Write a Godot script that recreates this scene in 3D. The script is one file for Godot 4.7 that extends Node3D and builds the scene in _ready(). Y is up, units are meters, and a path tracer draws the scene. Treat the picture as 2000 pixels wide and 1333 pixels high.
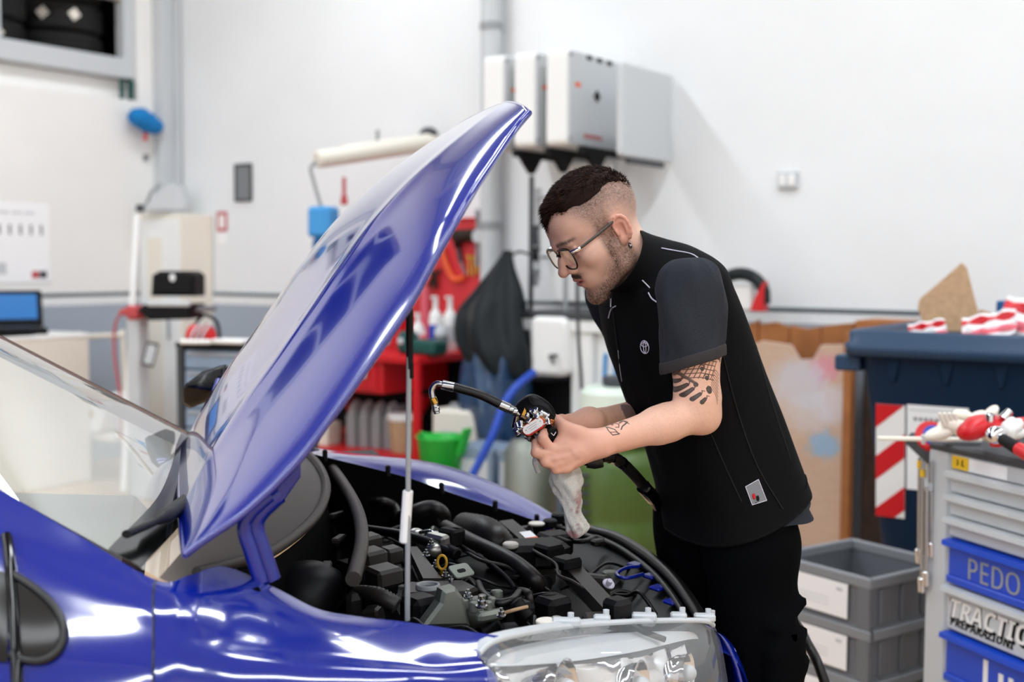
extends Node3D
# A car workshop: a mechanic in a black vest leans over the open bay of a blue car.
# Metres, y up. The room's own axes (a along the back wall, b out from it) are turned by ROOM.
const CAM := Vector3(0, 1.5, 0)
var ROOM := Transform3D(Basis(Vector3.UP, deg_to_rad(-34.0)), Vector3(-2.689, 0, -9.7))
var CAR := Transform3D(Basis(Vector3.UP, deg_to_rad(15.0)), Vector3(-0.511, 0, -1.757))
var M := {}
var taken := {}
var rng := RandomNumberGenerator.new()

func _ready() -> void:
	rng.seed = 7
	var cam := Camera3D.new()
	cam.name = "camera"
	cam.position = CAM
	cam.rotation = Vector3(-atan(156.5 / 2400.0), 0, deg_to_rad(0.3))
	cam.fov = rad_to_deg(2.0 * atan(666.5 / 2400.0))
	cam.near = 0.05
	cam.far = 100.0
	var ca := CameraAttributesPhysical.new()
	ca.frustum_focal_length = 43.0
	ca.frustum_focus_distance = 2.38
	ca.exposure_aperture = 2.4
	ca.frustum_near = 0.05
	ca.frustum_far = 100.0
	cam.attributes = ca
	add_child(cam)
	cam.fov = rad_to_deg(2.0 * atan(666.5 / 2400.0))
	var we := WorldEnvironment.new()
	we.name = "environment"
	var env := Environment.new()
	env.background_mode = Environment.BG_SKY
	var sky := Sky.new()
	var sm := ProceduralSkyMaterial.new()
	sm.sky_top_color = Color(0.62, 0.74, 0.9)
	sm.sky_horizon_color = Color(0.92, 0.94, 0.96)
	sm.ground_horizon_color = Color(0.75, 0.75, 0.74)
	sm.ground_bottom_color = Color(0.5, 0.5, 0.5)
	sm.sun_angle_max = 0.0
	sm.energy_multiplier = 3.2
	sky.sky_material = sm
	env.sky = sky
	env.tonemap_mode = Environment.TONE_MAPPER_LINEAR
	env.tonemap_exposure = EXPOSURE
	env.sdfgi_enabled = true
	env.ssao_enabled = true
	env.ssil_enabled = true
	we.environment = env
	add_child(we)
	materials()
	build_room()
	build_car()
	build_person()
	build_tool_gun()
	build_left_side()
	build_back_wall_things()
	build_bench()
	build_right_side()

const EXPOSURE := 1.05

# ------------------------------------------------------------------ materials
func mat(key: String, hex: String, rough := 0.6, metal := 0.0) -> StandardMaterial3D:
	var s := StandardMaterial3D.new()
	s.albedo_color = Color(hex)
	s.roughness = rough
	s.metallic = metal
	s.cull_mode = BaseMaterial3D.CULL_DISABLED
	M[key] = s
	return s

func noise_tex(freq: float, lo: Color, hi: Color, size := 512, sd := 1, oct := 4) -> NoiseTexture2D:
	var n := FastNoiseLite.new()
	n.noise_type = FastNoiseLite.TYPE_SIMPLEX_SMOOTH
	n.frequency = freq
	n.seed = sd
	n.fractal_octaves = oct
	var t := NoiseTexture2D.new()
	t.width = size
	t.height = size
	t.seamless = true
	t.noise = n
	var g := Gradient.new()
	g.set_color(0, lo)
	g.set_color(1, hi)
	t.color_ramp = g
	return t

func grain(s: StandardMaterial3D, t: Texture2D, sc := 1.0, bump := 0.0, world := false) -> void:
	s.albedo_texture = t
	s.uv1_triplanar = true
	s.uv1_world_triplanar = world
	s.uv1_scale = Vector3.ONE * sc
	if bump > 0.0:
		s.heightmap_enabled = true
		s.heightmap_texture = t
		s.heightmap_scale = bump

func materials() -> void:
	var fine := noise_tex(0.03, Color(0.86, 0.86, 0.86), Color.WHITE, 512, 3)
	var cloth := noise_tex(0.08, Color(0.72, 0.72, 0.72), Color.WHITE, 512, 5, 5)
	var blotch := noise_tex(0.008, Color(0.965, 0.965, 0.96), Color.WHITE, 512, 9, 5)
	grain(mat("wall", "f6f4f1", 0.85), blotch, 0.25, 0.0, true)
	grain(mat("wall_cool", "f1f3f5", 0.85), blotch, 0.25, 0.0, true)
	grain(mat("band", "a9b4c2", 0.7), blotch, 0.4, 0.0, true)
	mat("band_white", "eef0f1", 0.6)
	mat("rail", "5b666c", 0.5)
	grain(mat("tile", "c9a57f", 0.35), blotch, 0.6, 0.0, true)
	mat("grout", "8c7862", 0.9)
	mat("ceiling", "b9c3d6", 0.45, 0.2)
	mat("beam", "d7dade", 0.6)
	var p := mat("paint", "001c8a", 0.12, 0.0)
	p.metallic_specular = 0.7
	p.clearcoat_enabled = true
	p.clearcoat = 1.0
	p.clearcoat_roughness = 0.03
	var pi := mat("paint_in", "001c90", 0.35, 0.0)
	pi.clearcoat_enabled = true
	pi.clearcoat = 0.6
	pi.clearcoat_roughness = 0.1
	mat("black_gloss", "08080a", 0.08)
	mat("plastic", "0f0f11", 0.45)
	mat("plastic_brown", "1d1815", 0.42)
	mat("plastic_grey", "2f2b28", 0.42)
	mat("bay", "060607", 0.7)
	mat("rubber", "0b0a0a", 0.38)
	mat("seal", "3c3530", 0.5)
	mat("cowl", "6a615a", 0.6)
	mat("aluminium", "b9b8b2", 0.35, 0.9)
	mat("cast", "8f948c", 0.5, 0.7)
	mat("steel", "c9ccce", 0.22, 1.0)
	mat("chrome", "e6e6e8", 0.06, 1.0)
	mat("dark_chrome", "8a7a68", 0.16, 1.0)
	mat("brass", "d8a850", 0.25, 1.0)
	mat("copper", "b06a3c", 0.3, 1.0)
	mat("yellow", "f2c21a", 0.5)
	mat("gold", "d9a52c", 0.45)
	mat("white", "f2f2f0", 0.5)
	mat("paper", "f7f7f8", 0.8)
	mat("offwhite", "e8e2d6", 0.6)
	mat("cream", "efe8da", 0.7)
	mat("grey", "9a9da0", 0.5)
	mat("lightgrey", "c8cccf", 0.5)
	mat("midgrey", "7d8084", 0.5)
	mat("darkgrey", "3a3d42", 0.5)
	mat("black", "0d0d0f", 0.6)
	mat("red", "cf0f1c", 0.4)
	mat("red_board", "d8333a", 0.5)
	mat("red_dull", "c0474a", 0.6)
	mat("orange", "f0622c", 0.5)
	mat("pink", "e46a78", 0.6)
	mat("blue", "1746b4", 0.4)
	mat("blue_drawer", "0b47c6", 0.35)
	mat("sky_blue", "3f97d8", 0.5)
	mat("blue_dark", "1d5c96", 0.5)
	mat("wool", "1679bd", 1.0)
	mat("green", "1fae3a", 0.45)
	mat("dark_green", "0c4a44", 0.4)
	mat("navy", "06233d", 0.5)
	mat("navy_rim", "1d3d5c", 0.45)
	mat("cabinet", "8497ae", 0.5)
	mat("crate", "6c6f75", 0.55)
	mat("crate_in", "85888d", 0.6)
	grain(mat("cardboard", "cda883", 0.9), fine, 2.0, 0.0)
	grain(mat("wood", "b0713f", 0.8), noise_tex(0.006, Color(0.82, 0.8, 0.78), Color.WHITE, 512, 12), 1.2, 0.0)
	grain(mat("wood_dark", "3a2314", 0.8), noise_tex(0.02, Color(0.5, 0.5, 0.5), Color.WHITE, 512, 14), 1.2, 0.0)
	var bag := mat("bag", "1b2226", 0.35)
	bag.specular_mode = BaseMaterial3D.SPECULAR_SCHLICK_GGX
	var cb := mat("bag_blue", "21466c", 0.2)
	cb.transparency = BaseMaterial3D.TRANSPARENCY_ALPHA
	cb.albedo_color.a = 0.75
	mat("tyre", "141312", 0.75)
	grain(mat("vest", "0d0d0f", 0.8), cloth, 6.0, 0.03)
	M.vest.metallic_specular = 0.24
	mat("vest_seam", "050506", 0.8)
	grain(mat("shirt", "3a3d45", 0.95), cloth, 8.0, 0.03)
	M.shirt.rim_enabled = true
	M.shirt.rim = 0.15
	grain(mat("shirt_rib", "3c383a", 0.95), cloth, 14.0, 0.03)
	grain(mat("pants", "0b0c0f", 0.9), cloth, 7.0, 0.03)
	M.pants.metallic_specular = 0.14
	M.bay.metallic_specular = 0.15
	for k in ["plastic", "black", "navy", "bag"]: M[k].metallic_specular = 0.32
	M.shirt.metallic_specular = 0.2
	mat("thread", "d9d4e6", 0.7)
	mat("hair", "22130c", 0.75)
	mat("hair_light", "4c2e1c", 0.7)
	mat("beard", "3a261a", 0.6)
	mat("spec_frame", "12100f", 0.25)
	mat("spec_temple", "4a423c", 0.3)
	mat("eye_white", "e8e2dc", 0.2)
	M.hair.metallic_specular = 0.3
	M.hair_light.metallic_specular = 0.3
	var g := mat("lens", "dfe6e6", 0.03)
	g.transparency = BaseMaterial3D.TRANSPARENCY_ALPHA
	g.albedo_color.a = 0.06
	var w := mat("windshield", "d3d7cb", 0.01)
	w.transparency = BaseMaterial3D.TRANSPARENCY_ALPHA
	w.albedo_color.a = 0.38  # milky tint stands in for the pale walls reflected in the glass
	var l := mat("lamp_lens", "e9edee", 0.03)
	l.transparency = BaseMaterial3D.TRANSPARENCY_ALPHA
	l.albedo_color.a = 0.14
	var q := mat("side_glass", "2a2826", 0.12)
	q.metallic_specular = 0.25
	mat("reflection_and_frit", "0a0c0a", 0.15)  # also paints the dark hood reflection on the lower windshield
	var rag := mat("rag", "ffffff", 1.0)
	grain(rag, noise_tex(0.12, Color(0.7, 0.7, 0.7), Color.WHITE, 512, 21, 5), 9.0, 0.25)
	rag.vertex_color_use_as_albedo = true
	var gr := mat("drum", "4f6a2c", 0.35)
	gr.transparency = BaseMaterial3D.TRANSPARENCY_ALPHA
	gr.albedo_color.a = 0.85
	mat("drum_white", "dbe8dc", 0.4)
	var sc := mat("screen", "1464a0", 0.2)
	sc.emission_enabled = true
	sc.emission = Color(0.05, 0.3, 0.55)
	sc.emission_energy_multiplier = 0.6
	var lg := mat("lamp_glow", "ffffff", 0.5)
	lg.emission_enabled = true
	lg.emission = Color(0.95, 0.98, 1.0)
	lg.emission_energy_multiplier = 3.0
	var sk := mat("skin", "ffffff", 0.5)
	sk.vertex_color_use_as_albedo = true
	sk.subsurf_scatter_enabled = true
	sk.subsurf_scatter_strength = 0.06

# ------------------------------------------------------------------ naming
func numbered(called: String) -> String:
	var n: int = taken.get(called, 0)
	taken[called] = n + 1
	return called if n == 0 else "%s_%03d" % [called, n]

func tag(o: Node, label: String, category: String, group := "") -> void:
	o.set_meta("label", label)
	o.set_meta("category", category)
	if group:
		o.set_meta("group", group)

func thing(called: String, label: String, category: String, xf := Transform3D(), group := "") -> Node3D:
	var o := Node3D.new()
	o.name = numbered(called)
	add_child(o)
	o.transform = xf
	tag(o, label, category, group)
	return o

func rt(p: Vector3, yaw := 0.0) -> Transform3D:
	return ROOM * Transform3D(Basis(Vector3.UP, deg_to_rad(yaw)), p)

func dup(src: Node3D, xf: Transform3D, label: String) -> Node3D:
	var o: Node3D = src.duplicate()
	o.name = numbered(String(src.name).rstrip("0123456789").trim_suffix("_"))
	add_child(o)
	o.transform = xf
	o.set_meta("label", label)
	return o

func st() -> SurfaceTool:
	var s := SurfaceTool.new()
	s.begin(Mesh.PRIMITIVE_TRIANGLES)
	return s

func mesh_of(s: SurfaceTool, normals := true) -> ArrayMesh:
	if normals:
		s.generate_normals()
	s.index()
	return s.commit()

func put(called: String, s: SurfaceTool, m: Material, parent: Node3D, label := "", normals := true) -> MeshInstance3D:
	return put_mesh(called, mesh_of(s, normals), m, parent, label)

func put_mesh(called: String, mesh: Mesh, m: Material, parent: Node3D, label := "") -> MeshInstance3D:
	var o := MeshInstance3D.new()
	o.mesh = mesh
	o.material_override = m
	o.cast_shadow = GeometryInstance3D.SHADOW_CASTING_SETTING_ON
	o.name = called
	if parent == self:
		o.name = numbered(called)
	parent.add_child(o, true)
	if label:
		o.set_meta("label", label)
	return o

func struct(called: String, s: SurfaceTool, m: Material, xf := Transform3D()) -> MeshInstance3D:
	var o := put(called, s, m, self)
	o.name = called
	o.transform = xf
	o.set_meta("kind", "structure")
	return o

# ------------------------------------------------------------------ shapes
func X(p: Vector3, e := Vector3.ZERO) -> Transform3D:
	return Transform3D(Basis.from_euler(e * PI / 180.0), p)

func along(a: Vector3, b: Vector3, hint := Vector3.UP) -> Transform3D:   # y axis from a to b
	var y := (b - a).normalized()
	if absf(y.dot(hint)) > 0.98:
		hint = Vector3.RIGHT
	var x := hint.cross(y).normalized()
	return Transform3D(Basis(x, y, x.cross(y)), a)

func tri(s: SurfaceTool, a: Vector3, b: Vector3, c: Vector3) -> void:
	s.add_vertex(a)
	s.add_vertex(b)
	s.add_vertex(c)

func quad(s: SurfaceTool, a: Vector3, b: Vector3, c: Vector3, d: Vector3) -> void:
	tri(s, a, b, c)
	tri(s, a, c, d)

func bx(s: SurfaceTool, size: Vector3, xf := Transform3D(), bev := 0.004) -> void:   # box standing centred on its origin, edges chamfered
	var h := size / 2.0
	bev = minf(bev, minf(h.x, minf(h.y, h.z)) * 0.9)
	s.set_smooth_group(-1)
	var P := func(sx: float, sy: float, sz: float, k: int) -> Vector3:
		var v := Vector3(sx * h.x, sy * h.y, sz * h.z)
		if k != 0: v.x -= sx * bev
		if k != 1: v.y -= sy * bev
		if k != 2: v.z -= sz * bev
		return xf * v
	for k in 3:
		for sg in [-1.0, 1.0]:
			var c := []
			for q in [[-1.0, -1.0], [1.0, -1.0], [1.0, 1.0], [-1.0, 1.0]]:
				var e := [0.0, 0.0, 0.0]
				e[k] = sg
				e[(k + 1) % 3] = q[0]
				e[(k + 2) % 3] = q[1]
				c.append(P.call(e[0], e[1], e[2], k))
			if sg > 0: c.reverse()
			quad(s, c[0], c[1], c[2], c[3])
	for k in 3:   # edge chamfers along axis k
		var i := (k + 1) % 3
		var j := (k + 2) % 3
		for si in [-1.0, 1.0]:
			for sj in [-1.0, 1.0]:
				var c := []
				for t in [[-1.0, i], [-1.0, j], [1.0, j], [1.0, i]]:
					var e := [0.0, 0.0, 0.0]
					e[k] = t[0]
					e[i] = si
					e[j] = sj
					c.append(P.call(e[0], e[1], e[2], t[1]))
				if si * sj < 0: c.reverse()
				quad(s, c[0], c[1], c[2], c[3])
	for sx in [-1.0, 1.0]:
		for sy in [-1.0, 1.0]:
			for sz in [-1.0, 1.0]:
				var a: Vector3 = P.call(sx, sy, sz, 0)
				var b: Vector3 = P.call(sx, sy, sz, 1)
				var c: Vector3 = P.call(sx, sy, sz, 2)
				if sx * sy * sz > 0:
					tri(s, a, c, b)
				else:
					tri(s, a, b, c)

func ring(c: Vector3, u: Vector3, v: Vector3, n: int, e := 2.0) -> PackedVector3Array:   # superellipse
	var r := PackedVector3Array()
	for i in n:
		var t := TAU * i / n
		var cx := cos(t)
		var sx := sin(t)
		r.append(c + u * signf(cx) * pow(absf(cx), 2.0 / e) + v * signf(sx) * pow(absf(sx), 2.0 / e))
	return r

func grid(s: SurfaceTool, rows: Array, closed := true, caps := true, group := 0, uv := false) -> void:
	s.set_smooth_group(group)
	var nr := rows.size()
	var n: int = rows[0].size()
	var last := n if closed else n - 1
	for i in nr - 1:
		var r0: PackedVector3Array = rows[i]
		var r1: PackedVector3Array = rows[i + 1]
		for j in last:
			var k := (j + 1) % n
			if uv:
				var u0 := Vector2(float(j) / last, float(i) / (nr - 1))
				var u1 := Vector2(float(j + 1) / last, float(i + 1) / (nr - 1))
				for q in [[r0[j], u0], [r0[k], Vector2(u1.x, u0.y)], [r1[k], u1], [r0[j], u0], [r1[k], u1], [r1[j], Vector2(u0.x, u1.y)]]:
					s.set_uv(q[1])
					s.add_vertex(q[0])
			else:
				tri(s, r0[j], r0[k], r1[k])
				tri(s, r0[j], r1[k], r1[j])
	if caps and closed:
		for e in 2:
			var r: PackedVector3Array = rows[0 if e == 0 else nr - 1]
			var c := Vector3.ZERO
			for p in r: c += p
			c /= n
			s.set_smooth_group(group + 1 + e)
			for j in n:
				if uv: s.set_uv(Vector2(0, 0))
				if e == 0: tri(s, r[(j + 1) % n], r[j], c)
				else: tri(s, r[j], r[(j + 1) % n], c)

func cr(p: Array, t: float) -> Vector3:   # Catmull-Rom through points, t in 0..size-1
	var n := p.size()
	var i := clampi(int(t), 0, n - 2)
	var f := t - i
	var a: Vector3 = p[maxi(i - 1, 0)]
	var b: Vector3 = p[i]
	var c: Vector3 = p[i + 1]
	var d: Vector3 = p[mini(i + 2, n - 1)]
	return b.cubic_interpolate(c, a, d, f)

func curve(p: Array, per := 6) -> Array:
	var o := []
	var n := (p.size() - 1) * per
	for i in n + 1:
		o.append(cr(p, float(i) / per))
	return o

func sweep(s: SurfaceTool, pts: Array, r, seg := 10, caps := true, squash := 1.0, hint := Vector3.UP) -> void:
	var rows := []
	var n := pts.size()
	var up := hint
	for i in n:
		var d: Vector3 = (pts[mini(i + 1, n - 1)] - pts[maxi(i - 1, 0)]).normalized()
		if absf(d.dot(up)) > 0.98: up = Vector3(0.3, 0.5, 0.8)
		var x := up.cross(d).normalized()
		var y := d.cross(x)
		up = y
		var rad: float = r if r is float else r[i * (r.size() - 1) / maxi(n - 1, 1)] if r.size() != n else r[i]
		rows.append(ring(pts[i], x * rad, y * rad * squash, seg))
	grid(s, rows, true, caps)

func lathe(s: SurfaceTool, prof: Array, seg := 20, xf := Transform3D(), sharp := false) -> void:   # prof of Vector2(radius, y)
	for i in prof.size() - 1:
		var rows := []
		for p in [prof[i], prof[i + 1]]:
			var r := PackedVector3Array()
			for j in seg:
				var t := TAU * j / seg
				r.append(xf * Vector3(cos(t) * p.x, p.y, sin(t) * p.x))
			rows.append(r)
		grid(s, rows, true, false, (i + 1) if sharp else 0)

func cyl(s: SurfaceTool, r: float, h: float, xf := Transform3D(), seg := 16, r2 := -1.0, bev := 0.0) -> void:
	var t := r if r2 < 0 else r2
	var b := minf(bev, h * 0.3)
	var prof := [Vector2(0, 0), Vector2(maxf(r - b, 0.0001), 0), Vector2(r, b), Vector2(t, h - b), Vector2(maxf(t - b, 0.0001), h), Vector2(0, h)]
	if b == 0.0: prof = [Vector2(0, 0), Vector2(r, 0), Vector2(t, h), Vector2(0, h)]
	lathe(s, prof, seg, xf, true)

func rod(s: SurfaceTool, a: Vector3, b: Vector3, r: float, seg := 10, r2 := -1.0, bev := 0.0) -> void:
	cyl(s, r, a.distance_to(b), along(a, b), seg, r2, bev)

func hexnut(s: SurfaceTool, a: Vector3, b: Vector3, r: float) -> void:
	cyl(s, r, a.distance_to(b), along(a, b), 6, -1.0, r * 0.12)

func ball(s: SurfaceTool, c: Vector3, r: Vector3, n := 12, b := Basis()) -> void:
	var rows := []
	for i in n + 1:
		var a := PI * i / n
		rows.append(ring(c + b * Vector3(0, -cos(a) * r.y, 0), b * Vector3(maxf(sin(a), 0.002) * r.x, 0, 0), b * Vector3(0, 0, maxf(sin(a), 0.002) * r.z), n + 4))
	grid(s, rows, true, false)

func slab(s: SurfaceTool, poly: PackedVector2Array, depth: float, xf := Transform3D(), bev := 0.0) -> void:   # polygon in x,y pushed out along +z, front edge chamfered
	s.set_smooth_group(-1)
	if Geometry2D.is_polygon_clockwise(poly): poly.reverse()
	var top := poly
	if bev > 0.0:
		var o := Geometry2D.offset_polygon(poly, -bev, Geometry2D.JOIN_MITER)
		if o.size() and o[0].size() == poly.size():
			top = o[0]
			if Geometry2D.is_polygon_clockwise(top): top.reverse()
			var best := 0   # line the corners up
			for k in top.size():
				if top[k].distance_to(poly[0]) < top[best].distance_to(poly[0]): best = k
			var turned := PackedVector2Array()
			for k in top.size(): turned.append(top[(k + best) % top.size()])
			top = turned
		else:
			bev = 0.0
	var n := poly.size()
	var ix := Geometry2D.triangulate_polygon(top)
	for i in range(0, ix.size(), 3):
		tri(s, xf * Vector3(top[ix[i]].x, top[ix[i]].y, depth), xf * Vector3(top[ix[i + 2]].x, top[ix[i + 2]].y, depth), xf * Vector3(top[ix[i + 1]].x, top[ix[i + 1]].y, depth))
	ix = Geometry2D.triangulate_polygon(poly)
	for i in range(0, ix.size(), 3):
		tri(s, xf * Vector3(poly[ix[i]].x, poly[ix[i]].y, 0), xf * Vector3(poly[ix[i + 1]].x, poly[ix[i + 1]].y, 0), xf * Vector3(poly[ix[i + 2]].x, poly[ix[i + 2]].y, 0))
	for i in n:
		var j := (i + 1) % n
		var a := Vector3(poly[i].x, poly[i].y, 0)
		var b := Vector3(poly[j].x, poly[j].y, 0)
		var z := Vector3(0, 0, depth - bev)
		quad(s, xf * a, xf * b, xf * (b + z), xf * (a + z))
		if bev > 0.0:
			quad(s, xf * (a + z), xf * (b + z), xf * Vector3(top[j].x, top[j].y, depth), xf * Vector3(top[i].x, top[i].y, depth))

func rrect(w: float, h: float, r: float, n := 4) -> PackedVector2Array:
	var p := PackedVector2Array()
	for c in [[1, 1, 0.0], [-1, 1, 0.5], [-1, -1, 1.0], [1, -1, 1.5]]:
		for i in n + 1:
			var t: float = PI * (c[2] + 0.5 * i / n)
			p.append(Vector2(c[0] * (w / 2 - r) + cos(t) * r, c[1] * (h / 2 - r) + sin(t) * r))
	return p

func words(text: String, size: float, depth: float, m: Material, parent: Node3D, xf: Transform3D, bold := true, called := "lettering") -> MeshInstance3D:
	var t := TextMesh.new()
	var f := SystemFont.new()
	f.font_names = PackedStringArray(["Droid Sans"])
	if bold: f.font_weight = 700
	t.font = f
	t.text = text
	t.font_size = 64
	t.pixel_size = size / 46.0
	t.depth = depth
	t.curve_step = 2.0
	t.horizontal_alignment = HORIZONTAL_ALIGNMENT_LEFT
	var o := put_mesh(called, t, m, parent)
	o.transform = xf
	return o

func glow_panel(parent: Node3D, size: Vector2, energy: float, drop: float) -> void:   # an area light just below a glowing face, pointing down
	var l := AreaLight3D.new()
	l.name = "panel_light"
	l.area_size = size
	l.light_energy = energy
	l.light_color = Color(0.955, 0.98, 1.0)
	l.shadow_enabled = true
	l.area_range = 30.0
	l.rotation_degrees.x = -90.0
	l.position.y = drop
	parent.add_child(l)

# ------------------------------------------------------------------ the setting
func rbox(s: SurfaceTool, a0: float, a1: float, h0: float, h1: float, b0: float, b1: float, bev := 0.003) -> void:
	bx(s, Vector3(a1 - a0, h1 - h0, b1 - b0), X(Vector3((a0 + a1) / 2, (h0 + h1) / 2, (b0 + b1) / 2)), bev)

const AW := 13.0
const BW := 14.0
const CH := 5.6

func build_room() -> void:
	var s := st()
	rbox(s, -0.25, AW + 0.25, -0.2, -0.012, -0.25, BW + 0.25)
	var floor_node := struct("floor", s, M.grout, ROOM)
	# tiles laid one by one where the floor shows, one sheet of tile beyond
	var tile := st()
	rbox(tile, 0.003, 0.297, -0.02, 0.0, 0.003, 0.297, 0.004)
	var tm := mesh_of(tile)
	for i in 11:
		for j in 9:
			var t := put_mesh("tile", tm, M.tile, floor_node)
			t.position = Vector3(4.8 + i * 0.3 , 0, 0.0 + j * 0.3)
	s = st()
	rbox(s, 0.0, 4.8, -0.02, 0.0, 0.0, BW)
	rbox(s, 8.1, AW, -0.02, 0.0, 0.0, BW)
	rbox(s, 4.8, 8.1, -0.02, 0.0, 2.7, BW)
	put("tile_field", s, M.tile, floor_node).set_meta("kind", "stuff")
	s = st()
	rbox(s, -0.2, AW + 0.2, 0.0, CH, -0.2, 0.0)
	struct("wall_back", s, M.wall_cool, ROOM)
	s = st()   # the left wall with the opening of the tyre loft
	rbox(s, -0.25, 0.0, 0.0, 2.70, 0.0, BW)
	rbox(s, -0.25, 0.0, 2.70, CH, 0.0, 0.30)
	rbox(s, -0.25, -0.12, 2.70, 2.86, 0.30, 3.6)
	rbox(s, -0.25, 0.0, 4.3, CH, 0.30, 3.6)
	rbox(s, -0.25, 0.0, 2.70, CH, 3.6, BW)
	struct("wall_left", s, M.wall, ROOM)
	s = st()
	rbox(s, AW, AW + 0.2, 0.0, CH, -0.2, BW + 0.2)
	struct("wall_right", s, M.wall, ROOM)
	s = st()   # the front wall with the open gate behind the photographer
	rbox(s, -0.2, 3.0, 0.0, CH, BW, BW + 0.2)
	rbox(s, 11.0, AW, 0.0, CH, BW, BW + 0.2)
	rbox(s, 3.0, 11.0, 4.4, CH, BW, BW + 0.2)
	struct("wall_front", s, M.wall, ROOM)
	s = st()   # corrugated deck
	var rows := []
	var prof := []
	var x := -0.2
	while x < AW + 0.2:
		prof.append(Vector2(x, 0.0))
		prof.append(Vector2(x + 0.16, 0.0))
		prof.append(Vector2(x + 0.20, 0.10))
		prof.append(Vector2(x + 0.36, 0.10))
		x += 0.40
	for b in [-0.2, BW + 0.2]:
		var r := PackedVector3Array()
		for p in prof: r.append(Vector3(p.x, CH + p.y, b))
		rows.append(r)
	grid(s, rows, false, false, -1)
	rbox(s, -0.25, AW + 0.25, CH + 0.11, CH + 0.25, -0.25, BW + 0.25)
	struct("ceiling", s, M.ceiling, ROOM)
	for i in 4:
		s = st()
		var bb := 1.8 + i * 3.6
		rbox(s, 0.0, AW, CH - 0.30, CH - 0.28, bb - 0.1, bb + 0.1)
		rbox(s, 0.0, AW, CH - 0.02, CH, bb - 0.1, bb + 0.1)
		rbox(s, 0.0, AW, CH - 0.30, CH, bb - 0.012, bb + 0.012)
		var o := struct("trim_%d" % (i + 2), s, M.beam, ROOM)
	# ceiling luminaires
	var places := [["nearest the tyre loft", 0, 0], ["over the pegboard bench", 1, 0], ["over the waste container", 2, 0], ["over the car roof", 0, 1], ["over the camera side of the car", 1, 1], ["over the tool trolley", 2, 1], ["left of the gate", 0, 2], ["before the gate", 1, 2], ["right of the gate", 2, 2]]
	for q in places:
		var t := thing("ceiling_light", "long white ceiling light panel %s" % q[0], "light", rt(Vector3(2.4 + q[1] * 4.1, CH - 0.42, 2.4 + q[2] * 4.5)), "ceiling lights")
		s = st()
		bx(s, Vector3(0.46, 0.08, 4.06), X(Vector3(0, 0.05, 0)), 0.01)
		put("housing", s, M.white, t)
		s = st()
		bx(s, Vector3(0.40, 0.012, 4.0), X(Vector3(0, 0.0, 0)), 0.003)
		put("glowing_panel", s, M.lamp_glow, t)
		for e in [-1.2, 1.2]:
			s = st()
			rod(s, Vector3(0, 0.08, e), Vector3(0, 0.44, e), 0.006, 6)
			put("hanger", s, M.grey, t)
		glow_panel(t, Vector2(0.38, 3.96), LAMP, -0.015)
	# rail, painted band and corner guide
	s = st()
	rbox(s, 0.0, 0.018, 1.225, 1.25, 0.32, 8.0)
	rbox(s, 0.47, AW, 1.225, 1.25, 0.0, 0.018)
	struct("trim_1", s, M.rail, ROOM)
	s = st()
	rbox(s, 0.0, 0.012, 1.16, 1.225, 0.0, 8.0)
	rbox(s, 0.0, AW, 1.16, 1.225, 0.0, 0.012)
	struct("baseboard_left", s, M.band_white, ROOM)
	s = st()
	rbox(s, 0.0, 0.01, 0.0, 1.16, 0.0, 8.0)
	rbox(s, 0.0, AW, 0.0, 1.16, 0.0, 0.01)
	struct("baseboard_back", s, M.band, ROOM)
	s = st()
	rbox(s, 0.0, 0.10, 1.98, CH, 0.02, 0.16)
	rbox(s, 0.10, 0.16, 1.98, CH, 0.02, 0.05)
	struct("trim_6", s, M.lightgrey, ROOM)
	# frame of the loft opening
	s = st()
	rbox(s, -0.11, -0.02, 2.86, 3.01, 0.30, 3.6, 0.01)
	rbox(s, -0.11, -0.02, 3.44, 3.50, 0.40, 3.6, 0.01)
	rbox(s, -0.11, -0.02, 3.90, 3.96, 0.40, 3.6, 0.01)
	for b in [0.30, 1.43, 2.52, 3.50]:
		rbox(s, -0.11, -0.015, 2.86, 4.3, b, b + 0.105, 0.01)
	struct("window_1", s, M.lightgrey, ROOM)
	s = st()
	rbox(s, -0.03, 0.012, 2.705, 2.85, 0.34, 0.375)
	rbox(s, -0.03, 0.012, 2.705, 2.85, 0.43, 0.45)
	struct("trim_7", s, M.dark_green, ROOM)
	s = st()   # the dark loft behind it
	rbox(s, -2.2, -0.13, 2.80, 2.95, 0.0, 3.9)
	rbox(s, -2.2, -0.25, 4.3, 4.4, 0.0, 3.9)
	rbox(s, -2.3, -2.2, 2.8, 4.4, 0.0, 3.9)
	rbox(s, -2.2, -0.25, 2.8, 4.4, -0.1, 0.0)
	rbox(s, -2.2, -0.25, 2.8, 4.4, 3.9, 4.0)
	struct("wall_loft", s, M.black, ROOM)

const LAMP := 8.2

func tyre_mesh() -> Array:
	var s := st()
	var prof := []
	for q in [[0.20, -0.095], [0.215, -0.105], [0.26, -0.112], [0.30, -0.10], [0.315, -0.08]]: prof.append(Vector2(q[0], q[1]))
	for i in 5:   # tread ribs and grooves
		var y := -0.075 + i * 0.0335
		prof.append(Vector2(0.322, y))
		prof.append(Vector2(0.322, y + 0.02))
		if i < 4:
			prof.append(Vector2(0.312, y + 0.023))
			prof.append(Vector2(0.312, y + 0.031))
	for q in [[0.315, 0.085], [0.30, 0.10], [0.26, 0.112], [0.215, 0.105], [0.20, 0.095]]: prof.append(Vector2(q[0], q[1]))
	prof.append(Vector2(0.20, -0.095))
	for p in prof: p.y += 0.0
	lathe(s, prof, 40, X(Vector3(0, 0.112, 0)))
	return [mesh_of(s)]

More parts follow.
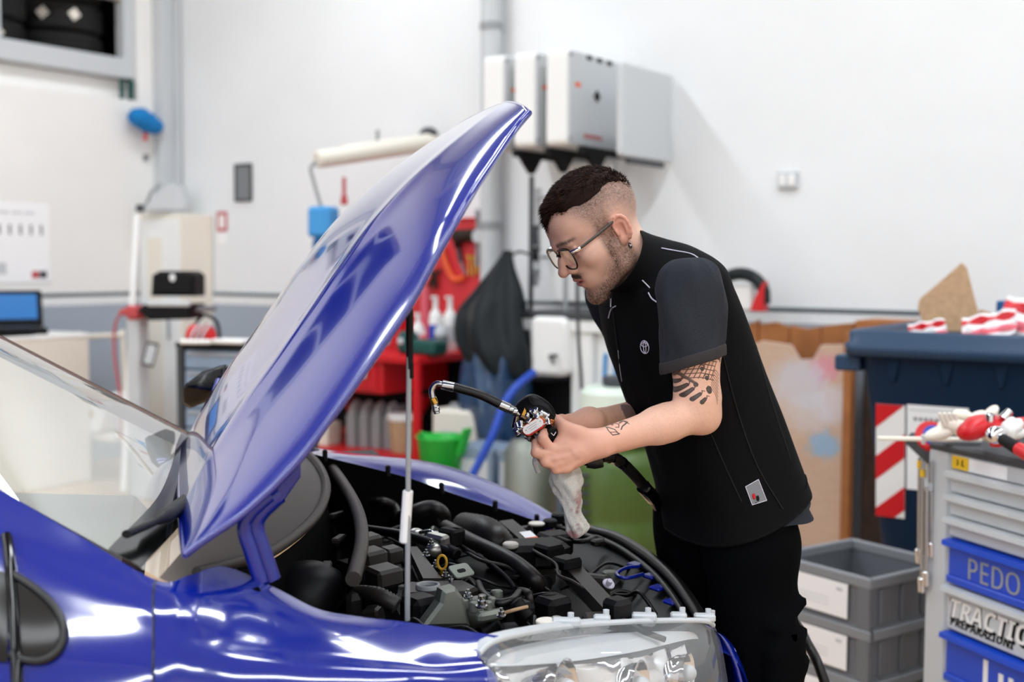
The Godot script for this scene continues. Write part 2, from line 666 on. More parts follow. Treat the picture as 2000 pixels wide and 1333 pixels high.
func build_left_side() -> void:
	# tyres in the loft
	var tm: ArrayMesh = tyre_mesh()[0]
	var where := [["lowest", "right", 0.0, 0.66, 0], ["second", "right", 0.226, 0.655, 2], ["third", "right", 0.452, 0.67, 1], ["lowest", "left", 0.0, 1.325, 1], ["second", "left", 0.226, 1.32, 2], ["third", "left", 0.452, 1.33, 1]]
	for w in where:
		var t := thing("tyre", "black tyre lying %s from the bottom in the %s stack behind the loft opening" % [w[0] if w[0] != "lowest" else "first", w[1]], "tyre", rt(Vector3(-0.47, 2.95 + w[2], w[3])), "tyres stored in the loft")
		put_mesh("rubber_carcass", tm, M.tyre, t)
		if w[4] > 0:
			for k in w[4]:
				var ang := deg_to_rad(8.0 + 40.0 * k + w[2] * 30.0)
				var s := st()
				var c := Vector3(cos(ang) * 0.324, 0.12, sin(ang) * 0.324)
				bx(s, Vector3(0.07, 0.07, 0.003), Transform3D(Basis(Vector3.UP, PI / 2 - ang) * Basis(Vector3.BACK, 0.7), c), 0.001)
				put("paper_label", s, M.offwhite, t, "small square pale label")
	# poster
	var po := thing("poster", "large white printed notice with a row of dark symbols on the left wall", "poster", rt(Vector3(0.004, 1.33, 1.50)))
	var s := st()
	rbox(s, 0.0, 0.004, 0.0, 0.56, -0.40, 0.42, 0.001)
	put("sheet", s, M.paper, po)
	s = st()
	for i in 9:
		rbox(s, 0.004, 0.006, 0.335, 0.405, -0.34 + i * 0.083, -0.325 + i * 0.083, 0.0005)
	put("symbol_row", s, M.darkgrey, po)
	s = st()
	rbox(s, 0.004, 0.006, 0.06, 0.14, -0.05, 0.14, 0.0005)
	for i in 6: rbox(s, 0.004, 0.006, 0.48, 0.495, -0.28 + i * 0.1, -0.20 + i * 0.1, 0.0005)
	put("grey_print", s, M.lightgrey, po)
	s = st()
	rbox(s, 0.004, 0.006, 0.03, 0.08, -0.37, -0.31, 0.0005)
	put("dark_photo", s, M.darkgrey, po)
	s = st()
	rbox(s, 0.004, 0.006, 0.03, 0.08, -0.305, -0.25, 0.0005)
	put("brown_photo", s, M.red_dull, po)
	# wool duster hanging at the corner guide
	var o := thing("duster", "blue wool duster with a red handle hanging at the wall corner", "duster", rt(Vector3(0.1, 2.413, 0.322)))
	s = st()
	var d0 := Vector3(0.12, 2.544, 0.459) - Vector3(0.1, 2.413, 0.322)
	var d1 := Vector3(0.12, 2.528, 0.191) - Vector3(0.1, 2.413, 0.322)
	var pts := []
	var rad := []
	for i in 15:
		var f := i / 14.0
		pts.append(d0.lerp(d1, f) + Vector3(0, sin(f * 6.0) * 0.02, 0))
		rad.append(0.012 + 0.06 * sqrt(maxf(0.0, sin(PI * (0.06 + 0.9 * f)))) + rng.randf() * 0.014)
	sweep(s, pts, rad, 14)
	put("wool_head", s, M.wool, o)
	s = st()
	rod(s, Vector3(0.0, -0.02, 0), Vector3(0.02, 0.1, 0), 0.014, 10, 0.012, 0.004)
	put("handle", s, M.red, o)
	o = thing("wall_hook", "small dark hook on the left wall under the blue duster", "hook", rt(Vector3(0.002, 2.277, 0.244)))
	s = st()
	bx(s, Vector3(0.012, 0.05, 0.03), X(Vector3(0.006, 0, 0)), 0.002)
	sweep(s, curve([Vector3(0.01, 0.0, 0), Vector3(0.04, -0.01, 0), Vector3(0.045, 0.02, 0)], 5), 0.006, 8)
	put("hook_body", s, M.midgrey, o)
	# bracket box under the guide
	o = thing("gate_motor", "light grey box with a slanted arm under the corner guide", "motor", rt(Vector3(0.26, 1.86, 0.3)))
	s = st()
	slab(s, PackedVector2Array([Vector2(-0.16, 0), Vector2(0.16, 0), Vector2(0.16, 0.06), Vector2(0.1, 0.2), Vector2(0.02, 0.2), Vector2(-0.13, 0.06)]), 0.16, X(Vector3(0, 0, -0.08), Vector3(0, 34, 0)), 0.01)
	put("motor_case", s, M.lightgrey, o)
	s = st()
	sweep(s, [Vector3(-0.08, 0.02, 0.1), Vector3(0.0, 0.14, 0.1), Vector3(0.06, 0.2, 0.06)], 0.012, 8)
	put("slanted_arm", s, M.grey, o)
	s = st()
	cyl(s, 0.03, 0.05, X(Vector3(-0.11, 0.02, 0.09), Vector3(90, 0, 0)), 12, -1.0, 0.006)
	put("roller", s, M.darkgrey, o)
	# locker in the corner
	o = thing("locker", "tall cream cabinet with an inset door in the wall corner", "cabinet", rt(Vector3(0.22, 0, 0.18)))
	s = st()
	rbox(s, -0.19, 0.27, 0.0, 1.84, -0.17, 0.14, 0.008)
	put("body", s, M.cream, o)
	s = st()
	rbox(s, -0.18, 0.26, 0.05, 1.80, 0.14, 0.158, 0.006)
	rbox(s, -0.11, 0.10, 0.2, 1.68, 0.158, 0.162, 0.002)
	var door := put("door", s, M.white, o)
	s = st()
	rbox(s, -0.09, 0.08, 0.22, 1.66, 0.1605, 0.1645, 0.002)
	put("inset_panel", s, M.cream, door)
	s = st()
	rbox(s, 0.14, 0.16, 0.9, 1.05, 0.158, 0.18, 0.004)
	put("handle", s, M.grey, door)
	# picture and fire sign on the back wall
	o = thing("picture_frame", "small dark framed picture on the back wall left of the hood", "picture", rt(Vector3(0.822, 2.074, 0)))
	s = st()
	for q in [[-0.09, 0.09, 0.125, 0.14], [-0.09, 0.09, -0.14, -0.125], [-0.09, -0.075, -0.14, 0.14], [0.075, 0.09, -0.14, 0.14]]:
		rbox(s, q[0], q[1], q[2], q[3], 0.0, 0.02, 0.003)
	put("frame", s, M.darkgrey, o)
	s = st()
	rbox(s, -0.075, 0.075, -0.125, 0.125, 0.002, 0.01, 0.001)
	put("print", s, M.midgrey, o)
	o = thing("fire_sign", "small red and white safety sign on the back wall below the picture", "sign", rt(Vector3(0.582, 1.787, 0)))
	s = st()
	rbox(s, -0.055, 0.055, -0.075, 0.075, 0.0, 0.004, 0.001)
	put("red_plate", s, M.red_dull, o)
	s = st()
	rbox(s, -0.03, 0.03, -0.05, 0.05, 0.004, 0.006, 0.001)
	rbox(s, -0.05, 0.05, -0.16, -0.085, 0.0, 0.003, 0.001)
	put("white_field", s, M.paper, o)
	# laptop on a white cabinet
	var lp := Vector3(0.42, 1.003, 1.63)
	o = thing("side_cabinet", "white cabinet under the open laptop at the left edge", "cabinet", rt(Vector3(lp.x, 0, lp.z)))
	s = st()
	rbox(s, -0.28, 0.28, 0.0, lp.y, -0.33, 0.42, 0.012)
	put("body", s, M.offwhite, o)
	s = st()
	rbox(s, -0.27, 0.285, lp.y - 0.03, lp.y, -0.335, 0.43, 0.008)
	put("top", s, M.white, o)
	o = thing("laptop", "open rugged black laptop with a blue screen on the white cabinet", "laptop", rt(Vector3(lp.x - 0.02, lp.y, lp.z + 0.02), 62.0))
	s = st()
	bx(s, Vector3(0.36, 0.045, 0.26), X(Vector3(0, 0.0225, 0.06)), 0.012)
	put("base", s, M.black, o)
	s = st()
	bx(s, Vector3(0.30, 0.004, 0.16), X(Vector3(0, 0.047, 0.07)), 0.001)
	put("keyboard", s, M.darkgrey, o)
	var lid := Transform3D(Basis(Vector3.RIGHT, deg_to_rad(-14)), Vector3(0, 0.04, -0.07))
	s = st()
	bx(s, Vector3(0.36, 0.25, 0.03), lid * X(Vector3(0, 0.125, 0)), 0.012)
	var lidn := put("lid", s, M.black, o)
	s = st()
	bx(s, Vector3(0.29, 0.17, 0.004), lid * X(Vector3(0, 0.135, 0.016)), 0.001)
	put("screen", s, M.screen, lidn)
	s = st()
	sweep(s, curve([Vector3(-0.07, 0.02, 0.19), Vector3(-0.06, 0.005, 0.225), Vector3(0.06, 0.005, 0.225), Vector3(0.07, 0.02, 0.19)], 4), 0.008, 8)
	put("carry_handle", s, M.black, o)
	# tube frame cart with a paper roll
	var cp := Vector3(0.55, 0.655, 1.13)
	o = thing("tube_cart", "cream tubular cart frame beside the diagnostic pole", "cart", rt(Vector3(cp.x, 0, cp.z)))
	s = st()
	var tl := Vector3(0.55, 0.964, 1.277) - Vector3(cp.x, 0, cp.z)
	var tr := Vector3(0.55, 0.96, 0.909) - Vector3(cp.x, 0, cp.z)
	sweep(s, curve([Vector3(tl.x, 0.02, tl.z), tl - Vector3(0, 0.04, 0), tl + Vector3(0, 0, -0.04), tr + Vector3(0, 0, 0.04), tr - Vector3(0, 0.04, 0), Vector3(tr.x, 0.02, tr.z)], 8), 0.018, 10)
	put("tube_hoop", s, M.cream, o)
	s = st()
	bx(s, Vector3(0.4, 0.05, absf(tl.z - tr.z)), X(Vector3(0.15, 0.3, (tl.z + tr.z) / 2)), 0.01)
	put("tray", s, M.offwhite, o)
	o = thing("paper_roll", "thick white paper roll on the tubular cart", "roll", rt(Vector3(cp.x + 0.15, 0.325, cp.z)))
	s = st()
	cyl(s, 0.13, 0.34, X(Vector3(0, 0.13, -0.17), Vector3(90, 0, 0)), 24, -1.0, 0.01)
	put("paper", s, M.white, o)
	s = st()
	cyl(s, 0.03, 0.345, X(Vector3(0, 0.13, -0.1725), Vector3(90, 0, 0)), 14)
	put("core", s, M.cardboard, o)
	# diagnostic stand
	var dp := at_floor(Vector3(1.02, 0, 1.35))
	o = thing("diagnostic_stand", "tall white pole stand with a column foot left of the hood", "stand", ROOM * Transform3D(Basis(), dp))
	s = st()
	var p0 := Vector3(-2.403, 1.782, -7.9)
	var p1 := Vector3(-2.422, 0.757, -7.6)
	var base := ROOM * dp
	var inv := ROOM.basis.inverse()
	rod(s, inv * (Vector3(p1.x, 0.05, p1.z) - base), inv * (p0 - base), 0.022, 12)
	put("pole", s, M.white, o)
	s = st()
	var c0 := inv * (Vector3(-2.37, 1.167, -7.7) - base)
	bx(s, Vector3(0.11, c0.y, 0.1), X(Vector3(c0.x + 0.03, c0.y / 2, c0.z)), 0.015)
	put("column", s, M.lightgrey, o)
	s = st()
	slab(s, PackedVector2Array([Vector2(0, 0), Vector2(0.42, 0), Vector2(0.40, 0.06), Vector2(0.06, 0.42), Vector2(0, 0.42)]), 0.12, X(Vector3(c0.x + 0.06, 0.0, c0.z - 0.06)), 0.01)
	put("foot", s, M.lightgrey, o)
	s = st()
	bx(s, Vector3(0.10, 0.09, 0.10), X(c0 + Vector3(0.05, 0.0, 0.03)), 0.02)
	cyl(s, 0.02, 0.12, X(c0 + Vector3(-0.06, 0.0, 0.05), Vector3(0, 0, -90)), 10)
	put("red_clamp", s, M.red_dull, o, "red plastic clamp")
	s = st()
	sweep(s, curve([c0 + Vector3(-0.02, 0.03, 0.04), c0 + Vector3(-0.12, -0.08, 0.05), c0 + Vector3(-0.13, -0.3, 0.05), c0 + Vector3(-0.08, -0.55, 0.05), c0 + Vector3(-0.1, -0.8, 0.04)], 8), 0.008, 8)
	put("red_cable", s, M.red_dull, o, "thin red cable")
	s = st()
	var c1 := inv * (Vector3(-2.087, 1.201, -7.7) - base)
	bx(s, Vector3(0.42, 0.035, 0.28), X(c1 + Vector3(-0.02, -0.01, 0.0)), 0.008)
	put("shelf", s, M.midgrey, o)
	o = thing("tablet", "small dark tablet leaning on the diagnostic stand column", "tablet", Transform3D(Basis(Vector3.UP, 0.35) * Basis(Vector3.BACK, -0.25), Vector3(-2.235, 0.844, -7.5)))
	s = st()
	bx(s, Vector3(0.075, 0.15, 0.012), X(Vector3(0, 0.075, 0)), 0.005)
	put("case", s, M.black, o)
	s = st()
	bx(s, Vector3(0.055, 0.12, 0.003), X(Vector3(0, 0.075, 0.006)), 0.001)
	put("display", s, M.lightgrey, o)
	o = thing("equipment_bag", "black equipment bag with a small white emblem on top of the stand shelf", "bag", Transform3D(Basis(Vector3.UP, -0.1), Vector3(-2.09, 1.271, -7.7)))
	s = st()
	slab(s, PackedVector2Array([Vector2(-0.145, 0), Vector2(0.135, 0), Vector2(0.135, 0.13), Vector2(0.10, 0.155), Vector2(-0.09, 0.155), Vector2(-0.135, 0.13)]), 0.2, X(Vector3(0, 0, -0.1)), 0.02)
	put("bag_body", s, M.black, o)
	s = st()
	ball(s, Vector3(0.0, 0.115, 0.101), Vector3(0.018, 0.024, 0.003), 10)
	put("emblem", s, M.white, o)
	o = thing("printer", "black boxy printer with a grey front lip held under the stand shelf", "printer", Transform3D(Basis(Vector3.UP, -0.1), Vector3(-2.077, 1.135, -7.6)))
	s = st()
	slab(s, PackedVector2Array([Vector2(-0.13, 0), Vector2(0.12, 0.01), Vector2(0.14, 0.1), Vector2(-0.16, 0.1), Vector2(-0.21, 0.06)]), 0.24, X(Vector3(0, -0.01, -0.12)), 0.012)
	put("printer_body", s, M.black, o)
	s = st()
	bx(s, Vector3(0.27, 0.035, 0.04), X(Vector3(0.0, 0.095, 0.125)), 0.008)
	put("front_lip", s, M.lightgrey, o)
	# small drawer cabinet with things on it
	var k := Vector3(-1.786, 1.056, -6.6)
	o = thing("drawer_cabinet", "blue grey workshop drawer cabinet seen left of the open hood", "cabinet", Transform3D(Basis(Vector3.UP, deg_to_rad(-20)), Vector3(k.x, 0, k.z)))
	s = st()
	rbox(s, 0.0, 0.62, 0.12, k.y - 0.02, -0.4, 0.0, 0.01)
	rbox(s, -0.01, 0.03, 0.10, k.y, -0.02, 0.03, 0.008)
	rbox(s, 0.59, 0.63, 0.10, k.y, -0.02, 0.03, 0.008)
	put("body", s, M.darkgrey, o)
	s = st()
	rbox(s, -0.02, 0.64, k.y - 0.03, k.y, -0.42, 0.03, 0.01)
	put("top", s, M.black, o)
	for i in 7:
		s = st()
		var h1 := k.y - 0.045 - i * 0.105
		rbox(s, 0.04, 0.58, h1 - 0.095, h1, 0.0, 0.02, 0.006)
		var dr := put("drawer", s, M.cabinet, o)
		s = st()
		rbox(s, 0.06, 0.56, h1 - 0.022, h1 - 0.006, 0.02, 0.034, 0.005)
		put("handle", s, M.grey, dr)
	for q in [[0.08, -0.05], [0.54, -0.05], [0.08, -0.35], [0.54, -0.35]]:
		s = st()
		cyl(s, 0.055, 0.03, X(Vector3(q[0], 0.055, q[1] - 0.015), Vector3(90, 0, 0)), 16, -1.0, 0.006)
		bx(s, Vector3(0.04, 0.06, 0.05), X(Vector3(q[0], 0.1, q[1])), 0.006)
		put("caster", s, M.black, o)
	var g := Vector3(-1.648, 1.063, -6.5)
	o = thing("red_bundle", "red strap bundle with grey straps on top of the drawer cabinet", "strap", Transform3D(Basis(), Vector3(g.x, k.y, g.z)))
	for q in [-1.0, 1.0]:
		s = st()
		ball(s, Vector3(0.035 * q, 0.05, 0), Vector3(0.045, 0.055, 0.04), 12, Basis(Vector3.BACK, 0.5 * q))
		put("red_pouch", s, M.red, o)
	s = st()
	for q in [-0.03, 0.0, 0.03]:
		sweep(s, curve([Vector3(q - 0.02, 0.01, 0.042), Vector3(q, 0.06, 0.055), Vector3(q + 0.03, 0.11, 0.02)], 5), 0.006, 6)
	put("grey_strap", s, M.lightgrey, o)
	s = st()
	sweep(s, curve([Vector3(-0.03, 0.1, 0.0), Vector3(0.02, 0.15, 0.0), Vector3(0.085, 0.11, 0.0), Vector3(0.1, 0.01, 0.0)], 6), 0.009, 8)
	put("black_strap", s, M.black, o)
	o = thing("white_tray", "flat white tray lying on the drawer cabinet beside the red bundle", "tray", Transform3D(Basis(Vector3.UP, -0.3), Vector3(g.x + 0.16, k.y, g.z)))
	s = st()
	bx(s, Vector3(0.2, 0.025, 0.12), X(Vector3(0, 0.0125, 0)), 0.008)
	put("tray_shell", s, M.white, o)
	o = thing("rag_white", "crumpled white cloth on the drawer cabinet front corner", "cloth", Transform3D(Basis(), Vector3(g.x - 0.02, k.y, g.z + 0.06)))
	s = st()
	for i in 5:
		ball(s, Vector3(-0.05 + i * 0.03, 0.012, rng.randf() * 0.02), Vector3(0.026, 0.014, 0.025), 8, Basis(Vector3.UP, i * 0.8))
	put("cloth_folds", s, M.white, o)

func at_floor(p: Vector3) -> Vector3:
	return Vector3(p.x, 0, p.z)

# ------------------------------------------------------------------ the car (x forward, y up, z towards its near side)
func tab(y: Array, x: float) -> float:   # smooth curve through evenly spaced values
	var i := clampi(int(x), 0, y.size() - 2)
	return cubic_interpolate(y[i], y[i + 1], y[maxi(i - 1, 0)], y[mini(i + 2, y.size() - 1)], x - i)

func hood_pt(p: float, t: float) -> Vector3:   # p 0 hinge .. 1 front lip, t 0 near edge .. 1 far edge
	var m := 1.0 - pow(2.0 * t - 1.0, 2.0)
	var c := 0.0   # near slope up to the crease, nearly flat middle, far slope down
	if t < 0.25: c = 0.8 * pow(t / 0.25, 0.68)
	elif t < 0.62: c = 1.0 - 0.2 * pow((0.62 - t) / 0.37, 1.6)
	else: c = 1.0 - pow((t - 0.62) / 0.38, 3.0)
	var wn := 0.02 + 0.21 * pow(smoothstep(0.62, 1.02, p), 1.3) + 0.02 * p
	var w := lerpf(wn, 1.25 - wn, t)
	var l := p * (0.907 + 0.05 * m)
	var edge := tab([0.0, -0.028, -0.041, -0.038, -0.031, -0.022, -0.003, 0.006, 0.002, -0.003, -0.010, -0.016], l * 10.0)
	var crown := tab([0.012, 0.038, 0.054, 0.062, 0.071, 0.080, 0.083, 0.075, 0.057, 0.031, 0.0, -0.02], l * 10.0)
	var n := lerpf(edge, crown, c)
	n += 0.004 * exp(-pow((t - 0.26) / 0.035, 2.0)) * smoothstep(0.0, 0.25, p) * (1.0 - 0.8 * smoothstep(0.6, 0.95, p))
	return Vector3(0.035 + l * 0.643 - n * 0.766, 1.068 + l * 0.766 + n * 0.643, -w)

var body_rows := []
func body_pt(s: float, t: float) -> Vector3:   # s along the car, t from the bay edge down the side
	var c := []
	for r in body_rows: c.append(cr(r, s))
	return cr(c, t)

func patch(s: SurfaceTool, f: Callable, nu: int, nv: int, group := 0) -> void:
	var rows := []
	for i in nu + 1:
		var r := PackedVector3Array()
		for j in nv + 1: r.append(f.call(float(i) / nu, float(j) / nv))
		rows.append(r)
	grid(s, rows, false, false, group)

func hose(called: String, pts: Array, r: float, m: String, car: Node3D, seg := 10, label := "") -> MeshInstance3D:
	var s := st()
	sweep(s, curve(pts, 6), r, seg)
	return put(called, s, M[m], car, label)

func bolt(p: Vector3, r: float, car: Node3D, m := "steel", up := Vector3.UP) -> void:
	var s := st()
	cyl(s, r * 1.5, r * 0.5, along(p, p + up), 12, -1.0, r * 0.1)
	hexnut(s, p + up * r * 0.5, p + up * r * 1.6, r)
	cyl(s, r * 0.5, r * 1.0, along(p + up * r * 1.6, p + up), 8)
	put("bolt", s, M[m], car)

func build_car() -> void:
	var car := thing("car", "bright blue hatchback car with its hood propped open at the workshop", "car", CAR)
	var s := st()
	# --- near side: pillar foot and fender
	body_rows = [
		[Vector3(-0.287, 1.189, -0.14), Vector3(-0.228, 1.155, -0.12), Vector3(-0.116, 1.095, -0.06), Vector3(-0.004, 1.034, -0.005), Vector3(0.043, 1.029, -0.04), Vector3(0.097, 1.024, -0.1), Vector3(0.173, 0.993, -0.07), Vector3(0.233, 0.965, -0.04), Vector3(0.295, 0.95, -0.035), Vector3(0.366, 0.938, -0.03), Vector3(0.437, 0.925, -0.02), Vector3(0.51, 0.914, 0)],
		[Vector3(-0.279, 1.143, -0.085), Vector3(-0.222, 1.117, -0.07), Vector3(-0.113, 1.066, -0.02), Vector3(-0.007, 1.025, 0.03), Vector3(0.046, 1.013, 0.015), Vector3(0.102, 0.997, -0.012), Vector3(0.172, 0.978, -0.01), Vector3(0.232, 0.957, 0.005), Vector3(0.293, 0.942, 0.005), Vector3(0.364, 0.927, 0.005), Vector3(0.424, 0.916, 0.01), Vector3(0.485, 0.905, 0.02)],
		[Vector3(-0.267, 1.069, 0), Vector3(-0.213, 1.053, 0.01), Vector3(-0.109, 1.027, 0.045), Vector3(-0.006, 0.997, 0.08), Vector3(0.046, 0.979, 0.075), Vector3(0.099, 0.961, 0.06), Vector3(0.167, 0.943, 0.06), Vector3(0.226, 0.928, 0.06), Vector3(0.286, 0.916, 0.06), Vector3(0.354, 0.904, 0.06), Vector3(0.406, 0.894, 0.055), Vector3(0.47, 0.893, 0.045)],
		[Vector3(-0.252, 0.934, 0.11), Vector3(-0.201, 0.931, 0.115), Vector3(-0.104, 0.928, 0.13), Vector3(-0.006, 0.923, 0.14), Vector3(0.044, 0.917, 0.135), Vector3(0.096, 0.909, 0.125), Vector3(0.163, 0.9, 0.115), Vector3(0.22, 0.893, 0.11), Vector3(0.279, 0.886, 0.105), Vector3(0.347, 0.879, 0.1), Vector3(0.406, 0.87, 0.09), Vector3(0.491, 0.86, 0.08)],
	]
	var low := []
	var lower := []
	for p in body_rows[3]:
		low.append(Vector3(p.x, 0.72, p.z + 0.05))
		lower.append(Vector3(p.x, 0.28, p.z + 0.04))
	body_rows.append(low)
	body_rows.append(lower)
	patch(s, func(u: float, v: float) -> Vector3: return body_pt(3.0 + u * 8.0, v * 5.0), 64, 50)
	patch(s, func(u: float, v: float) -> Vector3: return body_pt(3.0 + u * 8.0, 0.0) + Vector3(0, -0.05 * v, -0.015 * v), 64, 3, 5)
	put("fender", s, M.paint, car)
	s = st()
	patch(s, func(u: float, v: float) -> Vector3: return body_pt(u * 2.998, v * 5.0), 30, 50)
	put("side_panel", s, M.paint, car)
	s = st()   # quarter glass
	patch(s, func(u: float, v: float) -> Vector3:
		var a := 1.16 + u * 0.66
		var half := 0.40 * sqrt(maxf(0.0, 1.0 - pow(u, 2.6)))
		return body_pt(a, 2.32 + (v - 0.5) * 2.0 * half + 0.18 * u) + Vector3(0, 0.0015, 0.004), 14, 12)
	var qg := put("quarter_glass", s, M.side_glass, car)
	s = st()
	patch(s, func(u: float, v: float) -> Vector3: return body_pt(0.2 + u * 0.92, 1.86 + v * 0.9 - 0.1 * u + 0.15 * u) + Vector3(0, 0.0015, 0.004), 10, 12)
	put("door_glass", s, M.side_glass, car)
	var rim := []
	for i in 33:
		var a := -PI / 2 + PI * i / 32.0
		var u := pow(maxf(cos(a), 0.0), 0.8)
		rim.append(body_pt(1.16 + u * 0.68, 2.32 + sin(a) * 0.42 + 0.18 * u) + Vector3(0, 0.002, 0.004))
	s = st()
	sweep(s, rim, 0.006, 8)
	put("glass_trim", s, M.rubber, qg)
	s = st()
	var gap := []
	for i in 24: gap.append(body_pt(1.12 + 0.03 * i / 23.0 + 0.17 * pow(i / 23.0, 0.7) - 0.02, 1.25 + 2.4 * i / 23.0) + Vector3(0, 0.001, 0.003))
	sweep(s, gap, 0.008, 8)
	put("door_seal", s, M.black_gloss, car)
	s = st()
	var gap2 := []
	for i in 30: gap2.append(body_pt(2.999, 0.02 + 3.4 * i / 29.0))
	sweep(s, gap2, 0.0016, 6)
	put("panel_gap", s, M.black_gloss, car)
	# --- far fender
	s = st()
	var fr := [
		[Vector3(0.323, 1.037, -1.13), Vector3(0.386, 1.018, -1.14), Vector3(0.562, 0.967, -1.14), Vector3(0.691, 0.917, -1.14), Vector3(0.837, 0.864, -1.14), Vector3(0.919, 0.835, -1.12)],
		[Vector3(0.33, 1.033, -1.2), Vector3(0.405, 1.022, -1.2), Vector3(0.579, 0.987, -1.2), Vector3(0.717, 0.945, -1.2), Vector3(0.857, 0.882, -1.19), Vector3(0.942, 0.836, -1.15)],
		[Vector3(0.338, 1.026, -1.28), Vector3(0.457, 0.998, -1.3), Vector3(0.617, 0.98, -1.3), Vector3(0.747, 0.945, -1.3), Vector3(0.881, 0.887, -1.28), Vector3(0.978, 0.83, -1.2)],
	]
	var f3 := []
	var f4 := []
	for p in fr[2]:
		f3.append(p + Vector3(0.01, -0.09, -0.09))
		f4.append(Vector3(p.x, 0.3, p.z - 0.1))
	fr.append(f3)
	fr.append(f4)
	patch(s, func(u: float, v: float) -> Vector3:
		var c := []
		for r in fr: c.append(cr(r, u * 5.0))
		return cr(c, v * 4.0), 30, 24)
	put("fender", s, M.paint, car)
	for i in 5:
		s = st()
		var p := cr(fr[0], 0.8 + i * 0.95)
		bx(s, Vector3(0.012, 0.03, 0.012), X(p + Vector3(0, 0.004, 0.012)), 0.003)
		put("edge_clip", s, M.plastic, car)
	# --- bay: aprons, floor, firewall
	s = st()
	patch(s, func(u: float, v: float) -> Vector3: return body_pt(4.2 + u * 6.8, 0.0) + Vector3(0, -0.05 - 0.35 * v, -0.015 - 0.05 * v), 20, 4)
	patch(s, func(u: float, v: float) -> Vector3: return cr(fr[0], u * 5.0) + Vector3(0, -0.4 * v, 0.06 * v), 20, 4)
	bx(s, Vector3(1.15, 0.04, 1.3), X(Vector3(0.55, 0.52, -0.62)), 0.01)
	bx(s, Vector3(0.05, 0.5, 1.2), X(Vector3(0.13, 0.75, -0.64)), 0.01)
	put("bay_liner", s, M.bay, car)
	# --- front: bumper, seal, support
	var seal := [Vector3(0.982, 0.825, -0.296), Vector3(1.013, 0.835, -0.464), Vector3(1.025, 0.845, -0.607), Vector3(1.026, 0.85, -0.765), Vector3(1.01, 0.855, -0.859), Vector3(0.983, 0.855, -0.927), Vector3(0.945, 0.855, -1.031)]
	s = st()
	sweep(s, curve(seal, 8), 0.0125, 10)
	sweep(s, curve(seal.map(func(p): return p + Vector3(-0.022, -0.01, 0)), 8), 0.008, 8)
	put("front_seal", s, M.rubber, car)
	s = st()
	patch(s, func(u: float, v: float) -> Vector3: return cr(seal, u * 6.0) + Vector3(-0.02 - 0.16 * v, -0.02 - 0.03 * v - 0.05 * v * v, 0), 24, 4)
	put("radiator_shroud", s, M.plastic, car)
	s = st()
	var bump := []
	for p in seal: bump.append(p)
	bump.push_front(Vector3(1.019, 0.8, -0.321))
	bump.push_front(Vector3(1.018, 0.77, -0.294))
	bump.push_back(Vector3(0.86, 0.80, -1.22))
	bump.push_back(Vector3(0.70, 0.78, -1.36))
	patch(s, func(u: float, v: float) -> Vector3:
		var p := cr(bump, u * 10.0)
		var c := [p + Vector3(0.004, -0.012, 0), p + Vector3(0.045, -0.045, 0), Vector3(p.x + 0.085, p.y - 0.16, p.z), Vector3(p.x + 0.09, 0.42, p.z), Vector3(p.x + 0.02, 0.2, p.z)]
		return cr(c, v * 4.0), 44, 20)
	put("bumper", s, M.paint, car)
	# --- cowl, plenum and windshield
	var strip := [Vector3(0.317, 1.035, -1.225), Vector3(0.34, 1.02, -1.037), Vector3(0.335, 1.005, -0.828), Vector3(0.283, 1, -0.557), Vector3(0.186, 1, -0.296), Vector3(0.109, 1.01, -0.171), Vector3(0.055, 1.02, -0.087)]
	var cseal := [Vector3(0.34, 1.03, -1.227), Vector3(0.382, 0.995, -1.165), Vector3(0.389, 0.985, -0.9), Vector3(0.381, 0.98, -0.657), Vector3(0.357, 0.972, -0.439), Vector3(0.311, 0.962, -0.214)]
	s = st()
	sweep(s, curve(strip, 8), 0.010, 10)
	put("cowl_edge", s, M.seal, car)
	s = st()
	sweep(s, curve(cseal, 8), 0.0135, 12)
	put("cowl_seal", s, M.seal, car)
	s = st()
	patch(s, func(u: float, v: float) -> Vector3: return cr(cseal, u * 5.0).lerp(cr(cseal, u * 5.0) * Vector3(1, 0, 1) + Vector3(0.0, 0.60, 0), v) + Vector3(-0.012, -0.012, 0), 24, 3)
	patch(s, func(u: float, v: float) -> Vector3: return cr(cseal, u * 5.0).lerp(cr(strip, u * 5.2), v) + Vector3(0, -0.014 - 0.10 * sin(PI * v), 0), 24, 8)
	put("plenum", s, M.bay, car)
	var gl0 := [Vector3(0.0, 1.034, -0.015), Vector3(0.06, 1.03, -0.35), Vector3(0.085, 1.03, -0.65), Vector3(0.10, 1.03, -0.95), Vector3(0.123, 1.031, -1.255)]
	s = st()
	patch(s, func(u: float, v: float) -> Vector3: return cr(gl0, u * 4.0).lerp(cr(strip, (1.0 - u) * 6.0), v) + Vector3(0, -0.012 * sin(PI * v), 0), 30, 6)
	put("cowl_panel", s, M.cowl, car)
	for i in 4:   # clips in the plenum
		s = st()
		var a := cr(cseal, 1.2 + i * 0.8)
		var b := cr(strip, 1.2 + i * 0.9)
		bx(s, Vector3(0.05, 0.012, 0.018), Transform3D(Basis(Vector3.UP, 0.5 + i * 0.3), a.lerp(b, 0.45) + Vector3(0, -0.055, 0)), 0.003)
		put("plenum_clip", s, M.seal, car)
	var top_n: Vector3 = Vector3(-0.228, 1.155, -0.12)
	var top_f: Vector3 = Vector3(-0.359, 1.322, -1.13)
